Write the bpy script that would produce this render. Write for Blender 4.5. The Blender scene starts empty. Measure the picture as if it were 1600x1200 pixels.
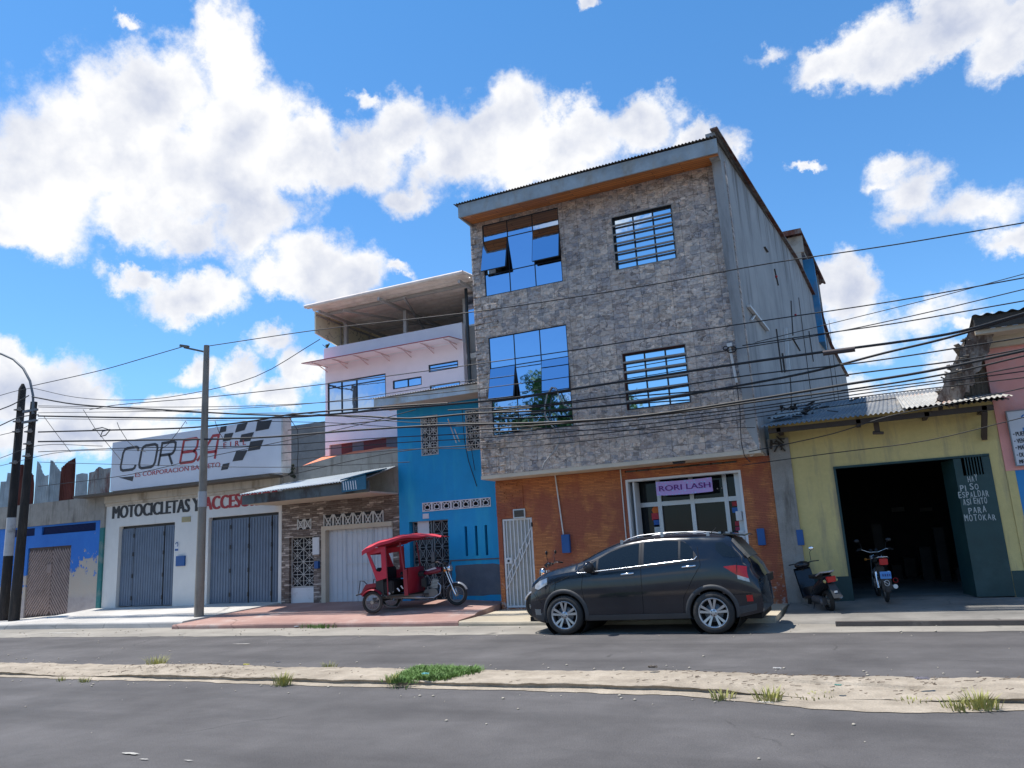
import bpy, bmesh, math, random
from mathutils import Vector, Matrix
from math import sin, cos, pi, radians, atan2, asin, hypot, tan
random.seed(7)
scene = bpy.context.scene
COL = scene.collection
# ------------------------------------------------------------------ camera
CF, CP, CR, CY, CH = 1184.588, .209166, -.057002, .415567, 1.6
def _cam():
    F = Vector((-sin(CY)*cos(CP), cos(CY)*cos(CP), sin(CP)))
    R = Vector((cos(CY), sin(CY), 0)); U = R.cross(F)
    return F, cos(CR)*R+sin(CR)*U, -sin(CR)*R+cos(CR)*U
FW, RT, UP = _cam()
def ray(x, y): return FW+RT*((x-800)/CF)-UP*((y-600)/CF)
def P(x, y, Y):                       # where the sight line of photo point (x, y) meets the facade plane Y
    d = ray(x, y); return (d.x/d.y*Y, CH+d.z/d.y*Y)
def G(x, y, z=0):                     # the same on a level of height z
    d = ray(x, y); t = (z-CH)/d.z; return (d.x*t, d.y*t)
def RC(x0, y0, x1, y1, Y):            # rectangle on plane Y from its top left and bottom right corners: X0, X1, Z0, Z1
    a = P(x0, y0, Y); b = P(x1, y1, Y); return (a[0], b[0], b[1], a[1])
cd = bpy.data.cameras.new('camera'); cam = bpy.data.objects.new('camera', cd); COL.objects.link(cam)
cd.sensor_width = 36; cd.lens = 36*CF/1600; cd.clip_end = 2000; cd.clip_start = .05
m = Matrix((( RT.x, UP.x, -FW.x, 0), (RT.y, UP.y, -FW.y, 0), (RT.z, UP.z, -FW.z, CH), (0, 0, 0, 1)))
cam.matrix_world = m
scene.camera = cam
# ------------------------------------------------------------------ node helpers
class NT:
    def __init__(s, tree): s.t = tree; s.t.nodes.clear()
    def n(s, typ, ins=None, **pr):
        nd = s.t.nodes.new(typ)
        for k, v in pr.items(): setattr(nd, k, v)
        for k, v in (ins or {}).items():
            sk = nd.inputs[k]
            if isinstance(v, bpy.types.NodeSocket): s.t.links.new(v, sk)
            else: sk.default_value = v
        return nd
    def m(s, op, a, b=0.0, c=0.0, clamp=False):
        return s.n('ShaderNodeMath', {0: a, 1: b, 2: c}, operation=op, use_clamp=clamp).outputs[0]
    def vm(s, op, a, b=(0, 0, 0)):
        nd = s.n('ShaderNodeVectorMath', {0: a, 1: b}, operation=op)
        return nd.outputs['Value'] if op in ('LENGTH', 'DOT_PRODUCT', 'DISTANCE') else nd.outputs[0]
    def mix(s, f, a, b, blend='MIX'):
        nd = s.n('ShaderNodeMix', data_type='RGBA', blend_type=blend)
        for i, v in ((0, f), (6, a), (7, b)):
            if isinstance(v, bpy.types.NodeSocket): s.t.links.new(v, nd.inputs[i])
            else: nd.inputs[i].default_value = v if i == 0 else (*v[:3], 1)
        return nd.outputs[2]
    def ramp(s, f, stops, interp='LINEAR'):
        nd = s.n('ShaderNodeValToRGB', {0: f}); cr = nd.color_ramp; cr.interpolation = interp
        while len(cr.elements) < len(stops): cr.elements.new(.5)
        for e, (p, c) in zip(cr.elements, stops):
            e.position = p; e.color = (c, c, c, 1) if isinstance(c, (int, float)) else (*c, 1)
        return nd.outputs[0]
    def noise(s, vec, sc=5., det=6., ro=.55, out=0, dist=0.):
        return s.n('ShaderNodeTexNoise', {'Vector': vec, 'Scale': sc, 'Detail': det, 'Roughness': ro, 'Distortion': dist}).outputs[out]
    def scale(s, vec, sc): return s.vm('MULTIPLY', vec, sc)
    def obj(s): return s.n('ShaderNodeTexCoord').outputs['Object']
    def pos(s): return s.n('ShaderNodeNewGeometry').outputs['Position']
    def bump(s, h, st=.3, d=.02):
        return s.n('ShaderNodeBump', {'Height': h, 'Strength': st, 'Distance': d}).outputs[0]
    def out(s, col, ro=.8, me=0., nor=None, **kw):
        p = s.n('ShaderNodeBsdfPrincipled', {'Roughness': ro, 'Metallic': me})
        if isinstance(col, bpy.types.NodeSocket): s.t.links.new(col, p.inputs['Base Color'])
        else: p.inputs['Base Color'].default_value = (*col[:3], 1)
        if nor: s.t.links.new(nor, p.inputs['Normal'])
        for k, v in kw.items():
            k = k.replace('_', ' ')
            if isinstance(v, bpy.types.NodeSocket): s.t.links.new(v, p.inputs[k])
            else: p.inputs[k].default_value = v
        o = s.n('ShaderNodeOutputMaterial'); s.t.links.new(p.outputs[0], o.inputs[0]); return p
def newmat(name):
    mt = bpy.data.materials.new(name); mt.use_nodes = True; return mt, NT(mt.node_tree)
def srgb(r, g, b):
    f = lambda c: (c/255/12.92) if c/255 <= .04045 else ((c/255+.055)/1.055)**2.4
    return (f(r), f(g), f(b))
def k(c, q): return tuple(min(1, x*q) for x in c)
def simple(name, c, ro=.6, me=0., var=.15, sc=3., bump=0., bsc=40., grime=None, gsc=1.2, glo=.52, streak=False, coord='obj', **kw):
    """painted, plastered or metal surface: two scales of tone variation, optional grime patches, fine bump"""
    mt, N = newmat(name); v = N.obj() if coord == 'obj' else N.pos()
    a = N.noise(v, sc, 7, .6); b = N.noise(v, sc*14, 4, .6)
    f = N.m('ADD', N.m('MULTIPLY', a, .7), N.m('MULTIPLY', b, .3))
    col = N.mix(N.ramp(f, [(.3, 0.), (.7, 1.)]), k(c, 1-var), k(c, 1+var))
    if grime:
        gv = N.scale(v, (2.5, 2.5, .35)) if streak else v
        g = N.ramp(N.noise(gv, gsc, 9, .68), [(glo, 0.), (glo+.16, 1.)])
        col = N.mix(N.m('MULTIPLY', g, .75), col, grime)
    nor = N.bump(N.noise(v, bsc, 5, .6), bump, .02) if bump else None
    N.out(col, ro, me, nor, **kw); return mt
# ------------------------------------------------------------------ mesh builder
class MB:
    def __init__(s): s.v = []; s.f = []; s.sm = []
    def add(s, vs, fs, smooth=False):
        o = len(s.v); s.v += [tuple(p) for p in vs]; s.f += [tuple(i+o for i in f) for f in fs]; s.sm += [smooth]*len(fs); return s
    def box(s, x0, x1, y0, y1, z0, z1):
        if x0 > x1: x0, x1 = x1, x0
        if z0 > z1: z0, z1 = z1, z0
        vs = [(x, y, z) for x in (x0, x1) for y in (y0, y1) for z in (z0, z1)]
        return s.add(vs, [(0, 1, 3, 2), (4, 6, 7, 5), (0, 4, 5, 1), (2, 3, 7, 6), (0, 2, 6, 4), (1, 5, 7, 3)])
    def bar(s, p, q, w, h=None, up=(0, 0, 1)):
        h = h or w; p = Vector(p); q = Vector(q); d = (q-p).normalized(); u = Vector(up)
        if abs(d.dot(u)) > .98: u = Vector((0, 1, 0))
        a = d.cross(u).normalized()*w/2; b = a.cross(d).normalized()*h/2
        vs = [c+i*a+j*b for c in (p, q) for i, j in ((-1, -1), (1, -1), (1, 1), (-1, 1))]
        return s.add(vs, [(0, 3, 2, 1), (4, 5, 6, 7), (0, 1, 5, 4), (1, 2, 6, 5), (2, 3, 7, 6), (3, 0, 4, 7)])
    def tube(s, pts, r, n=8, caps=True, closed=False):
        pts = [Vector(p) for p in pts]; N_ = len(pts); rr = r if isinstance(r, (list, tuple)) else [r]*N_; vs = []
        pa = None
        for i, p in enumerate(pts):
            if closed: d = pts[(i+1) % N_]-pts[i-1]
            else: d = pts[min(i+1, N_-1)]-pts[max(i-1, 0)]
            d = d.normalized()
            if pa is None:
                u = Vector((0, 0, 1)) if abs(d.z) < .9 else Vector((0, 1, 0)); a = d.cross(u).normalized()
            else: a = (pa-d*pa.dot(d)).normalized()
            pa = a; b = d.cross(a)
            vs += [p+rr[i]*(cos(t)*a+sin(t)*b) for t in [2*pi*j/n for j in range(n)]]
        fs = []
        for i in range(N_ if closed else N_-1):
            for j in range(n):
                a0 = i*n+j; a1 = i*n+(j+1) % n; i2 = (i+1) % N_; fs.append((a0, a1, i2*n+(j+1) % n, i2*n+j))
        s.add(vs, fs, True)
        if caps and not closed: s.add(vs[:n], [tuple(range(n))]); s.add(vs[-n:], [tuple(range(n))])
        return s
    def cyl(s, p, q, r0, r1=None, n=16): return s.tube([p, q], [r0, r0 if r1 is None else r1], n)
    def lathe(s, prof, c, ax=(0, 1, 0), n=32, smooth=True, closed=False):
        c = Vector(c); d = Vector(ax).normalized(); u = Vector((0, 0, 1)) if abs(d.z) < .9 else Vector((1, 0, 0)); a = d.cross(u).normalized(); b = d.cross(a)
        vs = []
        for (r, h) in prof: vs += [c+d*h+r*(cos(t)*a+sin(t)*b) for t in [2*pi*j/n for j in range(n)]]
        L = len(prof); fs = []
        for i in range(L if closed else L-1):
            i2 = (i+1) % L
            for j in range(n): fs.append((i*n+j, i*n+(j+1) % n, i2*n+(j+1) % n, i2*n+j))
        return s.add(vs, fs, smooth)
    def sphere(s, c, r, n=14, sc=(1, 1, 1)):
        prof = [(max(1e-4, sin(pi*i/8)), -cos(pi*i/8)) for i in range(9)]; vs = []; c = Vector(c)
        for (q, h) in prof: vs += [c+Vector((q*cos(t)*sc[0], q*sin(t)*sc[1], h*sc[2]))*r for t in [2*pi*j/n for j in range(n)]]
        return s.add(vs, [(i*n+j, i*n+(j+1) % n, (i+1)*n+(j+1) % n, (i+1)*n+j) for i in range(8) for j in range(n)], True)
    def prism(s, pts, off, smooth=False):
        off = Vector(off); a = [Vector(p) for p in pts]; n = len(a); b = [p+off for p in a]
        s.add(a+b, [tuple(range(n-1, -1, -1)), tuple(range(n, 2*n))]); 
        return s.add(a+b, [(i, (i+1) % n, n+(i+1) % n, n+i) for i in range(n)], smooth)
    def grid(s, fn, nu, nv, smooth=True):
        vs = [fn(i/nu, j/nv) for i in range(nu+1) for j in range(nv+1)]
        return s.add(vs, [(i*(nv+1)+j, (i+1)*(nv+1)+j, (i+1)*(nv+1)+j+1, i*(nv+1)+j+1) for i in range(nu) for j in range(nv)], smooth)
    def corr(s, p00, p10, p01, p11, pitch=.08, amp=.012, nv=1, sag=0.):
        """corrugated sheet: waves run across the p00 -> p10 edge"""
        p00, p10, p01, p11 = map(Vector, (p00, p10, p01, p11)); L = (p10-p00).length; nu = max(8, int(L/pitch*6)); nrm = (p10-p00).cross(p01-p00).normalized()
        def fn(u, v):
            p = (p00*(1-u)+p10*u)*(1-v)+(p01*(1-u)+p11*u)*v
            return p+nrm*(amp*sin(2*pi*u*L/pitch)+sag*sin(pi*v))
        return s.grid(fn, nu, nv)
    def wall(s, x0, x1, z0, z1, y, t, holes=()):
        xs = sorted(set([x0, x1]+[v for h in holes for v in (h[0], h[1]) if x0 < v < x1])); zs = sorted(set([z0, z1]+[v for h in holes for v in (h[2], h[3]) if z0 < v < z1]))
        inh = lambda x, z: any(h[0] < x < h[1] and h[2] < z < h[3] for h in holes)
        for i in range(len(xs)-1):
            for j in range(len(zs)-1):
                a, b, c, d = xs[i], xs[i+1], zs[j], zs[j+1]
                if inh((a+b)/2, (c+d)/2): continue
                s.add([(a, y, c), (b, y, c), (b, y, d), (a, y, d)], [(0, 1, 2, 3)]); s.add([(a, y+t, c), (b, y+t, c), (b, y+t, d), (a, y+t, d)], [(3, 2, 1, 0)])
        def strip(a, b, c, d, vert):
            if vert: s.add([(a, y, c), (a, y+t, c), (a, y+t, d), (a, y, d)], [(0, 1, 2, 3)])
            else: s.add([(a, y, c), (b, y, c), (b, y+t, c), (a, y+t, c)], [(0, 1, 2, 3)])
        for h in list(holes)+[(x0, x1, z0, z1)]:
            a, b, c, d = max(h[0], x0), min(h[1], x1), max(h[2], z0), min(h[3], z1)
            strip(a, a, c, d, True); strip(b, b, c, d, True); strip(a, b, c, c, False); strip(a, b, d, d, False)
        return s
    def build(s, name, mat, root=None, label=None, bevel=0., local=None):
        me = bpy.data.meshes.new(name); off = Vector((0, 0, 0))
        r = root
        while r is not None:
            if r.name in LOCAL: off = Vector((0, 0, 0)); break
            off += r.location; r = r.parent
        me.from_pydata([tuple(Vector(p)-off) for p in s.v], [], s.f)
        bm = bmesh.new(); bm.from_mesh(me)
        for i, f in enumerate(bm.faces): f.smooth = s.sm[i]
        if bevel:
            bmesh.ops.remove_doubles(bm, verts=bm.verts, dist=1e-5)
            es = [e for e in bm.edges if len(e.link_faces) == 2 and e.calc_face_angle(0) > .6]
            try: bmesh.ops.bevel(bm, geom=es, offset=bevel, segments=2, affect='EDGES', clamp_overlap=True)
            except Exception: pass
        bmesh.ops.recalc_face_normals(bm, faces=bm.faces)
        bm.to_mesh(me); bm.free()
        for mm in (mat if isinstance(mat, (list, tuple)) else [mat]): me.materials.append(mm)
        o = bpy.data.objects.new(name, me); COL.objects.link(o)
        if root: o.parent = root
        if label: o['label'] = label
        return o
LOCAL = set()
def thing(name, label, cat, loc=(0, 0, 0), rz=0., group=None, local=False, rot=None):
    o = bpy.data.objects.new(name, None); COL.objects.link(o); o.location = loc; o.rotation_euler = rot or (0, 0, rz); o.empty_display_size = .1
    o['label'] = label; o['category'] = cat
    if group: o['group'] = group
    if local: LOCAL.add(o.name)
    return o
def tag(o, label, cat, group=None, kind=None):
    o['label'] = label; o['category'] = cat
    if group: o['group'] = group
    if kind: o['kind'] = kind
    return o
def text(s, mat, root, x0, x1, z0, z1, y, name='lettering', bold=0., shear=0., ext=.004, fitx=True, rotz=0., local=False, sp=1., slant=0.):
    cu = bpy.data.curves.new('t', 'FONT'); cu.body = s; cu.size = 1;  cu.shear = shear; cu.extrude = 0; cu.space_character = sp; cu.fill_mode = 'FRONT'; cu.resolution_u = 3
    to = bpy.data.objects.new('t', cu); COL.objects.link(to)
    dg = bpy.context.evaluated_depsgraph_get(); me = bpy.data.meshes.new_from_object(to.evaluated_get(dg))
    bpy.data.objects.remove(to); bpy.data.curves.remove(cu)
    xs = [v.co.x for v in me.vertices]; ys = [v.co.y for v in me.vertices]
    a, b, c, d = min(xs), max(xs), min(ys), max(ys); sz = (z1-z0)/(d-c); sx = (x1-x0)/(b-a) if fitx else sz
    fr = [Vector((x0+(v.co.x-a)*sx, y, z0+(v.co.y-c)*sz+slant*(v.co.x-a)*sx)) for v in me.vertices]; polys = [tuple(p.vertices) for p in me.polygons]
    bpy.data.meshes.remove(me)
    mb = MB()
    for q in ((-1, -.5, 0, .5, 1) if bold > 0 else (0,)):
        mb.add([p+Vector((q*bold*sz, -.0003*(q+1), 0)) for p in fr], polys)
    return mb.build(name, mat, root)
def flat(mb, pts, y):    # polygon on a facade, pts = (x, z)
    mb.add([(x, y, z) for x, z in pts], [tuple(range(len(pts)))]); return mb
# ------------------------------------------------------------------ basic materials
BLK = simple('black_rubber', (.012, .012, .013), .75, var=.3, bump=.2)
DARK = simple('dark_interior', (.02, .02, .022), .9)
STEEL = simple('steel', (.42, .43, .45), .35, .8, var=.15)
CHROME = simple('chrome', (.75, .76, .78), .12, 1., var=.03)
WHITE = simple('white_paint', (.66, .67, .68), .5, var=.05, grime=(.35, .32, .28), gsc=2.5, glo=.6)
CREAM = simple('cream_plaster', (.55, .47, .36), .85, var=.1, bump=.2)
BLACKP = simple('black_plastic', (.016, .016, .018), .45, var=.2)
GREYM = simple('grey_metal', (.2, .21, .22), .45, .5, var=.15)
METER = simple('meter_box_blue', (.012, .085, .27), .45, var=.12)
ALU = simple('aluminium', (.55, .56, .57), .4, .5, var=.05)
RED = simple('red_plastic', (.42, .015, .02), .45, var=.12)
CABLE = simple('cable_black', (.012, .012, .014), .55)
PVC = simple('pvc_pipe', (.62, .6, .57), .5, var=.08)
def zinc(name, c=(.32, .34, .35), rust=(.16, .06, .03), glo=.6, ro=.5, me=.35, sc=.9):
    mt, N = newmat(name); v = N.obj(); a = N.noise(v, 2, 8, .65)
    col = N.mix(N.ramp(a, [(.3, 0.), (.7, 1.)]), k(c, .75), k(c, 1.25))
    r = N.ramp(N.noise(N.scale(v, (1.4, 1.4, .5)), sc, 10, .7), [(glo, 0.), (glo+.12, 1.)])
    col = N.mix(N.m('MULTIPLY', r, .9), col, N.mix(N.noise(v, 9, 5, .6), k(rust, .5), k(rust, 1.6)))
    N.out(col, N.m('ADD', N.m('MULTIPLY', r, .3), ro), me, N.bump(N.noise(v, 30, 4), .1)); return mt
ZINC = zinc('zinc_sheet'); ZRUST = zinc('rusty_sheet', (.2, .17, .15), (.13, .035, .02), .42, .7, .1)
def window_glass(name, tint=(.40, .62, .85), ro=.02, me=1.):
    mt, N = newmat(name); v = N.obj()
    nb = N.bump(N.noise(v, 1.3, 3, .5), .07, .05)
    N.out(tint, ro, me, nb, Specular_IOR_Level=.25); return mt
MIRROR = window_glass('blue_mirror_glass', (.40, .52, .70))
DGLASS = window_glass('dark_glass', (.012, .016, .02), .04, 0.)
# ------------------------------------------------------------------ world: sky with clouds laid out by compass bearing and height
SUN = Vector((-.31, -.012, 1)).normalized(); EL = asin(SUN.z); AZ = atan2(SUN.x, SUN.y)
world = bpy.data.worlds.new('World'); scene.world = world; world.use_nodes = True
W = NT(world.node_tree)
sky = W.n('ShaderNodeTexSky', sky_type='NISHITA', sun_disc=False, sun_elevation=EL, sun_rotation=AZ, air_density=1.0, dust_density=.3, ozone_density=3.0)
dirn = W.vm('NORMALIZE', W.n('ShaderNodeTexCoord').outputs['Generated'])
sep = W.n('ShaderNodeSeparateXYZ', {0: dirn})
az = W.m('ARCTAN2', sep.outputs[0], sep.outputs[1]); el = W.m('ARCSINE', sep.outputs[2])
base = W.n('ShaderNodeCombineXYZ', {0: az, 1: el}).outputs[0]
dis = W.noise(dirn, 6.5, 8, .66, out=1)
warp = W.vm('MULTIPLY', W.vm('SUBTRACT', dis, (.5, .5, .5)), (.15, .15, 0))
cc = W.vm('ADD', base, warp)
# (photo x, photo y, half width px, half height px, strength) -> bearing / height ellipses
CLOUDS = [(60,260,130,130,1.1),(180,190,110,120,1.2),(250,140,90,90,1.2),(345,80,62,85,1.2),(370,180,90,100,1.2),(270,260,190,90,1.3),(450,230,90,60,1.2),(560,240,90,60,1.1),
 (610,190,60,60,1.1),(700,230,80,80,1.2),(650,300,70,40,1.),(780,220,100,75,1.2),(900,215,90,60,1.2),(1010,200,80,50,1.1),(1090,225,60,35,1.),(850,265,140,45,1.1),(1130,240,40,40,.8),
 (40,360,90,50,1.1),(210,330,80,50,.9),(300,350,80,45,.9),(400,330,60,55,1.),(480,395,85,65,1.2),(545,430,75,65,1.2),(430,430,80,40,1.),(400,310,80,50,1.1),(300,455,90,45,1.1),(220,430,45,25,.9),(375,370,55,50,.8),
 (630,425,28,16,.8),(205,38,26,18,.8),(560,140,25,18,.7),(930,12,32,14,.9),(1265,270,32,13,.8),
 (60,600,115,70,1.3),(10,560,60,50,1.1),(130,620,60,40,1.2),(200,650,80,30,1.2),(280,640,80,30,1.),(370,590,45,35,1.),(420,625,60,30,1.1),(480,590,45,40,1.),(430,540,50,28,.8),(300,570,30,25,.7),(140,690,170,35,1.),
 (1280,95,75,42,1.1),(1360,75,110,55,1.15),(1480,50,110,50,1.2),(1580,60,80,60,1.1),(1500,10,120,30,.9),(1400,260,55,35,.8),(1440,300,60,45,.8),(1420,350,55,28,.5),(1530,330,65,32,.5),(1590,370,60,35,1.),(1390,285,30,20,.7),
 (1310,450,55,55,1.1),(1350,510,80,50,1.),(1440,500,70,40,.75),(1400,600,75,40,.9),(1370,640,60,40,1.),(1480,560,50,30,.8),(1530,500,35,20,.9),(1460,480,80,30,.6),(1190,75,30,14,.4)]
dens = None
def blob(a, e, ra, re, st):
    global dens
    d = W.vm('LENGTH', W.vm('MULTIPLY', W.vm('SUBTRACT', cc, (a, e, 0)), (1/ra, 1/re, 0)))
    v = W.m('MULTIPLY', W.m('SUBTRACT', 1.0, d), st)
    dens = v if dens is None else W.m('SMOOTH_MAX', dens, v, .25)
for (x, y, rx, ry, st) in CLOUDS:
    d = ray(x, y).normalized(); a = atan2(d.x, d.y); e = asin(d.z)
    sc = 1/(CF*(ray(x, y).length))
    blob(a, e, rx*1.08*sc/max(.5, cos(e)), ry*1.12*sc, st)
for (a, e, ra, re) in [(-2.86, .15, .10, .05), (2.4, .10, .5, .10), (-2.3, .12, .4, .12), (3.0, .16, .35, .08), (-2.85, .42, .12, .05), (1.6, .3, .4, .2), (-1.7, .25, .4, .2), (2.0, .8, .3, .2), (-2.1, .95, .3, .2)]:
    blob(a, e, ra, re, 1.)
n1 = W.noise(dirn, 8, 13, .66); n2 = W.noise(W.vm('ADD', dirn, (-.014, -.004, .030)), 6, 6, .52); n2b = W.noise(dirn, 6, 6, .52)
dd = W.m('ADD', dens, W.m('MULTIPLY', W.m('SUBTRACT', n1, .53), 1.65))
alpha = W.n('ShaderNodeMapRange', {'Value': dd, 'From Min': -.02, 'From Max': .50, 'To Min': 0., 'To Max': 1.}, interpolation_type='SMOOTHSTEP').outputs[0]
core = W.n('ShaderNodeMapRange', {'Value': dd, 'From Min': .25, 'From Max': 1.05, 'To Min': 0., 'To Max': 1.}).outputs[0]
relief = W.m('MULTIPLY', W.m('SUBTRACT', n2b, n2), 4.2)
big = W.noise(dirn, 3.2, 4, .5)
sh = W.m('ADD', W.m('ADD', W.m('MULTIPLY', core, -.50), 1.02), W.m('ADD', relief, W.m('MULTIPLY', W.m('SUBTRACT', big, .5), -.9)), clamp=True)
ccol = W.mix(sh, (.52, .58, .74), (.98, .985, 1.0))
ob = W.n('ShaderNodeMapRange', {'Value': el, 'From Min': .72, 'From Max': .95, 'To Min': 6.9, 'To Max': 24.}).outputs[0]  # clouds high out of view are brightened as added fill for the facades
cl = W.n('ShaderNodeVectorMath', {0: ccol, 'Scale': ob}, operation='SCALE').outputs[0]
skyc = W.mix(1.0, sky.outputs[0], W.mix(W.n('ShaderNodeMapRange', {'Value': el, 'From Min': .15, 'From Max': .75}).outputs[0], W.mix(W.n('ShaderNodeMapRange', {'Value': el, 'From Min': .0, 'From Max': .22}).outputs[0], (.70, .80, .95), (.72, 1.10, 1.36)), (.52, 1.04, 1.32)), 'MULTIPLY')
bg = W.n('ShaderNodeBackground', {'Color': W.mix(alpha, skyc, cl), 'Strength': .1})
W.t.links.new(bg.outputs[0], W.n('ShaderNodeOutputWorld').inputs[0])
sl = bpy.data.lights.new('sun', 'SUN'); sl.energy = 4.0; sl.angle = radians(.5); sl.color = (1, .95, .88)
so = bpy.data.objects.new('sun', sl); COL.objects.link(so); so.rotation_euler = SUN.to_track_quat('Z', 'Y').to_euler(); so.location = (-5, 5, 30)
scene.view_settings.view_transform = 'Standard'; scene.view_settings.look = 'None'; scene.view_settings.exposure = 0.58; scene.view_settings.gamma = 1
# ------------------------------------------------------------------ ground, road, median, sidewalks
def ground_mat(name, c, c2, sc=.6, ro=.9, speck=.25, cracks=0., bump=.3, stains=None):
    mt, N = newmat(name); v = N.pos(); a = N.noise(v, sc, 9, .65); b = N.noise(v, 60, 4, .7); s2 = N.noise(N.scale(v, (.15, 1.2, 1)), 1.1, 6, .6)
    col = N.mix(N.ramp(a, [(.32, 0.), (.68, 1.)]), c, c2)
    col = N.mix(N.m('MULTIPLY', N.ramp(s2, [(.45, 0.), (.7, 1.)]), .55), col, k(c, .72))
    col = N.mix(speck, col, N.mix(b, (0, 0, 0), k(c2, 2.2)), 'OVERLAY')
    if stains:
        g = N.ramp(N.noise(v, .9, 12, .75), [(.55, 0.), (.66, 1.)]); g2 = N.ramp(N.noise(N.scale(v, (3, 7, 1)), 1.6, 8, .7), [(.64, 0.), (.68, 1.)]); col = N.mix(N.m('MULTIPLY', N.m('MAXIMUM', N.m('MULTIPLY', g, .7), g2), .75), col, stains)
    h = N.noise(v, 45, 5, .65)
    if cracks:
        w = N.vm('ADD', v, N.vm('MULTIPLY', N.noise(v, 2.5, 6, .6, out=1), (.35, .35, 0)))
        e = N.n('ShaderNodeTexVoronoi', {'Vector': w, 'Scale': cracks}, feature='DISTANCE_TO_EDGE').outputs[0]
        ek = N.ramp(e, [(0., 1.), (.012 if cracks > .3 else .0022, 0.)]); ek = N.m('MULTIPLY', ek, N.ramp(N.noise(v, .8, 3), [(.5, 0.), (.6, 1.)]))
        col = N.mix(N.m('MULTIPLY', ek, .75), col, k(c, .35))
    N.out(col, ro, 0, N.bump(h, bump, .012), Specular_IOR_Level=.3); return mt
ASPH = ground_mat('asphalt', (.118, .112, .111), (.198, .189, .186), .8, .85, .6, .16, .9, (.075, .073, .073))
SAND = ground_mat('sandy_concrete', (.28, .245, .20), (.46, .41, .345), 2.6, .95, .45, 0., 1., (.19, .155, .115))
DUST = ground_mat('dusty_gutter_concrete', (.25, .235, .21), (.37, .345, .305), .8, .9, .3, .5, .3, (.16, .15, .135))
EARTH = ground_mat('earth', (.10, .10, .10), (.16, .155, .15), .3)
SW1 = ground_mat('pale_cement_paving', (.43, .41, .38), (.59, .565, .525), .9, .85, .2, .45, .25)
SWP = ground_mat('pink_cement_paving', (.33, .20, .17), (.43, .30, .26), .9, .85, .2, .5, .25, (.45, .42, .38))
SWC = ground_mat('cream_cement_paving', (.36, .31, .24), (.50, .44, .35), .9, .85, .2, .5, .25)
SWD = ground_mat('worn_shade_dark_paving', (.15, .145, .135), (.30, .285, .26), .9, .85, .2, .5, .25)  # colour lowered below the pale cement to deepen the shade on the apron
def struct(mb, name, mat, label, cat='ground'):
    return tag(mb.build(name, mat), label, cat, kind='structure')
def sheet(name, mat, label, cat, x0, x1, y0, y1, z, nx=1, ny=1, fn=None):
    mb = MB(); mb.grid(lambda u, v: (x0+(x1-x0)*u, y0+(y1-y0)*v, z+(fn(x0+(x1-x0)*u, y0+(y1-y0)*v) if fn else 0)), nx, ny, bool(fn)); return struct(mb, name, mat, label, cat)
sheet('ground', EARTH, 'bare earth ground under and beyond the street', 'ground', -400, 400, -400, 400, -.03)
sheet('road', ASPH, 'dark grey asphalt road crossing the whole picture', 'road', -200, 120, -1.2, 14.0, 0.0)
from mathutils import noise as mnoise
def fb(x, y, s=1.): return mnoise.fractal(Vector((x*s, y*s, 3.3)), 1.0, 2.0, 5)
# gutter strip with an uneven dusty edge over the asphalt
mb = MB()
mb.grid(lambda u, v: ((-60+80*u), (13.22+.16*fb(-60+80*u, 0, .35)+.10*fb(-60+80*u, 9, 1.6))*(1-v)+15.6*v, .004+.004*v), 700, 3); struct(mb, 'gutter_strip', DUST, 'pale dusty concrete strip between asphalt and kerb', 'road')
# far sidewalks
def pw(x, pts):
    if x <= pts[0][0]: return pts[0][1]
    for (a, b), (c, d) in zip(pts, pts[1:]):
        if x <= c: return b+(d-b)*(x-a)/(c-a)
    return pts[-1][1]
def slab(name, mat, label, xk0, xw0, xk1, xw1, yk, zk, zw, yw=18.6, wob=.015, joint=None, pwr=1.):
    """raised walk: kerb at Y=yk(x) with level zk(x), meeting the walls with level zw(x); slanted ends"""
    mb = MB(); nx, ny = 90, 16; prof = [(-1, 0.), (-2, .7)]
    def top(u, v):
        xa = xk0+(xk1-xk0)*u; xb = xw0+(xw1-xw0)*u; y0 = yk(xa)+.018*fb(xa, 1, 2.); vv = v
        yw_ = 17.4
        y = y0+(yw-y0)*vv; t = min(1, (y-y0)/(yw_-y0)); x = xa+(xb-xa)*min(1.0, t)
        z = zk(x)+(zw(x)-zk(x))*t**pwr+wob*fb(x, y, .9)
        if joint:
            jy = y0+joint*(yw_-y0); z += .035 if y > jy else 0
        if v == 0: z -= .012
        return Vector((x, y, z))
    vs = []; vv = [0, .006]+[.03+.97*(j/(ny))**1. for j in range(ny+1)]
    if joint: 
        for jj in range(len(vv)): pass
    rows = []
    for i in range(nx+1):
        r = []
        u = i/nx; t0 = top(u, 0); r.append(Vector((t0.x, t0.y-.015, -.1))); r.append(Vector((t0.x, t0.y-.012, t0.z-.03)))
        for v in vv: r.append(top(u, v))
        rows.append(r)
    n = len(rows[0]); fs = [(i*n+j, (i+1)*n+j, (i+1)*n+j+1, i*n+j+1) for i in range(nx) for j in range(n-1)]
    mb.add([p for r in rows for p in r], fs)
    for r in (rows[0], rows[-1]):        # end faces
        vs = r[1:]; lo = [Vector((p.x, p.y, -.1)) for p in vs]; m_ = len(vs)
        mb.add(vs+lo, [(j, j+1, m_+j+1, m_+j) for j in range(m_-1)])
    return struct(mb, name, mat, label, 'sidewalk')
C = lambda v: (lambda x: v)
slab('sidewalk', SW1, 'pale cement sidewalk in front of the motorcycle shop and peeling blue house', -60, -60, -16.25, -15.14, lambda x: 14.98, lambda x: pw(x, [(-24.5, .14), (-22, .16)]), lambda x: pw(x, [(-28, .04), (-24.3, .19), (-22.7, .37), (-15, .40)]))
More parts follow.
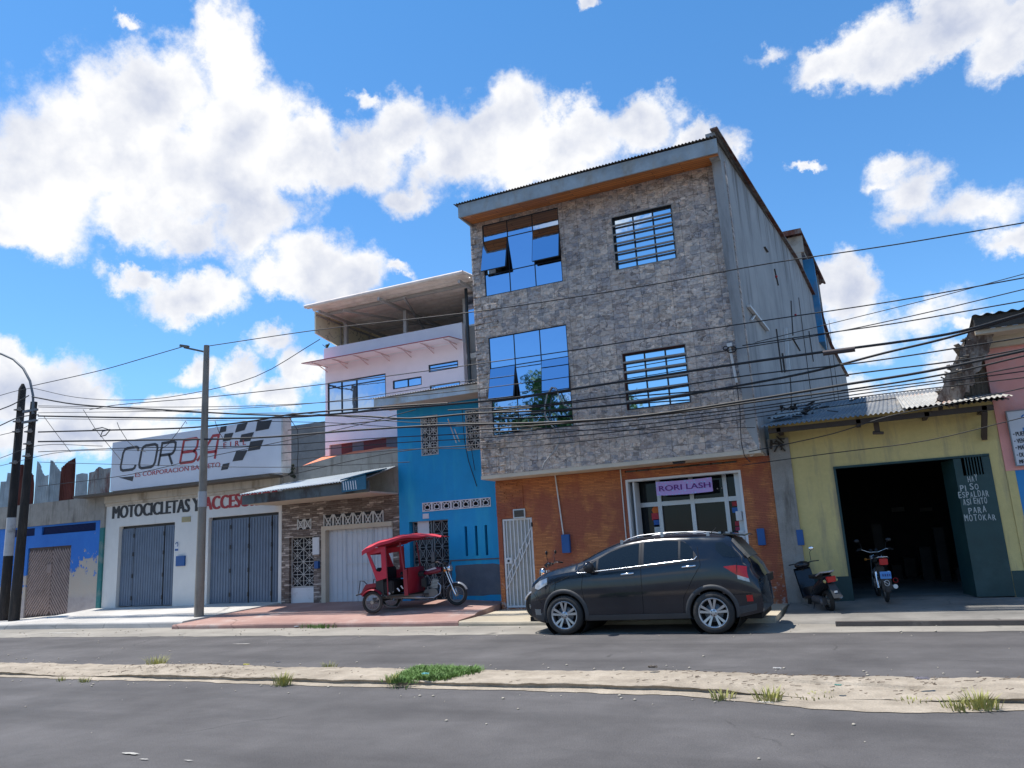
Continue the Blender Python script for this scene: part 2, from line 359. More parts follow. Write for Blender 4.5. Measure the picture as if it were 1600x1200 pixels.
slab('sidewalk', SWP, 'faded pink cement sidewalk under the mototaxi', -16.2, -15.09, -8.0, -8.17, lambda x: 14.62, C(.11), lambda x: pw(x, [(-15, .33), (-9.5, .31), (-8.2, .24)]), joint=.33)
slab('sidewalk', SWC, 'cream cement sidewalk before the white gate, behind the car', -7.95, -8.12, -1.62, -1.60, lambda x: 14.55, C(.10), C(.12))
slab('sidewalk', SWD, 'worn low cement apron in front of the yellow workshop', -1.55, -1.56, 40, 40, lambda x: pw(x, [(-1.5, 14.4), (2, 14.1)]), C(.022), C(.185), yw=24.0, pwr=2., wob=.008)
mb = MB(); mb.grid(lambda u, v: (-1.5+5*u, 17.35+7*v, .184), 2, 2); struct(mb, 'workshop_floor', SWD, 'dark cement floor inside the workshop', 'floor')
mb = MB()
mb.bar((-.62, 14.02, .045), (9, 13.72, .045), .14, .07); tag(mb.build('kerb_rail', simple('old_rail', (.1, .085, .075), .9, bump=.5, grime=(.25, .22, .18))), 'long dark steel rail lying along the kerb by the workshop', 'rail')
# median: cracked concrete strip buried in sand
def medz(x, y):
    t = (y-8.15)/(9.25-8.15); h = .062*max(0, min(1, (t-.012)/.012))*max(0, min(1, (1.0-t)/.06))
    m_ = max(0, 1-((x+1.4)/1.6)**2)*.05+max(0, 1-((x+9.8)/1.3)**2)*.06
    br = max(0, min(1, 1.6-abs(x+.4)/.9), min(1, 1.4-abs(x+11.3)/1.2)*.8); h *= 1-.75*br*(1 if t < .5 else .4)
    return h+m_*max(0, sin(pi*min(1, max(0, t))))+.014*fb(x, y, 1.7)+.007*fb(x, y, 7)
def medn(u, v):
    x = -45+55*u; e0 = 8.10+.2*max(0, min(1, (-x-.6)/1.6))+.05*fb(x, 3, .9)+.02*fb(x, 5, 4); e1 = 9.25+.05*fb(x, 7, .8)+.02*fb(x, 5, 3); tt = (v-.02)/.96
    i = int(round(v*44))
    if i < 6:
        tt, hf = ((-.01, -.3), (.01, 0), (.052+.01*fb(x, 4, 6), 0), (.048+.01*fb(x, 4, 6), .5), (.026+.008*fb(x, 4, 9), .9), (.034, 1.))[i]
        return (x, e0+(e1-e0)*tt, -.02 if i == 0 else .008+(max(.01, medz(x, 8.15+.05*1.1))-.008)*hf)
    tt = .05+(i-6)/38*.96
    y = e0+(e1-e0)*tt
    return (x, y, max(-.01, medz(x, 8.15+tt*1.1)) if v < 1 else -.02)
mb = MB(); mb.grid(medn, 1800, 44, False); struct(mb, 'median', SAND, 'pale sand-covered concrete median strip between the two lanes', 'median')
mb = MB()   # sand washed onto the asphalt at both sides
mb.grid(lambda u, v: (-45+55*u, 8.2+.2*max(0, min(1, (45-55*u-.6)/1.6))-(.20+.08*fb(-45+55*u, 2, .8)+.03*fb(-45+55*u, 2, 5)+.28*max(0, 1-((-45+55*u+.3)/1.6)**2))*v, .006+.012*(1-v)), 900, 2)
struct(mb, 'sand_spill', SAND, 'thin sand washed onto the asphalt beside the median', 'sand')
# ------------------------------------------------------------------ facade materials
def stone_mat(name, strong=.35, x0=0.):
    mt, N = newmat(name); v0 = N.pos(); sp = N.n('ShaderNodeSeparateXYZ', {0: v0})
    q = N.n('ShaderNodeCombineXYZ', {0: sp.outputs[0], 1: sp.outputs[2]}).outputs[0]
    jit = N.vm('MULTIPLY', N.vm('SUBTRACT', N.noise(q, 5, 3, .5, out=1), (.5, .5, .5)), (.10, .07, 0))
    w = N.vm('MULTIPLY', N.vm('ADD', q, jit), (1., 1.55, 1.))
    vo = N.n('ShaderNodeTexVoronoi', {'Vector': w, 'Scale': 7.2, 'Randomness': .85}, distance='CHEBYCHEV')
    vo2 = N.n('ShaderNodeTexVoronoi', {'Vector': N.vm('ADD', w, (3.3, 1.7, 0)), 'Scale': 13., 'Randomness': .9}, distance='CHEBYCHEV')
    ed = N.n('ShaderNodeTexVoronoi', {'Vector': w, 'Scale': 7.2, 'Randomness': .85}, feature='DISTANCE_TO_EDGE').outputs[0]
    ed2 = N.n('ShaderNodeTexVoronoi', {'Vector': N.vm('ADD', w, (3.3, 1.7, 0)), 'Scale': 13., 'Randomness': .9}, feature='DISTANCE_TO_EDGE').outputs[0]
    s1 = N.n('ShaderNodeSeparateColor', {0: vo.outputs['Color']}); s2 = N.n('ShaderNodeSeparateColor', {0: vo2.outputs['Color']})
    c1 = N.ramp(s1.outputs[0], [(0., (.36, .29, .24)), (.25, (.72, .56, .45)), (.5, (.36, .33, .32)), (.75, (.78, .62, .50)), (1., (.52, .45, .41))], 'CONSTANT' if 0 else 'LINEAR')
    c2 = N.ramp(s2.outputs[1], [(0., .55), (.5, 1.), (1., 1.4)])
    sub = N.ramp(s1.outputs[2], [(.45, 0.), (.5, 1.)])
    col = N.mix(N.m('MULTIPLY', sub, .75), c1, c2, 'MULTIPLY')
    fine = N.noise(q, 16, 8, .7); col = N.mix(.6, col, N.ramp(fine, [(.3, .18), (.7, .85)]), 'OVERLAY')
    mo = N.ramp(ed, [(.0, 1.), (.035, 0.)]); mo2 = N.m('MULTIPLY', N.ramp(ed2, [(.0, 1.), (.035, 0.)]), sub)
    dk = N.ramp(N.noise(q, 3, 4), [(.42, 0.), (.5, 1.)])
    mcol = N.mix(dk, (.065, .055, .05), (.52, .46, .40))
    col = N.mix(N.m('MULTIPLY', mo, .8), col, mcol); col = N.mix(N.m('MULTIPLY', mo2, .55), col, mcol)
    br = N.n('ShaderNodeTexBrick', {'Vector': N.vm('ADD', q, (x0, 0, 0)), 'Scale': 1., 'Mortar Size': .005, 'Brick Width': .35, 'Row Height': .35, 'Color1': (1, .98, .95, 1), 'Color2': (.66, .68, .74, 1), 'Mortar': (.30, .29, .28, 1)}, offset=.0)
    col = N.mix(.8, col, br.outputs[0], 'MULTIPLY')
    h = N.m('ADD', N.m('MULTIPLY', N.m('MINIMUM', ed, .12), 6.), N.m('ADD', N.m('MULTIPLY', fine, .6), N.m('MULTIPLY', s1.outputs[1], .7)))
    N.out(col, .78, 0, N.bump(h, strong, .03), Specular_IOR_Level=.35); return mt
def ledge_mat(name, ca, cb, cm, rowh=.035, bw=.26, sc=1., bmp=.5, peel=None, spark=False, dark=None):
    mt, N = newmat(name); v0 = N.pos(); sp = N.n('ShaderNodeSeparateXYZ', {0: v0})
    q = N.n('ShaderNodeCombineXYZ', {0: N.m('ADD', sp.outputs[0], sp.outputs[1]), 1: sp.outputs[2]}).outputs[0]
    jq = N.vm('ADD', q, N.vm('MULTIPLY', N.vm('SUBTRACT', N.noise(q, 6, 3, out=1), (.5, .5, .5)), (.05, .03, 0)))
    br = N.n('ShaderNodeTexBrick', {'Vector': jq, 'Scale': sc, 'Mortar Size': .0035, 'Mortar Smooth': .4, 'Brick Width': bw, 'Row Height': rowh, 'Bias': 0., 'Color1': (0, 0, 0, 1), 'Color2': (1, 1, 1, 1), 'Mortar': (.5, .5, .5, 1)}, offset=.37, squash=1.4, squash_frequency=3)
    val = br.outputs[0]; fine = N.noise(jq, 22, 6, .65)
    cf = N.m('ADD', N.m('MULTIPLY', val, .6), N.m('MULTIPLY', fine, .4))
    if spark: cf = N.ramp(N.m('ADD', N.m('MULTIPLY', val, .35), N.m('MULTIPLY', N.noise(N.scale(jq, (1, 5, 1)), 5, 6, .7), .75)), [(.3, 0.), (.56, .22), (.66, .4), (.74, 1.)])
    col = N.mix(cf, ca, cb)
    big = N.noise(N.scale(q, (1.3, .8, 1)), .9, 8, .6); 
    if dark: col = N.mix(N.m('MULTIPLY', N.ramp(big, [(.47, 0.), (.56, 1.)]), .85), col, N.mix(fine, dark, k(dark, 1.7)))
    col = N.mix(br.outputs['Fac'], col, cm)
    if peel:
        z = N.n('ShaderNodeMapRange', {'Value': sp.outputs[2], 'From Min': .1, 'From Max': 1.7, 'To Min': .13, 'To Max': -.10}).outputs[0]
        pz = N.ramp(N.m('ADD', N.noise(jq, 7, 10, .75), z), [(.62, 0.), (.68, 1.)]); col = N.mix(N.m('MULTIPLY', pz, .8), col, peel)
    h = N.m('ADD', N.m('MULTIPLY', val, .8), N.m('ADD', N.m('MULTIPLY', fine, .8), N.m('MULTIPLY', br.outputs['Fac'], -1.2)))
    N.out(col, .6, 0, N.bump(h, bmp, .02)); return mt
STONE = stone_mat('stone_tile_cladding', .55)
LEDGE = ledge_mat('orange_ledgestone', (.34, .10, .032), (.66, .24, .075), (.20, .06, .022), peel=(.50, .46, .44), dark=(.24, .058, .030), bmp=.6)
VENEER = ledge_mat('brown_veneer', (.075, .042, .030), (.62, .52, .44), (.06, .045, .035), .055, .24, 1., 1.0, spark=True)
def side_mat():
    mt, N = newmat('weathered_grey_cement'); v = N.pos(); sp = N.n('ShaderNodeSeparateXYZ', {0: v})
    a = N.noise(v, .7, 9, .62); st = N.noise(N.scale(v, (1, 1.6, .12)), 1.7, 9, .7)
    col = N.mix(N.ramp(a, [(.3, 0.), (.7, 1.)]), (.28, .285, .285), (.42, .42, .415))
    col = N.mix(N.m('MULTIPLY', N.ramp(st, [(.5, 0.), (.72, 1.)]), .6), col, (.13, .135, .145))
    zz = N.n('ShaderNodeMapRange', {'Value': sp.outputs[2], 'From Min': 8.4, 'From Max': 10.2, 'To Min': 0., 'To Max': .22}).outputs[0]
    col = N.mix(N.m('MULTIPLY', N.ramp(N.m('ADD', st, zz), [(.62, 0.), (.8, 1.)]), .7), col, (.12, .10, .085))
    col = N.mix(N.m('MULTIPLY', N.ramp(N.noise(N.scale(v, (1, 2.2, .18)), 2.3, 8, .7), [(.6, 0.), (.7, 1.)]), .15), col, (.48, .49, .5))
    N.out(col, .9, 0, N.bump(N.noise(v, 14, 7, .7), .35, .02)); return mt
SIDE = side_mat()
WOOD = simple('varnished_wood', (.30, .115, .035), .45, var=.25, sc=5)
def soffit_mat():
    mt, N = newmat('wood_plank_soffit'); v = N.pos()
    br = N.n('ShaderNodeTexBrick', {'Vector': v, 'Scale': 1., 'Mortar Size': .006, 'Brick Width': 1.3, 'Row Height': .11, 'Color1': (.62, .22, .055, 1), 'Color2': (.42, .14, .035, 1), 'Mortar': (.06, .02, .01, 1)})
    N.out(N.mix(.5, br.outputs[0], N.ramp(N.noise(N.scale(v, (2, 20, 1)), 1.5, 6), [(.3, .3), (.7, .75)]), 'OVERLAY'), .45); return mt
SOFF = soffit_mat()
FASC = zinc('galvanised_fascia', (.34, .37, .38), (.34, .33, .30), .5, .6, .15, 1.6)
ROOFZ = zinc('dark_corrugated_roof', (.13, .125, .12), (.09, .06, .045), .5, .8, .1)
def frame_rect(mb, x0, x1, z0, z1, y, w, d):
    mb.box(x0, x0+w, y, y+d, z0, z1); mb.box(x1-w, x1, y, y+d, z0, z1); mb.box(x0+w, x1-w, y, y+d, z1-w, z1); mb.box(x0+w, x1-w, y, y+d, z0, z0+w)
# ------------------------------------------------------------------ STONE-CLAD BUILDING
YS = 16.3; YB = 17.0; KS = .1008
def sx(y): return -1.72+KS*(y-16.3)                      # its right side wall stands askew
B = thing('stone_clad_building', 'three-storey building clad in grey stone tiles, mirrored blue windows, orange brown ground floor', 'building', (-4.9, YS, .1))
wA = RC(752.8, 352.5, 879.8, 439.2, YS); wB = RC(762.8, 528, 896.3, 665.8, YS); wC = RC(955.6, 340.8, 1057.4, 402.8, YS); wD = RC(972.1, 553.1, 1080, 628.9, YS)
XL, XR = -8.12, -1.70
mb = MB(); mb.wall(XL, XR, 3.26, 9.72, YS, .22, [wA, wB, wC, wD]); mb.build('stone_wall', STONE, B)
# rough protruding corner stones along the left edge
mb = MB(); r = random.Random(3); z = 3.3
while z < 9.6:
    h = r.uniform(.10, .24); x = XL+.0
    while x < XL+.62:
        w = r.uniform(.14, .34); d = r.uniform(.012, .045); xe = min(x+w, XL+.66); inw = any(a[0]-.03 < xe and x < a[1]+.03 and a[2]-.03 < z+h and z < a[3]+.03 for a in (wA, wB))
        if not inw:
            j = lambda: r.uniform(-.012, .012)
            pts = [(x+.008+j()*.4, z+.008+j()), (xe-.008+j(), z+.008+j()), (xe-.008+j(), z+h-.008+j()), (x+.008+j()*.4, z+h-.008+j())]
            q = [(sum(p[0] for p in pts)/4+(p[0]-sum(p[0] for p in pts)/4)*.8, sum(p[1] for p in pts)/4+(p[1]-sum(p[1] for p in pts)/4)*.8) for p in pts]
            vs = [(a, YS+.001, c) for a, c in pts]+[(a, YS-d, c) for a, c in q]
            mb.add(vs, [(4, 5, 6, 7), (0, 1, 5, 4), (1, 2, 6, 5), (2, 3, 7, 6), (3, 0, 4, 7)])
        x = xe
    z += h
mb.build('corner_stones', STONE, B)
# glazing of the two mirrored windows: 3 columns x 3 rows, outer middle panes hung open
def mirror_window(a, r1, r2, op):
    x0, x1, z0, z1 = a; H_ = z1-z0; W_ = x1-x0; cols = [x0, x0+W_*.33, x0+W_*.66, x1]; rows = [z1, z1-H_*r1, z1-H_*r2, z0]
    mb = MB()
    fw = .022
    mb.box(x0, x1, YS+.015, YS+.07, z0, z0+fw); mb.box(x0, x1, YS+.015, YS+.07, z1-fw, z1)
    for c in cols[1:3]: mb.box(c-fw/2, c+fw/2, YS+.02, YS+.068, z0+fw, z1-fw)
    for c, s in ((x0, 1), (x1, -1)): mb.box(c, c+s*fw, YS+.015, YS+.07, z0+fw, z1-fw)
    for z in rows[1:3]:
        for i in range(3): mb.box(cols[i]+fw, cols[i+1]-fw, YS+.022, YS+.066, z-fw/2, z+fw/2)
    wf = mb.build('window', BLACKP, B)
    for i in range(3):
        for j in range(3):
            a0, a1, b0, b1 = cols[i]+.012, cols[i+1]-.012, rows[j+1]+.012, rows[j]-.012
            if j == 1 and i in (0, 2):
                h = b1-b0; o_ = op[0 if i == 0 else 1]; ybot = YS+.02-h*sin(o_); zb = b1-h*cos(o_)
                g = MB(); off = Vector((0, -cos(o_), -sin(o_)))*.012
                tl, tr, bl, br_ = Vector((a0, YS+.02, b1)), Vector((a1, YS+.02, b1)), Vector((a0, ybot, zb)), Vector((a1, ybot, zb))
                g.prism([bl, br_, tr, tl], off); g.build('open_pane', MIRROR, wf)
                f_ = MB()
                for p, q in ((bl, br_), (tl, tr), (bl, tl), (br_, tr)): f_.bar(p+Vector((0, .016, 0)), q+Vector((0, .016, 0)), .03, .03)
                f_.bar(Vector((a0+.03, YS+.05, b0+h*.1)), bl*.75+tl*.25+Vector((.03, 0, 0)), .015); f_.build('pane_frame', BLACKP, wf)
            else:
                g = MB(); tw = random.uniform(-.002, .002); g.add([(a0, YS+.03+tw, b0), (a1, YS+.03-tw, b0), (a1, YS+.03-tw*.5, b1), (a0, YS+.03+tw, b1)], [(0, 1, 2, 3)]); g.build('pane', MIRROR, wf)
mirror_window(wA, .235, .70, (radians(15), radians(12))); mirror_window(wB, .32, .66, (radians(15), radians(8)))
MIRROR2 = window_glass('pale_mirror_glass', (.66, .78, .88))
BARM = simple('cream_painted_bar', (.30, .27, .24), .6, var=.15)
def barred_window(a, mirr=.14, hue=None):
    x0, x1, z0, z1 = a; tr = MB(); frame_rect(tr, x0-.018, x1+.018, z0-.018, z1+.018, YS-.008, .018, .03); t = tr.build('window', BARM, B)
    rv = MB(); y0, y1 = YS+.02, YS+.215
    rv.box(x0, x0+.012, y0, y1, z0, z1); rv.box(x1-.012, x1, y0, y1, z0, z1); rv.box(x0+.012, x1-.012, y0, y1, z1-.012, z1); rv.box(x0+.012, x1-.012, y0, y1, z0, z0+.012); rv.build('reveal', hue or CREAM, t)
    g = MB(); n = 3; gx0 = x0+.012
    for i in range(n):
        a0 = gx0+(x1-.012-gx0)*i/n+.01; a1 = gx0+(x1-.012-gx0)*(i+1)/n-.01; g.add([(a0, YS+.10+.004*i, z0+.02), (a1, YS+.098+.004*i, z0+.02), (a1, YS+.098+.004*i, z1-.02), (a0, YS+.10+.004*i, z1-.02)], [(0, 1, 2, 3)])
    g.build('glass', MIRROR2, t)
    f_ = MB(); frame_rect(f_, gx0, x1-.012, z0+.012, z1-.012, YS+.08, .03, .02)
    for i in (1, 2): x = gx0+(x1-gx0)*i/n; f_.box(x-.014, x+.014, YS+.078, YS+.097, z0+.04, z1-.04)
    f_.build('frame', BLACKP, t)
    for i in range(5):
        z = z0+(z1-z0)*(.155+.172*i); b_ = MB(); b_.box(x0-.01, x1+.01, YS+.0, YS+.04, z-.021, z+.021); b_.build('security_bar', CREAM if 0 else BARM, t, bevel=.006)
REDF = simple('dark_red_frame', (.12, .03, .02), .6)
barred_window(wC, hue=BLACKP); barred_window(wD, hue=REDF)
# interior shell so that open panes look into a dark room
mb = MB(); mb.box(XL+.25, XR-.3, 17.6, 17.65, 3.3, 9.6); mb.build('room_partition', DARK, B)
mb = MB(); mb.box(XL+.01, XR-.01, YS+.22, 30, 6.2, 6.35); mb.build('floor_slab', simple('concrete_slab', (.3, .29, .28), .9), B)
# overhang slab and ground floor
mb = MB(); mb.box(XL-.02, XR+.0, YS+.003, YB+.1, 3.17, 3.257); mb.build('overhang_slab', simple('cream_slab', (.62, .52, .40), .85, bump=.2), B)
gd = RC(783.5, 811, 839, 946, YB); sh = (P(977, 750, YB)[0], P(1157, 736, YB)[0], .13, P(977, 750, YB)[1])
gbz = P(1150, 711, YB); gb = (P(973.5, 726, YB)[0]+.02, P(1151, 720, YB)[0], sh[3]+.17, 3.12)
mb = MB(); mb.wall(XL+.02, -1.60, -.1, 3.165, YB, .25, [(gd[0], gd[1], .14, gd[3]), sh, gb]); mb.build('ledgestone_wall', LEDGE, B)
mb = MB(); r = random.Random(9); z = .12
while z < 3.1:
    h = r.uniform(.03, .05); x = XL+.02
    while x < XL+.72:
        w = r.uniform(.12, .3); xe = min(x+w, XL+.75)
        if not (xe > gd[0]-.01 and z < gd[3]+.03): mb.box(x, xe-.004, YB-r.uniform(.006, .03), YB-.0005, z, z+h-.004)
        x = xe
    z += h
mb.build('ledge_relief', LEDGE, B)
mb = MB(); mb.box(XL+.02, XL+.22, YB+.25, 30, -.1, 9.6); mb.build('left_side_wall', SIDE, B)
mb = MB(); mb.box(XL+.02, -.4, 30, 30.2, -.1, 9.5); mb.build('rear_wall', SIDE, B)
g_ = MB(); n = 9
for i in range(n):
    a0 = gb[0]+(gb[1]-gb[0])*i/n; g_.box(a0+.008, gb[0]+(gb[1]-gb[0])*(i+1)/n-.008, YB+.03, YB+.1, gb[2]+.008, gb[3]-.008)
g_.build('glass_block_strip', simple('green_glass_block', (.10, .13, .085), .15, var=.3), B, bevel=.01)
# askew right side wall with its stepped rear parapet
prof = [(16.02, 9.62), (15.75, 9.66), (15.72, 10.17), (20, 10.16), (25.2, 10.16), (27, 9.98), (29.1, 9.58), (31.2, 8.5), (35.6, 8.02), (35.5, -.1), (17.0, -.1), (17.0, 3.2), (16.3, 3.24)]
mb = MB(); mb.prism([(sx(y), y, z) for y, z in prof], (-.2, .02, 0)); sw = mb.build('side_wall', SIDE, B)
mb = MB()
for (ya, za, yb, zb) in [(15.6, 10.19, 25.3, 10.19), (25.3, 10.19, 29.2, 9.62), (29.2, 9.62, 31.3, 8.54), (31.3, 8.54, 35.9, 8.03)]: mb.bar((sx(ya)+.02, ya, za), (sx(yb)+.02, yb, zb), .16, .035)
mb.build('wall_capping', ZRUST, sw)
mb = MB()
def onside(x, y, o=.02):
    d = ray(x, y); a = d.x/d.y; Y = (-1.72+o-KS*16.3)/(a-KS); return Vector((a*Y, Y, CH+d.z/d.y*Y))
mb.bar(onside(1170, 478, .05), onside(1200, 516, .05), .07, .05); mb.bar(onside(1227, 513, .05), onside(1232, 580, .05), .09, .05); mb.bar(onside(1180, 492, .04), onside(1174, 500, .04), .04, .03)
mb.build('nailed_batten', PVC, sw)
STN = simple('dark_stain', (.075, .07, .066), .95, var=.4, sc=6)
for p, q, w_ in [((1213, 514), (1222, 582), .06), ((1222, 552), (1226, 582), .1), ((1238, 528), (1250, 548), .07), ((1248, 465), (1268, 620), .03), ((1264, 517), (1271, 565), .05), ((1288, 500), (1306, 640), .03), ((1295, 500), (1312, 635), .03), ((1210, 420), (1216, 446), .07), ((1194, 386), (1199, 394), .12), ((1236, 470), (1239, 524), .05), ((1235, 590), (1238, 650), .03)]:
    mb = MB(); mb.bar(onside(*p, .015), onside(*q, .015), w_*.6, .02); mb.build('wall_scar', STN, sw)
mb = MB()
for p in [(1213, 432), (1243, 492)]: mb.sphere(onside(*p, .03), .035, 8)
mb.build('red_rag', RED, sw)
# roof
mb = MB(); RZ = 9.97
mb.corr((XL-.06, 15.55, RZ), (-1.66, 15.55, RZ+.02), (XL-.06, 30, RZ+.25), (-.5, 30, RZ+.25), .076, .014, 2); rf = mb.build('roof', ROOFZ, B)
mb = MB(); mb.box(XL+.04, -1.74, 15.60, 15.64, 9.61, 9.945); mb.box(XL+.04, XL+.08, 15.64, 16.9, 9.61, 9.945); mb.build('fascia', FASC, rf)
mb = MB(); mb.add([(XL+.08, 15.64, 9.63), (-1.76, 15.64, 9.63), (-1.76, YS-.004, 9.69), (XL+.08, YS-.004, 9.69)], [(0, 1, 2, 3)]); mb.box(XL+.02, -1.74, YS+.001, YS+.2, 9.722, 9.9); mb.build('wood_soffit', SOFF, rf)
mb = MB(); mb.box(XL+.3, XL+.7, 15.9, 16.2, 9.72, 9.9); 
# gate
mb = MB(); x0, x1, z0, z1 = gd[0]+.01, gd[1]-.01, .15, gd[3]-.01
frame_rect(mb, x0, x1, z0, z1, YB+.03, .045, .04); gt = mb.build('gate', WHITE, B)
mb = MB(); 
for i in range(1, 8): x = x0+(x1-x0)*i/8; mb.box(x-.011, x+.011, YB+.035, YB+.06, z0+.045, z1-.045)
zl, zh = z0+.42, z0+1.62
for dz in (0, .22): mb.bar((x0+.03, YB+.025, zl+dz), (x1-.03, YB+.025, zh+dz), .03, .018)
for t in (.2, .4, .6, .8): mb.bar((x0+(x1-x0)*t, YB+.025, zl+(zh-zl)*t), (x0+(x1-x0)*t-.05, YB+.025, zl+(zh-zl)*t+.22), .025, .018)
mb.box(x0+.045, x0+.19, YB+.02, YB+.034, z0+1.02, z0+1.16); mb.build('gate_bars', WHITE, gt)
mb = MB(); mb.box(x0+.09, x0+.14, YB+.005, YB+.02, z0+1.06, z0+1.11); mb.box(x1-.02, x1+.03, YB+.0, YB+.03, z1-.22, z1-.12); mb.build('lock', BLACKP, gt)
mb = MB(); mb.box(x0, x1, YB+.075, YB+.09, z0, z1); mb.build('backing_sheet', simple('frosted_sheet', (.42, .41, .37), .7, var=.2, grime=(.28, .25, .2)), gt)
mb = MB(); a = RC(802, 796, 821.5, 809, YB); mb.box(a[0], a[1], YB-.03, YB-.001, a[2], a[3]); pl = mb.build('name_plaque', ALU, B)
mb = MB(); mb.box(a[0]+.03, a[1]-.03, YB-.034, YB-.0305, a[2]+.03, a[3]-.03); mb.build('plaque_face', simple('plaque_dark', (.06, .05, .04), .4, var=.4, sc=20), pl)
for q in ((878.5, 835.5, 893, 863.5), (1182.5, 826, 1197.5, 851.5)):
    a = RC(*q, YB); mb = MB(); mb.box(a[0], a[1], YB-.09, YB-.001, a[2], a[3]); mb.build('meter_box', METER, B, bevel=.008)
mb = MB(); a = P(867, 735, YB); b = P(881, 835, YB); mb.tube([(a[0], YB-.03, a[1]), (b[0], YB-.03, b[1])], .018); a = P(969, 727, YB); mb.tube([(a[0], YB-.02, a[1]), (a[0], YB-.02, .15)], .014); mb.build('conduit', PVC, B)
mb = MB(); a = P(1058, 716, YS); mb.box(a[0]-.13, a[0]+.13, YS+.1, YS+.22, a[1]-.10, a[1]+.08); mb.build('floodlight', BLACKP, B, bevel=.01)
mb = MB(); a = P(1181, 707, 16.6); mb.sphere((a[0], 16.6, a[1]+.02), .06, 12); mb.tube([(a[0], 16.6, a[1]+.05), (a[0]+.02, 16.62, a[1]+.16)], .02); mb.cyl((a[0], 16.6, a[1]), (a[0]-.1, 16.5, a[1]-.05), .035); mb.build('security_camera', WHITE, B)
# PVC mast with cable loops on the stone face
mb = MB(); a = P(1140, 541, YS-.05); b = P(1151, 598, YS-.05); mb.tube([(a[0], YS-.05, a[1]), (b[0], YS-.05, b[1])], .03); mb.box(a[0]-.05, a[0]+.06, YS-.1, YS-.01, a[1]-.02, a[1]+.06); mb.build('service_mast', PVC, B)
def loop(mb, x, y, Y, r, rr=.008, n=18, sq=.7):
    c = P(x, y, Y)
    for q in range(2): mb.tube([(c[0]+(r-.01*q)*cos(t), Y-.01*q, c[1]+(r-.01*q)*sq*sin(t)) for t in [2*pi*i/n for i in range(n)]], rr, 5, closed=True)
mb = MB(); loop(mb, 1143, 546, YS-.09, .10); loop(mb, 1134, 544, YS-.09, .06)
pts = [(1151, 598), (1156, 640), (1158, 690), (1163, 712), (1172, 722)]
mb.tube([(*P(x, y, YS-.04)[:1], YS-.04, P(x, y, YS-.04)[1]) for x, y in pts], .009, 5); mb.build('service_cable', CABLE, B)
mb = MB(); a_ = lambda x, y: (P(x, y, YS-.12)[0], YS-.12, P(x, y, YS-.12)[1])
mb.tube([a_(x, y) for x, y in [(894, 638), (882, 633), (875, 622), (868, 606), (862, 605), (855, 616), (851, 636), (852, 650), (861, 664), (873, 676), (875, 688), (870, 700), (858, 714), (850, 724), (848, 732)]], .016, 6); mb.build('drooping_grey_cable', simple('grey_cable', (.34, .33, .32), .5), B)
# shop front: recessed aluminium frames, folded white shutters, rails
YF = 17.55; mb = MB(); x0, x1, z0, z1 = sh
mb.box(x0+.0, x0+.05, YB-.01, YB+.26, z0, z1); mb.box(x1-.05, x1, YB-.01, YB+.26, z0, z1); mb.box(x0+.05, x1-.05, YB-.01, YB+.26, z1-.05, z1); sf = mb.build('shop_front', WHITE, B)
fx = lambda px, y=YF: P(px, 850, y)[0]
zt = P(1090, 783, YF)[1]
mb = MB()
for px in (1037, 1089, 1143): mb.box(fx(px)-.045, fx(px)+.045, YF-.02, YF+.05, .15, z1+.1)
mb.box(fx(1000), fx(1160), YF-.015, YF+.045, zt-.05, zt+.05); mb.box(fx(1000), fx(1160), YF-.015, YF+.045, .15, .28)
mb.box(fx(1162), fx(1162)+.12, YF-.3, YF+.04, .15, z1); mb.build('window_frame', ALU, sf)
mb = MB(); mb.box(fx(985), fx(1175), YF+.06, YF+.08, .15, z1+.2); mb.build('shop_glass', DGLASS, sf)
mb = MB()
for i, px in enumerate((983, 991, 999)):
    x = P(px, 850, YB+.2)[0]; mb.box(x-.008, x+.03, YB+.12-.02*i, YF-.05, .16, z1-.06); 
for i in range(4): x = P(1003, 850, YF-.1)[0]-.05*i; mb.box(x-.02, x+.02, YF-.1-.05*(i % 2), YF-.06-.05*(i % 2), .16, z1-.1)
mb.build('folded_shutter', WHITE, sf)
mb = MB()
for (px, py, w_, h_) in [(1155, 806, .13, .20), (1160, 836, .13, .2)]: a = P(px, py, YB+.2); mb = MB(); mb.box(a[0]-w_/2, a[0]+w_/2, YB+.15, YB+.3, a[1]-h_/2, a[1]+h_/2); mb.build('wall_shelf_box', WHITE, sf, bevel=.008)
STK = [((1027, 797), .085, 'c', (.75, .16, .01)), ((1025, 807), .10, 'b', (.55, .03, .05)), ((1029, 817), .11, 'b', (.02, .12, .45)), ((1030, 826), .11, 'b', (.55, .6, .62)), ((1148, 787), .06, 'b', (.5, .02, .03)), ((1149, 797), .07, 'b', (.02, .15, .5)), ((1153, 818), .06, 'b', (.5, .02, .05)), ((1153, 826), .05, 'b', (.4, .02, .1))]
for (p, w_, t_, c_) in STK:
    a = P(*p, YF+.055); mb = MB()
    if t_ == 'c': mb.lathe([(.001, 0), (w_, 0)], (a[0]-.04, YF+.055, a[1]), (0, 1, 0), 20); mb.lathe([(.001, -.003), (w_, -.003)], (a[0]+.05, YF+.055, a[1]), (0, 1, 0), 20)
    else: mb.box(a[0]-w_, a[0]+w_, YF+.052, YF+.057, a[1]-w_*.8, a[1]+w_*.8)
    mb.build('door_sticker', simple('sticker', c_, .5, var=.05), sf)
mb = MB(); 
for p in ((1126, 763), (1133, 762)): mb.sphere((*P(*p, YF+.5)[:1], YF+.055, P(*p, YF+.055)[1]), .018, 8)
mb.build('glint', ALU, sf)
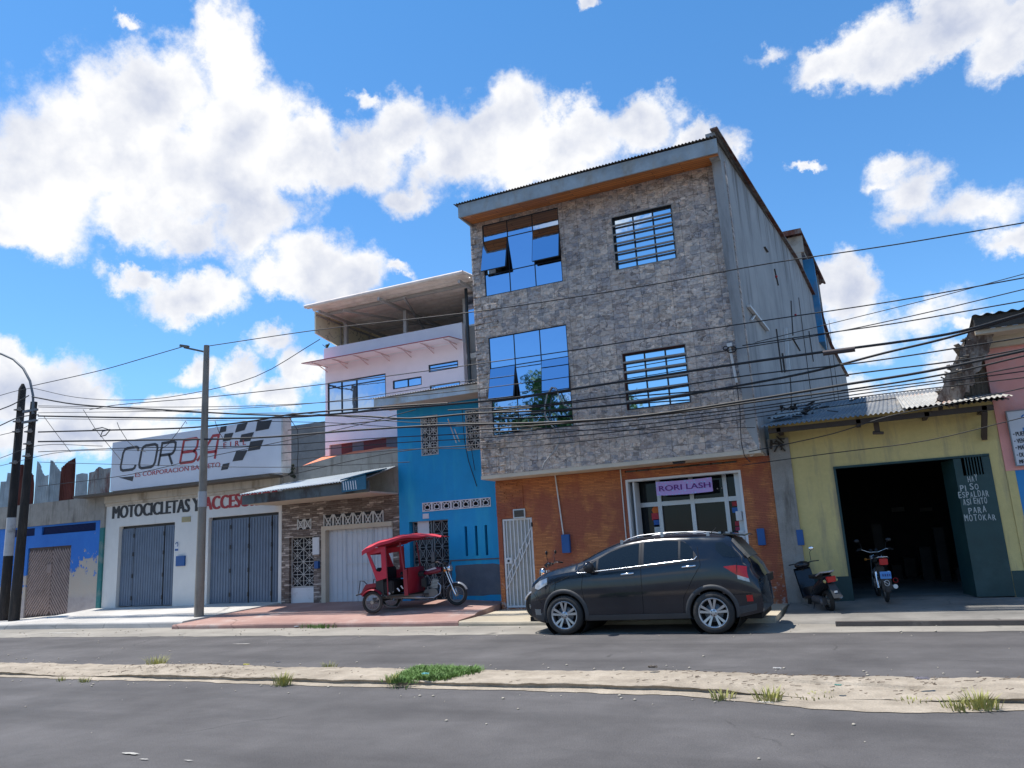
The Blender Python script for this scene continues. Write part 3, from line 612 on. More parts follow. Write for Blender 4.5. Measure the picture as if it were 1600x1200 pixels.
# banner
c0 = P(1024.2, 753, YB+.12); c1 = P(1114, 767, YB+.12); bx0, bx1 = c0[0], c1[0]; bz1 = c0[1]; bz0 = P(1027, 774.5, YB+.12)[1]
def banner_mat():
    mt, N = newmat('lilac_banner'); v = N.obj()
    vo = N.n('ShaderNodeTexVoronoi', {'Vector': N.vm('MULTIPLY', v, (1, 0, 1)), 'Scale': 14., 'Randomness': .5})
    N.out(N.mix(N.ramp(vo.outputs[0], [(.25, 1.), (.3, 0.)]), (.50, .35, .74), (.36, .52, .86)), .45); return mt
mb = MB(); mb.grid(lambda u, v: (bx0+(bx1-bx0)*u, YB+.12+.006*sin(u*9), bz0+(bz1-bz0)*v-.015*sin(pi*u)), 30, 2); mb.grid(lambda u, v: (bx0+(bx1-bx0)*u, YB+.135+.006*sin(u*9), bz0+(bz1-bz0)*v-.015*sin(pi*u)), 30, 2)
bn = tag(mb.build('shop_banner', banner_mat()), 'lilac banner with purple lettering hanging in the shop doorway behind the car', 'banner')
text('RORI LASH', simple('purple_ink', (.13, .01, .22), .5, var=.05), bn, bx0+.07, bx1-.04, bz0+.09, bz1-.10, YB+.108, bold=.022)
# rear penthouse
ph = thing('roof_shed', 'small blue shed with pale posts and a rusty flat roof standing behind the stone-clad building', 'shed', (-1.7, 28, 9.6))
mb = MB(); mb.box(-3.2, -.32, 28.2, 31.0, 8.0, 11.1); mb.build('shed_wall', simple('sky_blue_board', (.03, .22, .45), .7, var=.2, grime=(.2, .25, .3)), ph)
mb = MB(); mb.corr((-3.4, 26.8, 11.75), (-.55, 26.8, 11.75), (-3.3, 31.4, 11.05), (-.02, 31.4, 11.05), .15, .03, 2); mb.box(-3.4, -.55, 26.75, 26.79, 11.6, 11.78); mb.build('shed_roof', ZRUST, ph)
mb = MB(); 
for x, y in ((-.75, 27.1), (-.35, 30.6), (-2.6, 27.1)): mb.box(x-.09, x+.09, y-.09, y+.09, 9.5, 11.5)
mb.bar((-.75, 27.1, 11.5), (-.35, 30.9, 11.0), .12, .12); mb.box(-3.3, -.55, 27.0, 27.12, 11.0, 11.6); mb.build('shed_post', simple('pale_timber', (.42, .38, .32), .8, grime=(.15, .12, .1)), ph)
YW = 17.4
def louvre_door(root, a, y, mat_, folds, nm='folding_door', wide=.105, rz=None):
    """ribbed steel folding door: panel with raised vertical ribs, hinge pins at the folds"""
    x0, x1, z0, z1 = a; mb = MB(); mb.box(x0, x1, y, y+.03, z0, z1); n = int((x1-x0)/wide)
    for i in range(n):
        x = x0+(x1-x0)*(i+.5)/n; w_ = (x1-x0)/n*.30; mb.add([(x-w_, y-.0, z0+.03), (x-w_*.6, y-.022, z0+.03), (x+w_*.6, y-.022, z0+.03), (x+w_, y, z0+.03), (x-w_, y, z1-.03), (x-w_*.6, y-.022, z1-.03), (x+w_*.6, y-.022, z1-.03), (x+w_, y, z1-.03)], [(0, 1, 5, 4), (1, 2, 6, 5), (2, 3, 7, 6), (0, 3, 2, 1), (4, 5, 6, 7)])
    d = mb.build(nm, mat_, root)
    mb = MB()
    for f_ in folds:
        x = x0+(x1-x0)*f_; mb.box(x-.008, x+.008, y-.026, y-.001, z0, z1)
        for q in (.1, .38, .66, .9): mb.box(x-.022, x+.022, y-.05, y-.027, z0+(z1-z0)*q-.06, z0+(z1-z0)*q+.06)
    if folds: mb.build('hinge', BLACKP, d)
    return d
# ------------------------------------------------------------------ MOTORCYCLE SHOP
WP = simple('offwhite_wall', (.68, .66, .62), .8, var=.06, bump=.15, grime=(.46, .43, .39), gsc=1.6, glo=.6, streak=True)
GREYD = simple('grey_blue_steel', (.135, .175, .235), .5, .2, var=.15, grime=(.3, .31, .33), gsc=3., glo=.66, streak=True)
CONC = simple('raw_concrete', (.30, .28, .25), .9, var=.25, bump=.5, grime=(.10, .085, .07), gsc=1.6, glo=.52, streak=True)
B = thing('motorcycle_shop', 'white single-storey shop with two grey folding steel doors and a racing flag billboard above', 'shop building', (-18.8, YW, .38))
d1 = RC(186.5, 823, 268.8, 944.8, YW); d2 = RC(326.2, 809, 434.3, 940, YW); X0, X1 = -22.42, -15.14
mb = MB(); mb.wall(X0, X1, -.1, 3.98, YW, .25, [(d1[0], d1[1], .36, d1[3]), (d2[0], d2[1], .36, d2[3])]); mb.build('wall', WP, B)
for d in (d1, d2):
    mb = MB(); mb.box(d[0], d[1], YW+.16, YW+.2, d[3]-.09, d[3]+.0); mb.build('door_lintel_gap', BLACKP, B)
louvre_door(B, (d1[0], d1[1], .40, d1[3]-.08), YW+.12, GREYD, (.24, .78)); louvre_door(B, (d2[0], d2[1], .40, d2[3]-.08), YW+.12, GREYD, (.3, .56, .88))
mb = MB(); mb.box(X0, X1, YW+.25, 30, 3.9, 4.0); mb.box(X0, X0+.2, YW+.25, 30, -.1, 3.9); mb.build('roof_slab', CONC, B)
# thin dark ledge under the billboard, plaster bands
zb0 = P(172, 768, 16.95)[1]; mb = MB(); mb.box(X0-.9, X1-.0, 16.85, YW+.1, zb0-.10, zb0-.03); mb.build('ledge', simple('dark_ledge', (.10, .085, .07), .9, bump=.5), B)
mb = MB(); mb.box(X0, X1, YW-.10, YW-.003, zb0-.32, zb0-.105); mb.box(X0, X1, YW-.05, YW-.003, zb0-.42, zb0-.325); mb.build('plaster_band', simple('stained_cream', (.50, .44, .36), .85, grime=(.2, .15, .1), streak=True), B)
a = RC(175, 695, 440, 740, 16.95); sx0, sx1 = P(174, 730, 16.95)[0], P(440, 700, 16.95)[0]; sz0, sz1 = zb0, P(440, 652, 16.95)[1]
mb = MB(); mb.box(sx0, sx1, 16.95, 17.18, sz0, sz1); BB = mb.build('billboard', simple('white_vinyl', (.66, .69, .76), .4, var=.04), B)
mb = MB(); mb.box(sx1+.002, sx1+.05, 16.93, 17.3, sz0-.02, sz1+.02); mb.build('billboard_side', simple('white_side', (.62, .62, .60), .6, grime=(.3, .3, .28)), BB)
mb = MB()
for i in range(6): x = sx0+(sx1-sx0)*(i+.5)/6; mb.bar((x, 17.18, sz1-.1), (x, 18.0, sz0), .05)
mb.build('billboard_brace', GREYM, BB)
INK = simple('charcoal_vinyl', (.028, .028, .036), .45, var=.05); RINK = simple('red_vinyl', (.42, .03, .04), .45, var=.05)
ys = 16.944; L = lambda px, py: P(px, py, ys)
za, zc = L(200, 737)[1], L(190, 703)[1]
z_lo = sz0+.62; z_hi = sz0+1.22
def bx(px, py): return P(px, py, ys)[0]
# italic outline letters drawn from strokes
def stroke(mb, pts, w=.075, closed=False):
    pts = [Vector((p[0], p[1])) for p in pts]; n = len(pts); le, ri = [], []
    for i in range(n):
        if closed: d0 = (pts[i]-pts[i-1]).normalized(); d1_ = (pts[(i+1) % n]-pts[i]).normalized()
        else: d0 = (pts[i]-pts[max(0, i-1)]).normalized() if i else (pts[1]-pts[0]).normalized(); d1_ = (pts[min(n-1, i+1)]-pts[i]).normalized() if i < n-1 else d0
        t = (d0+d1_); t = t.normalized() if t.length > 1e-4 else d0; nn = Vector((-t.y, t.x)); q = w/2/max(.5, nn.dot(Vector((-d0.y, d0.x)))); le.append(pts[i]+nn*q); ri.append(pts[i]-nn*q)
    vs = [(p.x, ys, p.y) for p in le+ri]; mb.add(vs, [(i, (i+1) % n, n+(i+1) % n, n+i) for i in range(n if closed else n-1)])
def letter(ch, x, z, w, h, mat_, sh_=.22, st=.085):
    T = lambda pts: [(x+u*w+v*h*sh_, z+v*h) for u, v in pts]; mb = MB(); r = .16
    if ch == 'C': stroke(mb, T([(.95, .2), (.92, .06), (.8, 0), (.2, 0), (.06, .06), (0, .2), (0, .8), (.06, .94), (.2, 1), (.8, 1), (.92, .94), (.95, .8)]), st)
    if ch == 'O': stroke(mb, T([(.2, 0), (.8, 0), (.94, .06), (1, .2), (1, .8), (.94, .94), (.8, 1), (.2, 1), (.06, .94), (0, .8), (0, .2), (.06, .06)]), st, True)
    if ch in 'RB': 
        stroke(mb, T([(0, 0), (0, 1), (.8, 1), (.93, .93), (.95, .8), (.95, .62), (.86, .5), (.75, .46), (0, .46)]), st)
        if ch == 'R': stroke(mb, T([(.6, .46), (.95, 0)]), st)
        else: stroke(mb, T([(.75, .46), (.92, .4), (1, .28), (1, .16), (.93, .04), (.8, 0), (0, 0)]), st)
    if ch == 'A': stroke(mb, T([(-.12, 0), (.62, 1), (.98, 1), (.98, 0)]), st); stroke(mb, T([(.16, .32), (.98, .32)]), st)
    mb.build('lettering', mat_, BB)
hx = sx1-sx0
ux = lambda f: sx0+hx*f
# letter positions measured along the sign
def fr(px, py): return P(px, py, ys)
LX = [('C', (187, 738), (214, 733), INK), ('O', (216, 734), (243, 728), INK), ('R', (247, 730), (272, 726), INK), ('B', (281, 727), (307, 722), RINK), ('A', (311, 722), (338, 718), RINK)]
for ch, p0, p1, m_ in LX:
    a = fr(*p0); b = fr(*p1); letter(ch, a[0], z_lo, (b[0]-a[0])*.92, z_hi-z_lo+ .1, m_, .2)
text('ES CORPORACION BARRETO', RINK, BB, fr(211, 748)[0], fr(344, 730)[0], sz0+.36, sz0+.50, ys, bold=.02)
text('EIRL', RINK, BB, fr(349, 700)[0], fr(384, 698)[0], sz0+.92, sz0+1.07, ys, sp=1.9, bold=.03)
mb = MB(); a = fr(185, 746); b = fr(209, 744); c = fr(207, 752); flat(mb, [(a[0], a[1]), (b[0], b[1]), (c[0], c[1])], ys); mb.build('swoosh', INK, BB)
mb = MB()
for q in [[(345, 667), (354, 665), (353, 674), (342, 677)], [(371, 663), (387, 660), (382, 672), (367, 676)], [(402, 659), (425, 656), (420, 670), (399, 674)], [(351, 678), (365, 676), (360, 688), (348, 690)], [(377, 679), (397, 675), (391, 689), (374, 691)],
          [(391, 690), (412, 687), (406, 702), (387, 705)], [(369, 705), (387, 703), (379, 719), (363, 721)], [(348, 725), (359, 723), (356, 733), (345, 735)]]:
    flat(mb, [fr(*p) for p in q][::-1], ys)
mb.build('checkered_flag', INK, BB)
a = P(176, 810, YW-.006); mx1 = P(311, 797, YW-.006)[0]; zt0, zt1 = P(176, 811, YW)[1], P(176, 791.5, YW)[1]
text('MOTOCICLETAS', simple('black_letter', (.02, .02, .022), .5, var=.05), B, a[0], P(296, 799, YW)[0], zt0, zt1, YW-.008, bold=.06)
text('Y', simple('black_letter2', (.02, .02, .022), .5, var=.05), B, P(301, 799, YW)[0], P(313, 799, YW)[0], zt0, zt1, YW-.008, bold=.06)
text('ACCESORIOS', simple('red_letter', (.36, .02, .025), .5, var=.05), B, P(319, 795, YW)[0], P(433, 785, YW)[0], zt0, zt1, YW-.008, bold=.06)
a = RC(277, 869, 290, 884, YW); mb = MB(); mb.box(a[0], a[1], YW-.06, YW-.001, a[2], a[3]); mb.build('meter_box', METER, B, bevel=.006)
a = RC(284.5, 808, 298, 815, YW); mb = MB(); mb.box(a[0], a[1], YW-.015, YW-.001, a[2], a[3]); mb.build('number_plate', simple('ochre_plate', (.36, .30, .16), .6), B)
a = RC(273.5, 849, 279.5, 862, YW); mb = MB(); mb.box(a[0], a[1], YW-.012, YW-.001, a[2], a[3]); np_ = mb.build('small_blue_sign', WHITE, B)
mb = MB(); mb.box(a[0]+.02, a[1]-.02, YW-.016, YW-.0125, a[2]+.03, a[2]+.09); mb.tube([(a[0]+.09+.05*cos(t), YW-.016, a[2]+.22+.06*sin(t)) for t in [i*.6-1.2 for i in range(8)]], .012, 5); mb.build('sign_mark', METER, np_)
# ------------------------------------------------------------------ VENEER HOUSE (brown stone, white garage door)
B = thing('veneer_house', 'low house faced in dark brown ledge stone, white garage door under a tin awning', 'house', (-13.2, YW, .35))
X0, X1 = -15.13, -11.18
pd = RC(452, 840, 490, 943, YW); ggd = RC(509, 829, 615, 942, YW); st1 = RC(465, 812, 487, 826, YW); st2 = RC(506, 805, 600, 822, YW)
zt1_ = P(600, 797, YW)[1]; zt0_ = P(600, 815, YW)[1]
mb = MB(); mb.wall(X0, X1, -.1, 3.12, YW, .25, [(pd[0], pd[1], .3, pd[3]), (ggd[0]-.12, ggd[1]+.02, .3, ggd[3]+.1)]); mb.build('veneer_wall', VENEER, B)
mb = MB(); x0, x1 = ggd[0]-.12, ggd[1]+.02; mb.box(x0, x0+.14, YW-.05, YW+.2, .28, ggd[3]+.12); mb.box(x0+.14, x1, YW-.05, YW+.2, ggd[3], ggd[3]+.12); mb.build('garage_surround', CREAM, B)
WGD = simple('white_steel_door', (.55, .57, .60), .5, var=.05, grime=(.34, .31, .27), gsc=2, glo=.62, streak=True)
gdd = louvre_door(B, (ggd[0]+.02, ggd[1], .33, ggd[3]), YW+.12, WGD, (), 'garage_door', .16)
mb = MB(); x0 = ggd[0]+(ggd[1]-ggd[0])*.28; mb.box(x0, x0+.9, YW+.07, YW+.095, 1.35, 1.37); mb.box(x0, x0+.9, YW+.07, YW+.095, 2.15, 2.17); frame_rect(mb, x0-.02, x0+.92, .9, 2.4, YW+.08, .02, .015); mb.build('wicket_trim', WGD, gdd)
def grille(root, a, y, nx, nz, mat_, nm='grille', bg=DARK, rad=.013, plus=True):
    """wrought grille: frame, rosettes made of crossing bars and rings"""
    x0, x1, z0, z1 = a; mb = MB(); frame_rect(mb, x0, x1, z0, z1, y, .025, .02); cw, ch = (x1-x0)/nx, (z1-z0)/nz
    for i in range(1, nx): mb.box(x0+cw*i-rad*.6, x0+cw*i+rad*.6, y, y+.015, z0+.02, z1-.02)
    for j in range(1, nz): mb.box(x0+.02, x1-.02, y+.001, y+.016, z0+ch*j-rad*.6, z0+ch*j+rad*.6)
    for i in range(nx):
        for j in range(nz):
            cx, cz = x0+cw*(i+.5), z0+ch*(j+.5)
            mb.bar((cx-cw*.48, y-.004, cz-ch*.48), (cx+cw*.48, y-.004, cz+ch*.48), rad, .01, (0, 1, 0)); mb.bar((cx-cw*.48, y-.006, cz+ch*.48), (cx+cw*.48, y-.006, cz-ch*.48), rad, .01, (0, 1, 0))
            q = min(cw, ch)*.27; mb.tube([(cx+q*cos(t)*cw/min(cw, ch), y-.004, cz+q*sin(t)*ch/min(cw, ch)) for t in [2*pi*n_/10 for n_ in range(10)]], rad*.45, 4, closed=True)
            if plus: mb.bar((cx, y-.002, cz-ch*.48), (cx, y-.002, cz+ch*.48), rad*.7, .008, (0, 1, 0)); mb.bar((cx-cw*.48, y-.003, cz), (cx+cw*.48, y-.003, cz), rad*.7, .008, (0, 1, 0))
    g = mb.build(nm, mat_, root)
    if bg: mb = MB(); mb.box(x0, x1, y+.10, y+.12, z0, z1); mb.build('dark_glazing', bg, g)
    return g
WIR = simple('white_ironwork', (.52, .51, .48), .5, var=.12)
g = grille(B, (pd[0], pd[1], .78, pd[3]), YW+.1, 2, 4, WIR, 'door', DARK); mb = MB(); mb.box(pd[0], pd[1], YW+.09, YW+.13, .33, .77); mb.build('door_lower_panel', WHITE, g)
# openwork vent blocks: white X shapes over flat dark sheets standing for shaded recesses
def vents(a, n, y, nm='vent_block'):
    x0, x1, z0, z1 = a; w_ = (x1-x0)/n
    for i in range(n):
        q0 = x0+w_*i; q1 = q0+w_; mb = MB(); frame = .03
        mb.box(q0, q0+frame, y-.02, y-.001, z0, z1); mb.box(q1-frame, q1, y-.02, y-.001, z0, z1)
        mb.bar((q0+.02, y-.012, z0), (q1-.02, y-.012, z1), .035, .02, (0, 1, 0)); mb.bar((q0+.02, y-.014, z1), (q1-.02, y-.014, z0), .035, .02, (0, 1, 0)); cx, cz = (q0+q1)/2, (z0+z1)/2
        mb.tube([(cx+w_*.26*cos(t), y-.01, cz+(z1-z0)*.3*sin(t)) for t in [2*pi*k_/10 for k_ in range(10)]], .014, 4, closed=True)
        v_ = mb.build(nm, WIR, B); mb = MB(); mb.box(q0+.03, q1-.03, y-.004, y-.0015, z0, z1); mb.build('vent_shade_sheet', DARK, v_)
vents(st1, 2, YW); vents(st2, 6, YW)
a = RC(490, 857, 500, 869, YW); mb = MB(); mb.box(a[0], a[1], YW-.05, YW-.001, a[2]+.05, a[3]+.3); mb.build('white_meter_cover', WHITE, B)
a = RC(494, 871, 500, 888, YW); mb = MB(); mb.box(a[0], a[1], YW-.09, YW-.001, a[2], a[3]-.1); mb.build('meter_box', METER, B)
# tin awning with dark fascia and beige soffit
ax0 = -15.35; YA = 16.05
mb = MB(); mb.corr((ax0, YA-.12, 3.36), (X1-.01, YA-.12, 3.44), (X0+.2, YW-.0, 3.72), (X1-.01, YW-.0, 3.86), .09, .014, 2); aw = mb.build('tin_awning', simple('bright_zinc', (.50, .56, .60), .35, .45, var=.12, grime=(.3, .22, .18), gsc=2, glo=.64), B)
mb = MB(); mb.prism([(ax0, YA, 3.09), (X1-.01, YA, 3.12), (X1-.01, YA, 3.40), (ax0, YA, 3.33)], (0, .04, 0)); mb.build('awning_fascia', zinc('old_fascia', (.10, .12, .125), (.05, .035, .03), .5, .7, .1), aw)
mb = MB(); mb.box(ax0, X1-.01, YA+.04, YW-.002, 3.10, 3.14); mb.build('awning_soffit', CREAM, aw)
mb = MB(); mb.prism([(-11.95, 15.9, 3.45), (X1-.015, 15.9, 3.55), (X1-.015, 16.9, 3.74), (-11.75, 16.9, 3.66)], (0, 0, .035)); mb.prism([(-11.93, 15.93, 3.15), (X1-.015, 15.93, 3.18), (X1-.015, 15.93, 3.54), (-11.93, 15.93, 3.44)], (0, .03, 0)); sc_ = mb.build('blue_side_canopy', zinc('teal_sheet', (.02, .12, .19), (.03, .06, .08), .6, .5, .1), aw)
mb = MB()
for i in range(6): x = -11.88+.075*i; mb.bar((x, 15.925, 3.42), (x+.03, 15.925, 3.20), .025, .006, (0, 1, 0))
mb.build('white_scratches', WHITE, sc_)
pz = P(450, 733, YW)[1]; pz1 = P(600, 702, YW)[1]
mb = MB(); mb.prism([(X0, YW+.02, 3.125), (X1, YW+.02, 3.125), (X1, YW+.02, pz1), (-13.2, YW+.02, pz1-.02), (X0, YW+.02, pz-.05)], (0, .2, 0)); mb.build('parapet', CONC, B)
ORG = simple('orange_sheet', (.72, .20, .09), .7, var=.15, sc=1.2)
mb = MB(); mb.grid(lambda u, v: (X0+.05+(X1-X0-.1)*u, 17.7+2.0*v, (pz-.02+(pz1-pz)*min(1, u*1.9))+(.72-.36*u)*v+.02*sin(u*23)*v), 60, 6); mb.build('orange_roof_sheet', ORG, B)
mb = MB(); c = P(454, 735, YW-.1)
for i in range(30): mb.sphere((c[0]+random.gauss(0, .07), YW-.08+random.gauss(0, .03), c[1]+random.gauss(0, .1)), random.uniform(.02, .05), 6)
mb.build('mossy_lump', simple('moss', (.03, .035, .02), .95), B)
# ------------------------------------------------------------------ BLUE HOUSE
BLUE = simple('bright_blue_wall', (.0012, .31, .62), .6, var=.08, bump=.15, grime=(.02, .40, .62), gsc=.9, glo=.50, streak=True)
B = thing('blue_house', 'narrow two-storey turquoise blue house with white iron grilles beside the stone-clad building', 'house', (-9.6, YW, .3))
X0, X1 = -11.17, -8.13
g1 = RC(659, 653, 684, 708, YW); g2 = (P(729, 650, YW)[0], P(729, 650, YW)[0]+(g1[1]-g1[0]), g1[2], g1[3]); dr = (P(640, 850, YW)[0], P(701, 850, YW)[0], .33, P(690, 812, YW)[1])
slots = []
for px in (728.5, 744.5, 760): x = P(px, 846, YW)[0]; slots.append((x-.035, x+.035, P(728, 869, YW)[1], P(728, 822.5, YW)[1]))
vb = (P(660.5, 795, YW)[0], P(767, 785, YW)[0], P(660, 800, YW)[1], P(660, 786, YW)[1])
mb = MB(); mb.wall(X0, X1, -.1, 5.42, YW, .25, [g1, g2, dr, vb]+slots); mb.box(X0, X0+.2, YW+.25, 26, -.1, 5.4); mb.build('blue_wall', BLUE, B)
for a in (g1, g2): grille(B, (a[0]-.03, a[1]+.03, a[2]-.03, a[3]+.03), YW-.02, 2, 4, WIR, 'window_grille', DARK, .018)
mb = MB(); mb.box(vb[0], vb[1], YW+.12, YW+.14, vb[2], vb[3]); 
for s_ in slots: mb.box(s_[0], s_[1], YW+.12, YW+.14, s_[2], s_[3])
mb.build('dark_opening', simple('slot_dark', (.012, .014, .02), .9), B)
n = 7; w_ = (vb[1]-vb[0])/n
for i in range(n):
    x0 = vb[0]+w_*i; x1 = x0+w_; cx, cz = (x0+x1)/2, (vb[2]+vb[3])/2; hh = (vb[3]-vb[2]); mb = MB(); frame_rect(mb, x0, x1, vb[2], vb[3], YW-.02, .022, .08)
    mb.tube([(cx+w_*.27*cos(t)*(1-.12*sin(t)), YW+.0, cz-.01+hh*.27*sin(t)+(.04*hh if abs(t-pi/2) < .2 else 0)) for t in [2*pi*k_/12 for k_ in range(12)]], .016, 5, closed=True)
    for sgn in (-1, 1): mb.bar((cx+sgn*w_*.2, YW, cz+hh*.2), (cx+sgn*w_*.45, YW, cz+hh*.45), .02); mb.bar((cx+sgn*w_*.15, YW, cz-hh*.25), (cx+sgn*w_*.42, YW, cz-hh*.42), .02)
    mb.bar((cx, YW, cz+hh*.25), (cx, YW, cz+hh*.47), .025); mb.build('openwork_block', WHITE, B)
# iron double door
x0, x1, z0, z1 = dr; DG = simple('grey_ironwork', (.26, .29, .31), .5, .3, var=.15)
xm = x0+(x1-x0)*.54; leaf = grille(B, (x0+.03, xm-.02, z0, z1), YW+.14, 3, 6, DG, 'door_leaf', DARK, .012, False); grille(B, (xm+.02, x1-.02, z0, z1), YW+.14, 2, 6, DG, 'door_leaf', DARK, .012, False)
mb = MB(); mb.box(xm-.05, xm+.05, YW+.10, YW+.14, 1.15, 1.55); mb.build('door_lock', GREYM, leaf)
a = RC(652.5, 815, 671, 838, YW+.12); mb = MB(); mb.box(a[0], a[1], YW+.115, YW+.128, a[2], a[3]); mb.build('notice_board', WHITE, leaf)
a = RC(661, 803, 670.5, 810, YW); mb = MB(); mb.box(a[0], a[1], YW-.02, YW-.001, a[2], a[3]); mb.build('number_plate', WHITE, B)
PATCH = simple('grey_cement_patch', (.10, .125, .16), .9, var=.2, bump=.3, grime=(.16, .18, .2))
a = RC(712, 884, 776, 929, YW); mb = MB(); rr = random.Random(5); pts = []
for t in range(26):
    u = t/26*4; s_ = int(u); f_ = u-s_; j = rr.uniform(-.02, .02)
    pts.append([(a[0]+(X1-.03-a[0])*f_, a[3]+j), (X1-.03, a[3]+(a[2]-a[3])*f_), (X1-.03+(a[0]-X1+.03)*f_, a[2]+j), (a[0]+j, a[2]+(a[3]-a[2])*f_)][s_])
flat(mb, pts, YW-.006); mb.build('cement_patch', PATCH, B)
mb = MB(); z_ = P(705, 876, YW)[1]; mb.box(dr[1]+.02, X1-.02, YW-.012, YW-.001, z_-.02, z_+.015); mb.box(dr[1]+.02, dr[1]+.06, YW-.012, YW-.001, .3, z_-.02); mb.build('cement_line', PATCH, B)
# roof with metal fascia
z0 = P(586, 636, 16.6)[1]; z1 = P(583, 624.5, 16.6)[1]; rx0 = P(584, 630, 16.6)[0]
mb = MB(); mb.corr((rx0-.04, 16.52, z1+.02), (X1+.03, 16.52, z1+.03), (rx0-.04, 24, z1+.35), (X1-.02, 24, z1+.35), .076, .013, 2); rf = mb.build('roof', zinc('bright_zinc_roof', (.55, .57, .58), (.35, .28, .24), .6, .6, .1), B)
mb = MB(); mb.box(rx0, X1-.0, 16.6, 16.64, z0, z1); mb.build('fascia', zinc('streaky_fascia', (.52, .58, .62), (.50, .45, .36), .5, .5, .1, 2.2), rf)
mb = MB(); mb.box(rx0, X1-.0, 16.64, YW-.003, z0+.01, z0+.04); mb.build('soffit', CREAM, rf)
mb = MB(); a_ = lambda x, y, Y: (P(x, y, Y)[0], Y, P(x, y, Y)[1]); mb.tube([a_(706, 672, 17.2), a_(713, 692, 17.2)], .016); mb.tube([a_(710, 670, 17.2), a_(718, 690, 17.2)], .016); mb.tube([a_(700, 655, 16.55), a_(706, 672, 17.2)], .016); mb.build('service_conduit', PVC, B)
mb = MB(); mb.tube([a_(722, 640, 17.1), a_(726, 690, 17.3), a_(732, 720, 17.35), a_(745, 760, 17.37)], .01, 5); mb.tube([a_(726, 655, 17.1), a_(735, 690, 17.3), a_(742, 735, 17.35)], .008, 5); mb.build('service_cable', CABLE, B)
# ------------------------------------------------------------------ PINK APARTMENT BUILDING behind
YP = 19.0
LIL = simple('lilac_wall', (.93, .91, .96), .8, var=.04, bump=.1, grime=(.86, .83, .90), gsc=.5); PNK = simple('pale_pink_wall', (.94, .82, .86), .8, var=.05, bump=.1)
B = thing('pink_terrace_building', 'tall pale pink building with blue glazing and a corrugated canopy over its roof terrace', 'building', (-12.3, YP, .3))
X0, X1 = -14.82, -9.87; zp1 = 8.06; zaw = P(721, 548, 18.3)[1]
zz = P(600, 640, YP)[1]
w1 = (P(512, 620, YP)[0], P(603, 610, YP)[0], P(603, 637, YP)[1], P(603, 583, YP)[1]); w2 = RC(613.6, 595, 659, 601.5, YP); w3 = RC(669.4, 570.5, 716, 574.5, YP); w4 = (P(671.5, 605, YP)[0], P(719, 600, YP)[0], P(719, 628, YP)[1], P(671.5, 602.5, YP)[1])
w5 = (P(515, 700, YP)[0], -11.0, P(515, 709, YP)[1]-.1, P(515, 695.5, YP)[1])
mb = MB(); mb.wall(X0, X1, w1[2]-.02, w1[3]+.55, YP, .2, [w1, w2, w3, w4]); mb.build('pink_wall', PNK, B)
mb = MB(); mb.box(X0-.03, X1, YP-.03, YP+.17, w1[3]+.553, zp1); mb.box(X0, X0+.2, YP+.2, 27, 0, zp1); mb.build('parapet', LIL, B)
mb = MB(); mb.wall(X0-.01, X1, 0, w1[2]-.023, YP-.01, .2, [w5]); mb.build('lower_wall', LIL, B)
def glazing(root, a, y, xs, zs, fr_=.03, col_=BLACKP, gl=MIRROR):
    x0, x1, z0, z1 = a; mb = MB(); frame_rect(mb, x0, x1, z0, z1, y-.02, fr_, .06)
    for x in xs: X_ = x0+(x1-x0)*x; mb.box(X_-fr_*.4, X_+fr_*.4, y-.018, y+.03, z0+fr_, z1-fr_)
    for z in zs: Z_ = z0+(z1-z0)*z; mb.box(x0+fr_, x1-fr_, y-.016, y+.028, Z_-fr_*.4, Z_+fr_*.4)
    w = mb.build('window', col_, root); xx = [0]+list(xs)+[1]
    for i in range(len(xx)-1):
        g = MB(); t_ = random.uniform(-.004, .004); g.add([(x0+(x1-x0)*xx[i], y+.01+t_, z0), (x0+(x1-x0)*xx[i+1], y+.01-t_, z0), (x0+(x1-x0)*xx[i+1], y+.01-t_*.3, z1), (x0+(x1-x0)*xx[i], y+.01+t_, z1)], [(0, 1, 2, 3)]); g.build('pane', gl, w)
    return w
glazing(B, w1, YP+.03, (.24, .5), (.83,)); glazing(B, w2, YP+.03, (.52,), ()); glazing(B, w3, YP+.03, (), (.5,)); glazing(B, w4, YP+.03, (), ())
x0, x1, z0, z1 = w5; n = 9
for i in range(n):
    mb = MB(); mb.box(x0+(x1-x0)*i/n, x0+(x1-x0)*(i+1)/n, YP+.05+.003*i, YP+.07+.003*i, z0, z1); mb.build('louvre_panel', [simple('grey_louvre', (.16, .16, .18), .6), simple('red_louvre', (.14, .02, .02), .5)][i in (1, 3, 4, 6, 7)] if i else simple('grey_louvre0', (.2, .2, .23), .6), B)
mb = MB(); za = w1[3]+.53; mb.prism([(X0-.25, 18.15, za-.02), (X1, 18.15, za-.02), (X1, YP-.03, za+.06), (X0-.25, YP-.03, za+.06)], (0, 0, .02)); aw = mb.build('red_awning', simple('red_sheet', (.42, .05, .05), .5, var=.1), B)
mb = MB(); mb.prism([(X0-.20, 18.17, za-.035), (X1, 18.17, za-.035), (X1, YP-.033, za+.045), (X0-.20, YP-.033, za+.045)], (0, 0, .012)); mb.build('awning_underside', PNK, aw)
mb = MB(); 
PBK = simple('pink_bracket', (.62, .42, .42), .6)
for i in range(7): x = X0+.1+(X1-X0-.3)*i/6; mb = MB(); mb.bar((x, YP-.02, za-.18), (x, 18.5, za-.035), .02); mb.box(x-.012, x+.012, 18.2, YP-.02, za-.045, za-.02); mb.build('awning_bracket', PBK, aw)
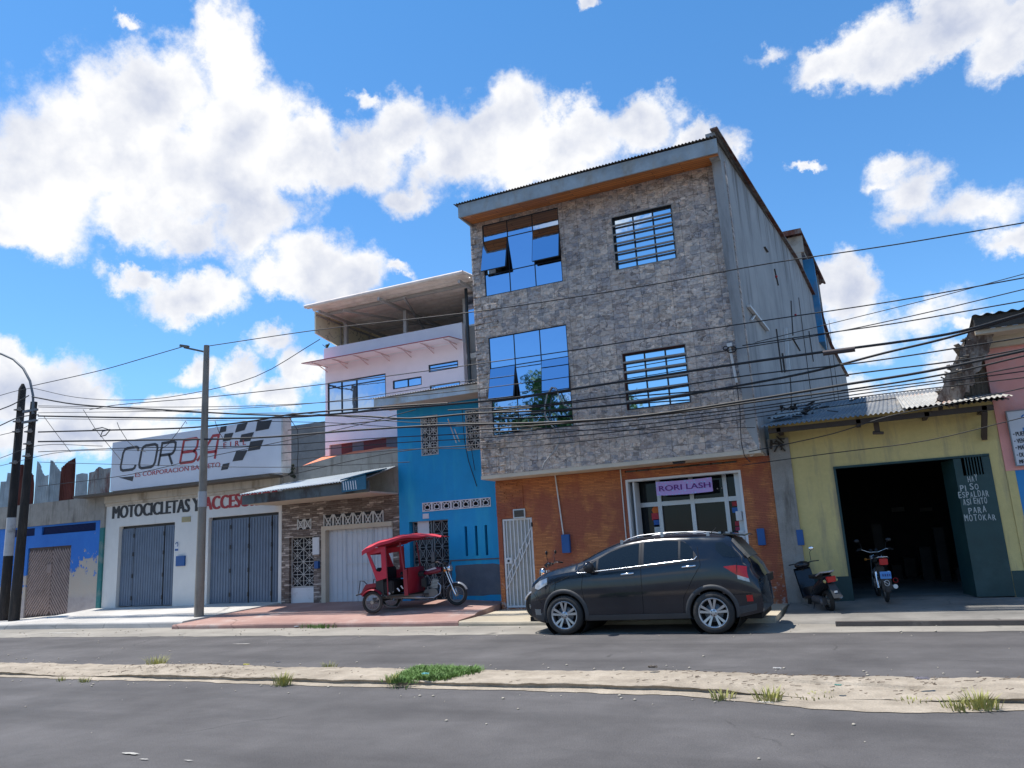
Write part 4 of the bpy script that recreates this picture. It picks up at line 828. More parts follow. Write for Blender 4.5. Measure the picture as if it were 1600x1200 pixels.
# terrace canopy
GAL = simple('dusty_galvanised', (.86, .74, .66), .7, 0., var=.15, grime=(.62, .50, .42), gsc=2)
cx0, cx1 = P(478, 481, 17.9)[0], P(724, 431, 17.9)[0]; cz = 9.13
mb = MB(); mb.corr((cx0, 17.9, cz), (cx0, 25.5, cz+.12), (cx1, 17.9, cz), (cx1, 25.5, cz+.12), .30, .06, 3); can = mb.build('terrace_canopy', GAL, B)
mb = MB(); mb.tube([(cx0-.02, 17.88, cz), (cx1, 17.88, cz)], .06, 8); mb.tube([(cx1, 17.9, cz), (cx1+1.2, 21, cz-.45)], .05, 6); mb.build('canopy_gutter', GAL, can)
mb = MB(); mb.corr((cx1, 17.9, cz), (cx1+.0, 25, cz), (cx1+1.15, 18.9, cz-.42), (cx1+1.15, 25, cz-.42), .2, .02, 2); mb.build('side_canopy_slope', simple('white_sheet', (.5, .5, .5), .6), can)
STP = simple('white_steel_post', (.46, .43, .41), .5, .1, var=.1)
mb = MB(); zc = cz-.10
for y in (18.6, 21, 23.4): mb.bar((cx0+.2, y, zc), (cx1-.05, y, zc), .07, .09)
for x in (cx0+.4, -12.1, cx1-.2): mb.bar((x, 18.0, zc-.09), (x, 25.3, zc+.0), .07, .09)
mb.bar((-13.6, 18.3, zc-.1), (-11.2, 23.5, zc-.1), .06); mb.bar((-11.4, 18.3, zc-.1), (-13.4, 23.5, zc-.1), .06); mb.build('canopy_beam', STP, can)
for x, y in ((-14.3, 19.4), (-12.05, 19.4), (-9.95, 19.4), (-14.3, 23.5), (-12.0, 23.5)):
    mb = MB(); mb.box(x-.055, x+.055, y-.055, y+.055, 7.0, zc-.1); mb.build('canopy_post', STP, B)
def mural():
    mt, N = newmat('beige_board'); v = N.pos(); w = N.noise(v, 2.2, 3, .5); e = N.ramp(N.m('ABSOLUTE', N.m('SUBTRACT', w, .52)), [(0., 1.), (.012, 0.)])
    N.out(N.mix(N.m('MULTIPLY', e, .7), N.mix(N.noise(v, 3, 6), (.80, .70, .50), (.90, .82, .62)), (.10, .085, .07)), .85); return mt
mb = MB(); mb.prism([(-14.72, 18.35, 9.10), (-14.72, 24.5, 9.19), (-14.72, 24.5, 7.9), (-14.72, 21.5, 7.9), (-14.72, 18.35, 8.40)], (.05, 0, 0)); mb.build('end_board', mural(), B)
mb = MB()
for y in (19.6, 21.2, 22.6): mb.bar((-14.66, y, 7.9), (-14.66, y, 9.0), .05)
mb.bar((-14.66, 18.4, 8.98), (-14.66, 24.4, 8.98), .05); mb.build('board_frame', STP, B)
mb = MB(); mb.box(-13.3, -12.6, 24.5, 24.6, 7.8, 9.0); mb.build('orange_screen', simple('orange_screen', (.45, .16, .08), .8), B)
mb = MB(); mb.box(-14.6, -8.2, 24.9, 25.0, 7.8, 9.0); mb.build('terrace_back_wall', simple('terrace_dark_wall', (.26, .21, .18), .9), B)
mb = MB(); mb.box(X0+.2, -8.2, YP+.2, 25.0, 7.0, 7.15); mb.build('terrace_floor', simple('pale_terrace_floor', (.62, .60, .57), .8), B)
mb = MB(); mb.box(X1+.005, -8.15, 19.4, 19.6, 0, 8.6); rp = mb.build('grey_return_wall', simple('grey_render', (.38, .37, .36), .9, var=.12, grime=(.2, .2, .2), streak=True), B)
mb = MB(); a = P(723.5, 480, 18.9); b = P(727, 605, 18.9); mb.tube([(a[0]+.12, 18.9, cz-.1), (a[0]+.12, 18.9, 4.6)], .05, 8); mb.build('downpipe', simple('dark_pipe', (.03, .04, .05), .5), B)
a = RC(727, 462, 733, 510, 19.35); glazing(rp, (a[0], -8.9, a[2], a[3]), 19.37, (.4,), (), .05, WHITE)
mb = MB(); a = P(513, 543, YP)
for i in range(9): mb.bar((X0+.06, YP+.02, zp1), (X0+.06+random.uniform(-.12, .12), YP+random.uniform(-.1, .1), zp1+random.uniform(.08, .2)), .03, .01)
mb.build('potted_plant', simple('dry_plant', (.05, .06, .03), .9), B)
# grey block behind
B = thing('grey_block_building', 'plain dark grey concrete wall of a low building behind the billboard and orange roof', 'building', (-17, 22, 0))
a = (P(440, 665, 22)[0]-3, P(509, 665, 22)[0], 0, P(480, 662, 22)[1]); mb = MB(); mb.box(a[0], a[1], 22, 26, a[2], a[3]); mb.build('wall', simple('dark_grey_concrete', (.13, .145, .155), .9, var=.3, bump=.3, sc=.9, grime=(.07, .08, .09)), B)
# ------------------------------------------------------------------ PEELING BLUE HOUSE far left
def peel_mat():
    mt, N = newmat('peeling_blue_wall'); v = N.pos(); sp = N.n('ShaderNodeSeparateXYZ', {0: v}); a = N.noise(v, 1.9, 12, .72); 
    zr = N.n('ShaderNodeMapRange', {'Value': sp.outputs[2], 'From Min': .55, 'From Max': 2.6, 'To Min': .25, 'To Max': -.13}).outputs[0]
    xr = N.n('ShaderNodeMapRange', {'Value': sp.outputs[0], 'From Min': -25.2, 'From Max': -22.5, 'To Min': -.06, 'To Max': .12}).outputs[0]
    f = N.ramp(N.m('ADD', N.m('ADD', a, zr), xr), [(.575, 0.), (.59, 1.)])
    low = N.ramp(N.n('ShaderNodeMapRange', {'Value': N.m('ADD', sp.outputs[2], N.m('MULTIPLY', a, .35)), 'From Min': .85, 'From Max': 1.45}).outputs[0], [(0., 1.), (.35, 0.)])
    plas = N.mix(N.noise(v, 6, 9, .7), (.24, .20, .20), (.52, .47, .44)); pk = N.mix(N.noise(v, 3, 6), (.52, .40, .30), (.42, .40, .36)); pl = N.mix(low, pk, plas)
    bl = N.mix(N.noise(v, 2, 8, .6), (.012, .12, .50), (.04, .22, .62))
    f2 = N.ramp(N.m('SUBTRACT', N.noise(N.scale(v, (1.2, 1, .8)), 2.6, 10, .68), N.n('ShaderNodeMapRange', {'Value': sp.outputs[2], 'From Min': 2.2, 'From Max': 2.9, 'To Min': 0., 'To Max': .2}).outputs[0]), [(.63, 0.), (.645, 1.)]); fm = N.m('MAXIMUM', N.m('MAXIMUM', f, f2), low)
    N.out(N.mix(fm, bl, pl), .8, 0, N.bump(N.m('ADD', N.m('MULTIPLY', fm, -.5), N.m('MULTIPLY', N.noise(v, 20, 6, .7), .7)), .6, .02)); return mt
PEEL = peel_mat()
B = thing('peeling_blue_house', 'old cobalt blue house with peeling paint, slatted double door, rusty tin sheets on top', 'house', (-26, YW, .1))
dz1 = P(108, 851, YW)[1]; da = (P(41, 900, YW)[0], P(108.5, 900, YW)[0], .1, P(80, 854, YW)[1]); zt = P(100, 818, YW)[1]
l1 = (P(65, 835, YW)[0], P(149.5, 825, YW)[0], P(65, 836, YW)[1], P(65, 824, YW)[1]); l2 = (P(15, 835, YW)[0], P(54, 835, YW)[0], l1[2], l1[3])
mb = MB(); mb.wall(-34, -22.6, -.2, zt, YW, .25, [da, l1, l2]); mb.build('wall', PEEL, B)
mb = MB(); mb.box(-22.6, -22.425, YW-.06, YW+.2, -.1, 2.9); mb.build('teal_pilaster', simple('teal_paint', (.02, .16, .16), .7, grime=(.3, .28, .24)), B)
mb = MB(); mb.box(-22.6, -22.425, YW-.06, YW+.2, 2.9, 3.98); mb.box(-34, -22.61, YW-.05, YW+.2, zt+.003, P(100, 782, YW)[1]); zc_ = P(100, 782, YW)[1]; mb.build('concrete_beam', CONC, B)
LV = simple('dark_blue_louvre', (.004, .02, .11), .6)
for l in (l1, l2):
    mb = MB(); mb.box(l[0], l[1], YW+.10, YW+.12, l[2], l[3]); n = int((l[1]-l[0])/.06)
    for i in range(n): x = l[0]+(l[1]-l[0])*(i+.5)/n; mb.bar((x-.03, YW+.06, l[2]), (x+.03, YW+.06, l[3]), .02, .03, (0, 1, 0))
    mb.build('louvre_strip', LV, B)
PLANK = simple('weathered_pink_planks', (.30, .225, .20), .85, var=.22, sc=6, bump=.4, grime=(.14, .10, .09), gsc=3)
xm = (da[0]+da[1])/2+.12
for side, (a0, a1) in ((-1, (da[0], xm-.01)), (1, (xm+.01, da[1]))):
    mb = MB(); mb.box(a0, a1, YW+.06, YW+.09, da[2]+.03, da[3]); dl = mb.build('door_leaf', simple('plank_gap', (.10, .07, .06), .9), B)
    mb = MB(); step = .145; z = da[2]-1.6
    while z < da[3]+1.6:   # diagonal slats clipped to the leaf
        pts = []; w_ = .098
        for t in [i/24 for i in range(25)]:
            x = a0+(a1-a0)*t; zz_ = z+(x-a0 if side < 0 else a1-x)*1.15; pts.append((x, zz_))
        seg = [p for p in pts if da[2]+.04 < p[1] < da[3]-.04-w_]
        if len(seg) > 1: mb.prism([(seg[0][0], YW+.045, seg[0][1]), (seg[-1][0], YW+.045, seg[-1][1]), (seg[-1][0], YW+.045, seg[-1][1]+w_), (seg[0][0], YW+.045, seg[0][1]+w_)], (0, .018, 0))
        z += step
    mb.build('diagonal_slats', PLANK, dl)
mb = MB(); mb.box(xm-.22, xm+.02, YW+.02, YW+.044, 1.55, 1.85); mb.build('door_lock_plate', PLANK, B)
# upright roofing sheets
YT = 17.75; z8 = lambda X, Y: P(X/4.615, 720+Y/4.615, YT)
R1 = zinc('rust_red_sheet', (.13, .035, .025), (.07, .02, .015), .45, .85, .05); R2 = zinc('mixed_rust_sheet', (.34, .34, .33), (.15, .035, .02), .49, .6, .2, 1.4)
Z2 = zinc('pale_zinc_sheet', (.36, .40, .42), (.22, .20, .18), .6, .5, .35)
SHT = [([(115, 290), (120, 30), (165, 25), (178, 60), (215, 75), (245, 110), (240, 285)], R1), ([(243, 285), (262, 0), (285, 25), (300, 85), (318, 108), (342, 100), (345, 325), (243, 322)], Z2), ([(343, 320), (350, -5), (368, -2), (400, 45), (437, 92), (428, 320)], Z2),
       ([(424, 250), (442, 50), (490, 5), (546, -25), (530, 262)], R1), ([(526, 300), (540, 100), (585, 88), (625, 92), (622, 262), (600, 290)], Z2), ([(622, 240), (630, 85), (668, 75), (700, 60), (690, 262)], R2), ([(680, 240), (684, 66), (716, 40), (745, 58), (798, 50), (786, 235)], R2), ([(0, 440), (0, 150), (42, 148), (44, 85), (88, 90), (92, 430)], Z2), ([(424, 325), (428, 250), (526, 262), (526, 320)], Z2)]
for i, (pg, m_) in enumerate(SHT):
    pts = [z8(*q) for q in pg]; yo = YT+.03*(i % 3); xs_ = [p[0] for p in pts]; x0, x1 = min(xs_), max(xs_); mb = MB()
    nn = max(10, int((x1-x0)/.014)); 
    def span(x):
        zs = []
        for a, b in zip(pts, pts[1:]+pts[:1]):
            if (a[0]-x)*(b[0]-x) <= 0 and a[0] != b[0]: zs.append(a[1]+(b[1]-a[1])*(x-a[0])/(b[0]-a[0]))
        return (min(zs), max(zs)) if zs else None
    cols = []
    for j in range(nn+1):
        x = x0+(x1-x0)*(j+.001)/(nn+.002); s_ = span(x)
        if s_: cols.append((x, yo+.014*sin(2*pi*x/.085), *s_))
    vs = []; 
    for (x, y, a, b) in cols: vs += [(x, y, min(a, zc_+.02)), (x, y+.02*random.random(), b)]
    mb.add(vs, [(2*j, 2*j+2, 2*j+3, 2*j+1) for j in range(len(cols)-1)]); mb.build('upright_tin_sheet', m_, B)
# ------------------------------------------------------------------ YELLOW WORKSHOP
YEL = simple('olive_yellow_wall', (.60, .48, .20), .85, var=.16, bump=.25, sc=1.0, grime=(.30, .24, .16), gsc=1.2, glo=.5, streak=True)
GRN = simple('dark_green_paint', (.012, .045, .045), .55, var=.25, grime=(.03, .07, .07))
B = thing('yellow_workshop', 'dirty yellow workshop with a wide dark doorway, green metal door and rusty tin roof', 'workshop', (.5, YB, .15))
dx0, dx1, dzt = P(1304, 740, YB)[0], P(1545.5, 712, YB)[0], P(1400, 721, YB)[1]
mb = MB(); mb.wall(-1.56, 2.60, -.1, 3.85, YB, .22, [(dx0, dx1, -.1, dzt)]); mb.build('wall', YEL, B)
mb = MB(); mb.box(-1.17, dx0-.012, YB-.012, YB-.001, .1, .62); mb.build('green_dado', GRN, B)
mb = MB(); mb.box(dx1+.012, 2.6, YB-.012, YB-.001, .1, .62); mb.build('green_dado', GRN, B)
mb = MB(); mb.box(dx0-.012, dx0+.03, YB-.02, YB+.2, .12, dzt); mb.box(dx0+.03, dx1, YB-.02, YB+.2, dzt-.04, dzt+.0); mb.build('door_frame', GRN, B)
mb = MB(); mb.box(-1.60, -1.18, YB-.06, YB-.013, .1, 3.5); mb.build('cement_pilaster', CONC, B)
mb = MB(); mb.box(dx0-.3, dx0-.28, YB+.23, 24, .1, 3.5); mb.box(3.2, 3.22, YB+.23, 24, .1, 3.5); mb.box(dx0-.28, 3.2, 24, 24.05, .1, 3.5); mb.box(-1.5, 3.2, YB+.23, 24, 3.3, 3.35); wi = mb.build('dark_interior', simple('near_black_wall', (.022, .022, .024), .95, var=.3), B)  # interior darkness is put into the near-black wall colour
mb = MB()
for (px, py, w_, h_) in [(1403, 796, .32, .12), (1447, 796, .3, .1)]: a = P(px, py, 23.9); mb.box(a[0]-w_/2, a[0]+w_/2, 23.85, 23.9, a[1]-h_/2, a[1]+h_/2)
mb.build('dim_white_sign', simple('dim_sign', (.14, .13, .12), .8, var=.4), wi)  # white signs, with the dimness of the interior put into their colour
mb = MB(); r = random.Random(8)
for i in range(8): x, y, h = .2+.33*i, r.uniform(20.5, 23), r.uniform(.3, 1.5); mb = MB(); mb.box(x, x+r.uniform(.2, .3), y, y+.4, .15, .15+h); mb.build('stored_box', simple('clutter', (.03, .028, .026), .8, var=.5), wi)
# green folding door: one leaf facing the street, one folded inwards
gx0 = P(1487, 800, YB-.03)[0]; gx1 = dx1+.0; gx0 = P(1488, 713, YB)[0]
zz1 = dzt-.05; mb = MB(); yv = YB-.02; vz0, vz1 = P(1500, 744, YB)[1], P(1500, 715, YB)[1]
mb.wall(gx0, gx1, .17, zz1, yv, .035, [(gx0+.13, gx1-.12, vz0, vz1)]); gl = mb.build('green_door_leaf', GRN, B)
mb = MB()
for i in range(7): x = gx0+.13+(gx1-gx0-.25)*(i+.5)/7.5+.04; mb.box(x-.01, x+.01, yv+.005, yv+.03, vz0, vz1)
mb.build('vent_bars', GRN, gl)
mb = MB(); mb.prism([(gx0-.0, yv+.04, .17), (gx0-.16, yv+.62, .17), (gx0-.16, yv+.62, zz1), (gx0, yv+.04, zz1)], (.03, .005, 0)); mb.build('folded_door_leaf', GRN, B)
CHK = simple('chalk', (.40, .43, .42), .95, var=.3, sc=30); r = random.Random(4)
for s_, pa, pb in [('HAY', (1511, 753), (1528, 742)), ('PISO', (1499, 767), (1530, 756)), ('ESPALDAR', (1496.5, 779), (1546, 766)), ('ASIENTO', (1504, 789), (1543, 777)), ('PARA', (1512, 802), (1542, 791)), ('MOTOKAR', (1506, 815), (1557, 802))]:
    y_ = yv-.004; z0_, z1_ = P(*pa, y_)[1], P(*pb, y_)[1]; xa, xb = P(pa[0], (pa[1]+pb[1])/2, y_)[0], P(pb[0], (pa[1]+pb[1])/2, y_)[0]; xb = min(xb, gx1-.05)
    zc = (z0_+z1_)/2-.0; hh_ = .115
    n = len(s_); cw = (xb-xa)/n
    for i, ch in enumerate(s_):
        dz = r.uniform(-.012, .012); text(ch, CHK, gl, xa+cw*i+cw*.14, xa+cw*(i+(.86 if ch != 'I' else .3)), zc-hh_/2+dz, zc+hh_/2+dz+r.uniform(-.01, .01), y_, name='chalk_lettering', slant=r.uniform(-.08, .08), bold=.012)
a = RC(1244, 828, 1257.5, 851.5, YB); mb = MB(); mb.box(a[0], a[1], YB-.08, YB-.001, a[2], a[3]); mb.build('meter_box', METER, B, bevel=.006)
zr = P(1470, 625, 20)[1]
WROOF = zinc('patched_grey_roof', (.17, .18, .19), (.40, .36, .31), .52, .75, .1, .55)
mb = MB(); mb.corr((-1.66, 16.15, 3.68), (2.75, 16.15, 3.70), (-1.1, 20.5, 4.70), (2.75, 20.5, 4.70), .09, .017, 4, -.05); rf = mb.build('tin_roof', WROOF, B)
mb = MB(); mb.corr((1.0, 16.10, 3.73), (2.80, 16.10, 3.75), (1.1, 19.4, 4.46), (2.6, 19.4, 4.46), .09, .017, 3); mb.corr((-1.5, 16.9, 3.93), (-.9, 17.3, 4.03), (-1.35, 17.6, 4.15), (-.7, 17.9, 4.2), .09, .014, 2); mb.build('overlapping_sheet', zinc('pale_patched_sheet', (.40, .39, .36), (.32, .12, .06), .55, .7, .15, 1.0), rf)
mb = MB(); r = random.Random(2)
RUB = simple('dark_debris', (.05, .05, .05), .95)
for i in range(34): x, y = -1.45+abs(r.gauss(0, .55)), r.uniform(17, 19.5); z = 3.68+(y-16.15)*.235; mb = MB(); mb.bar((x, y, z+.04), (x+r.uniform(-.2, .2), y+r.uniform(-.2, .2), z+r.uniform(.05, .12)), r.uniform(.03, .1), .02); mb.build('roof_debris', RUB, rf)
mb = MB(); mb.box(-1.5, 2.5, 16.3, 16.38, 3.55, 3.65); 
for x in (-1.3, .2, 1.4, 2.35): mb.box(x-.04, x+.04, 16.3, YB, 3.56, 3.64)
mb.bar((2.35, YB-.02, 3.1), (2.35, 16.35, 3.56), .09, .09); mb.build('timber_bracket', simple('dark_timber', (.06, .045, .035), .9, bump=.4), rf)
mb = MB(); a = P(1370, 668, 16.7); mb.box(a[0]-.05, a[0]+.05, 16.65, 16.75, a[1]-.10, a[1]+.14); mb.cyl((a[0]-.08, 16.68, a[1]-.10), (a[0]+.10, 16.6, a[1]-.13), .035, .03); mb.build('old_lamp', simple('old_lamp', (.08, .06, .05), .7), B)
mb = MB(); r = random.Random(12)
for i in range(12): mb.bar((-1.42+r.gauss(0, .07), YB-.08+r.gauss(0, .02), 3.42+r.gauss(0, .06)), (-1.4+r.gauss(0, .08), YB-.1, 3.3+r.gauss(0, .1)), r.uniform(.03, .07), .02)
mb.build('rotten_corner', simple('rotten_wood', (.05, .042, .035), .95), B)
# ------------------------------------------------------------------ PINK SHOP at the right edge
PW = simple('salmon_pink_wall', (.78, .34, .29), .85, var=.08, bump=.15, grime=(.68, .44, .44), gsc=.9, glo=.5)
B = thing('salmon_pink_house', 'salmon pink house with sky blue base at the right edge of the photo', 'house', (4, YB, .1))
mb = MB(); mb.wall(2.603, 12, 2.45, 5.02, YB-.02, .25); mb.build('pink_wall', PW, B)
bl = P(1576, 732, YB-.02); mb = MB(); zb_ = P(1576, 729, YB)[1]
mb.wall(2.75, 12, .1, 2.447, YB-.02, .25, [(3.05, 5, 2.02, 2.38), (3.05, 4.2, .5, 1.85)]); mb.build('sky_blue_wall', simple('sky_blue_paint', (.02, .21, .48), .6, var=.08), B)
mb = MB(); mb.box(2.603, 2.748, YB-.02, YB+.2, .62, 2.447); mb.build('yellow_edge', YEL, B)
mb = MB(); mb.box(2.603, 2.80, YB-.03, YB-.021, .1, .62); mb.build('green_base', GRN, B)
mb = MB(); mb.box(3.05, 5, YB+.1, YB+.12, 2.02, 2.38); mb.box(3.05, 4.2, YB+.1, YB+.12, .5, 1.85); gr = mb.build('grille_backing', DARK, B)
mb = MB(); frame_rect(mb, 3.05, 4.2, .5, 1.85, YB-.03, .06, .04)
for i in range(5): mb.box(3.15+.2*i, 3.17+.2*i, YB-.02, YB, .56, 1.79)
mb.build('window_frame', WHITE, gr)
mb = MB()
for i in range(9):
    for j in range(2): mb.tube([(3.14+.2*i+.085*cos(t), YB+.0, 2.11+.17*j+.07*sin(t)) for t in [2*pi*q/8 for q in range(8)]], .012, 4, closed=True)
mb.build('vent_grille', simple('brown_grille', (.14, .04, .035), .7), gr)
mb = MB(); mb.box(2.45, 12, 16.4, YB-.03, 5.02, 5.10); mb.box(2.6, 12, YB-.14, YB-.021, 4.82, 5.02); mb.build('cream_soffit', CREAM, B)
mb = MB(); mb.box(2.45, 12, 16.33, 16.39, 5.10, 5.34); mb.corr((2.42, 16.25, 5.36), (12, 16.25, 5.36), (2.55, 17.9, 5.42), (12, 17.9, 5.42), .2, .02, 3); mb.build('roof', simple('dark_roof_edge', (.06, .055, .05), .9, bump=.5), B)
# ragged side roof sloping down towards the workshop
mb = MB(); r = random.Random(21)
def ragged(u, v): 
    x = 2.50-.82*u**1.0; z = 5.28-1.38*u**.95; y = 16.55+3.2*v; return Vector((x+.05*mnoise.noise(Vector((u*5, v*7, 1))), y+.06*mnoise.noise(Vector((u*9, v*3, 5))), z+.07*mnoise.noise(Vector((u*6, v*6, 9)))))
for L_ in range(4): mb.grid(lambda u, v: ragged(u, v)+Vector((-.05*L_*(u), .04*L_, -.055*L_+.03*mnoise.noise(Vector((u*12, L_, v*9))))), 26, 10, False)
for i in range(70): 
    u = r.random(); p = ragged(u, 0); mb.bar(p+Vector((0, r.uniform(-.05, .3), r.uniform(-.16, .02))), p+Vector((r.uniform(-.16, .12), r.uniform(-.1, .2), r.uniform(-.3, .06))), r.uniform(.03, .12), .02)
mb.build('rotten_side_roof', zinc('rotten_roof', (.19, .165, .14), (.045, .035, .03), .47, .9, 0., 2.2), B)
mb = MB(); r = random.Random(23)    # thick rake of broken boards along the near edge of the side roof
for L_ in range(5):
    n = 22; A = []; Bq = []
    for i in range(n+1):
        u = i/n; x = 2.46-.84*u; z = 5.27-1.36*u**.95; q = .06+.05*L_; A.append((x+.035*r.uniform(-1, 1)+.055*L_, 16.50+.02*L_, z-.04*L_+.03*r.uniform(-1, 1))); Bq.append((x+.035*r.uniform(-1, 1)+.055*L_+.10, 16.50+.02*L_, z-.04*L_-.11+.05*r.uniform(-1, 1)))
    mb.add(A+Bq, [(i, i+1, n+2+i, n+1+i) for i in range(n)]); mb.add([(p[0], p[1]+.02, p[2]) for p in A+Bq], [(i, i+1, n+2+i, n+1+i) for i in range(n)])
mb.build('broken_rake_boards', zinc('rake_boards', (.30, .25, .21), (.09, .055, .04), .45, .9, 0., 3.5), B)
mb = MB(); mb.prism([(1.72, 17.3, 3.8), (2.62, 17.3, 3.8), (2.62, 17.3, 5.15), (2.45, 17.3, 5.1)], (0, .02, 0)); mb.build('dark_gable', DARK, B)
PLK = simple('grey_old_planks', (.24, .19, .14), .9, var=.5, sc=8, grime=(.04, .03, .025), gsc=4, streak=True)
for i in range(9): 
    x = 2.60-.058*i; mb = MB(); zt_ = min(4.98, 5.0-.11*i)+r.uniform(-.08, .03); mb.prism([(x, 17.12+.02*(i % 2), 3.86), (x-.066, 17.12+.02*(i % 2), 3.86), (x-.062+r.uniform(-.03, .02), 17.12+.02*(i % 2), zt_-.06), (x+r.uniform(-.02, .02), 17.12, zt_)], (0, .02, 0)); mb.build('gable_plank', PLK, B)
# price board
yb = YB-.10; a = P(1573, 644, yb); sbx0, sbz1 = a[0], a[1]; sbz0 = P(1588, 727, yb)[1]
mb = MB(); mb.box(sbx0, sbx0+1.9, yb, yb+.03, sbz0, sbz1); SB = tag(mb.build('price_board', simple('white_board', (.58, .59, .62), .5, var=.04)), 'white board listing doors and windows in black letters on the pink wall', 'sign')
mb = MB(); frame_rect(mb, sbx0-.02, sbx0+1.92, sbz0-.02, sbz1+.02, yb-.01, .02, .05); mb.build('board_frame', GREYM, SB)
BL2 = simple('board_ink', (.03, .03, .035), .5, var=.05); BL3 = simple('board_blue', (.05, .2, .5), .5, var=.05)
xa = P(1588, 678, yb)[0]; hgt = .082
for i, (s_, py) in enumerate([('- PUERTAS', 678), ('- VENTANAS', 689), ('- MAMPARAS', 699.5), ('- DUCHAS', 711)]):
    z_ = P(1590, py, yb)[1]; x_ = P((1584, 1586, 1588.5, 1590.5)[i], py, yb)[0]; x_ = P((1587, 1588.8, 1590.8, 1593)[i], py, yb)[0]; text(s_[2:], BL2, SB, x_, x_+(.29, .33, .34, .25)[i], z_-hgt/2, z_+hgt/2, yb-.005, bold=.03); mb = MB(); mb.box(x_-.045, x_-.02, yb-.004, yb-.001, z_-.008, z_+.008); mb.build('bullet', BL2, SB)
text('MF', BL2, SB, P(1592.8, 720, yb)[0], P(1600, 720, yb)[0], P(1592, 722, yb)[1]-.03, P(1592, 722, yb)[1]+.04, yb-.005, bold=.06)
mb = MB(); mb.box(sbx0+.16, sbx0+1.6, yb-.004, yb-.001, sbz0+.365, sbz0+.38); mb.box(sbx0+.2, sbx0+.36, yb-.004, yb-.001, sbz1-.42, sbz1-.32); mb.tube([(sbx0+.30+.08*cos(t), yb-.006, sbz1-.13+.05*sin(t)) for t in [i*.35 for i in range(10)]], .012, 4); mb.build('board_logo', BL3, SB)
# ------------------------------------------------------------------ vehicles
def carpaint():
    mt, N = newmat('dark_car_paint'); v = N.obj(); d = N.ramp(N.noise(N.scale(v, (1, 1, 1.6)), 1.6, 9, .65), [(.35, 0.), (.8, 1.)])
    col = N.mix(N.m('MULTIPLY', d, .045), (.006, .009, .017), (.22, .20, .18)); N.out(col, N.m('ADD', N.m('MULTIPLY', d, .22), .10), 0, None, Coat_Weight=.7, Coat_Roughness=.05, Specular_IOR_Level=.35); return mt
PAINT = carpaint(); CLAD = simple('grey_cladding', (.045, .045, .047), .6, var=.2); TINT = simple('tinted_glass', (.010, .014, .018), .05, var=.1)
RIM = simple('machined_alloy', (.50, .51, .53), .3, .8, var=.08); TYRE = simple('tyre_rubber', (.020, .020, .020), .8, var=.35, bump=.2, grime=(.09, .08, .07), glo=.55); LREAR = simple('red_lens', (.45, .01, .015), .15, var=.1); LENS = simple('clear_lens', (.34, .37, .41), .1, .5, var=.5, sc=14)
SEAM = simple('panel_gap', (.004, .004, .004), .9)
def interp(pts, x):
    if x <= pts[0][0]: return pts[0][1]
    for i in range(len(pts)-1):
        a, b = pts[i], pts[i+1]
        if x <= b[0]:
            t = (x-a[0])/(b[0]-a[0]); m0 = (b[1]-(pts[i-1][1] if i else a[1]))/(b[0]-(pts[i-1][0] if i else a[0])); m1 = ((pts[i+2][1] if i+2 < len(pts) else b[1])-a[1])/((pts[i+2][0] if i+2 < len(pts) else b[0])-a[0]); h = b[0]-a[0]
            return (2*t**3-3*t*t+1)*a[1]+(t**3-2*t*t+t)*h*m0+(-2*t**3+3*t*t)*b[1]+(t**3-t*t)*h*m1
    return pts[-1][1]
TOP = [(-2.10, .90), (-1.98, 1.00), (-1.8, 1.065), (-1.5, 1.145), (-1.15, 1.22), (-.95, 1.27), (-.65, 1.41), (-.35, 1.53), (-.05, 1.60), (.35, 1.635), (.9, 1.63), (1.35, 1.60), (1.62, 1.555), (1.74, 1.43), (1.9, 1.24), (2.0, 1.13), (2.06, 1.05), (2.12, .88)]
BELT = [(-2.1, .82), (-1.8, .95), (-1.3, 1.05), (-.95, 1.08), (0, 1.115), (1.0, 1.19), (1.5, 1.20), (2.1, 1.02)]
BOT = [(-2.1, .25), (-1.7, .20), (-.8, .235), (.8, .25), (1.6, .25), (2.1, .32)]
def halfw(x):
    w = .875
    if x < -1.35: w -= .115*((-1.35-x)/.7)**2.2
    if x > 1.5: w -= .075*((x-1.5)/.6)**2
    return w
def sect(x):
    """(y, z) of half a cross-section, from sill to roof centre"""
    zb, zt = interp(BOT, x), interp(TOP, x); bl = min(interp(BELT, x), zt-.05); w = halfw(x); gh = max(0, zt-bl)
    s = []; H_ = bl-zb
    for t, q in [(0, .955), (.06, .975), (.16, .985), (.28, .988), (.40, .993), (.52, 1.0), (.62, 1.0), (.72, .996), (.82, .988), (.92, .975), (1., .955)]: s.append((w*q, zb+H_*t))
    zr = zt-min(.10, gh*.35); inset = min(.27, (zr-bl)*.42+.02)
    if gh < .17: inset = .05+.06*gh/.17
    yb = w*.955
    for t in (.04, .2, .4, .6, .8, 1.): s.append((yb-.0-inset*(t**1.15), bl+(zr-bl)*t))
    yr = s[-1][0]
    for t in (.25, .5, .75): a = t*pi/2; s.append((yr-.09*sin(a)*1.2, zr+(zt-.022-zr)*sin(a)**.9 if 0 else zr+(zt-.02-zr)*(1-(1-t)**2)))
    y2 = s[-1][0]
    for t in (.2, .4, .6, .8, 1.): s.append((y2*(1-t), zt-.02+.02*(1-(1-t)**2)))
    return s
def xwarp(x, y, z):
    """rounds the nose and tail in plan and profile"""
    if x < -1.4:
        b = min(1, (-1.4-x)/.7); f = interp([(.2, .06), (.35, -.01), (.55, -.03), (.75, .0), (.9, .05), (1.0, .1)], z); x += b*b*(f+.24*(abs(y)/.85)**2.6)
    if x > 1.4:
        b = min(1, (x-1.4)/.7); f = interp([(.25, .01), (.42, .055), (.6, .055), (.8, .01), (1.0, -.04), (1.3, 0)], z); x += b*b*(f-.16*(abs(y)/.85)**3)
    return x
WX = (-1.278, 1.277); WR = .335; AR = .395
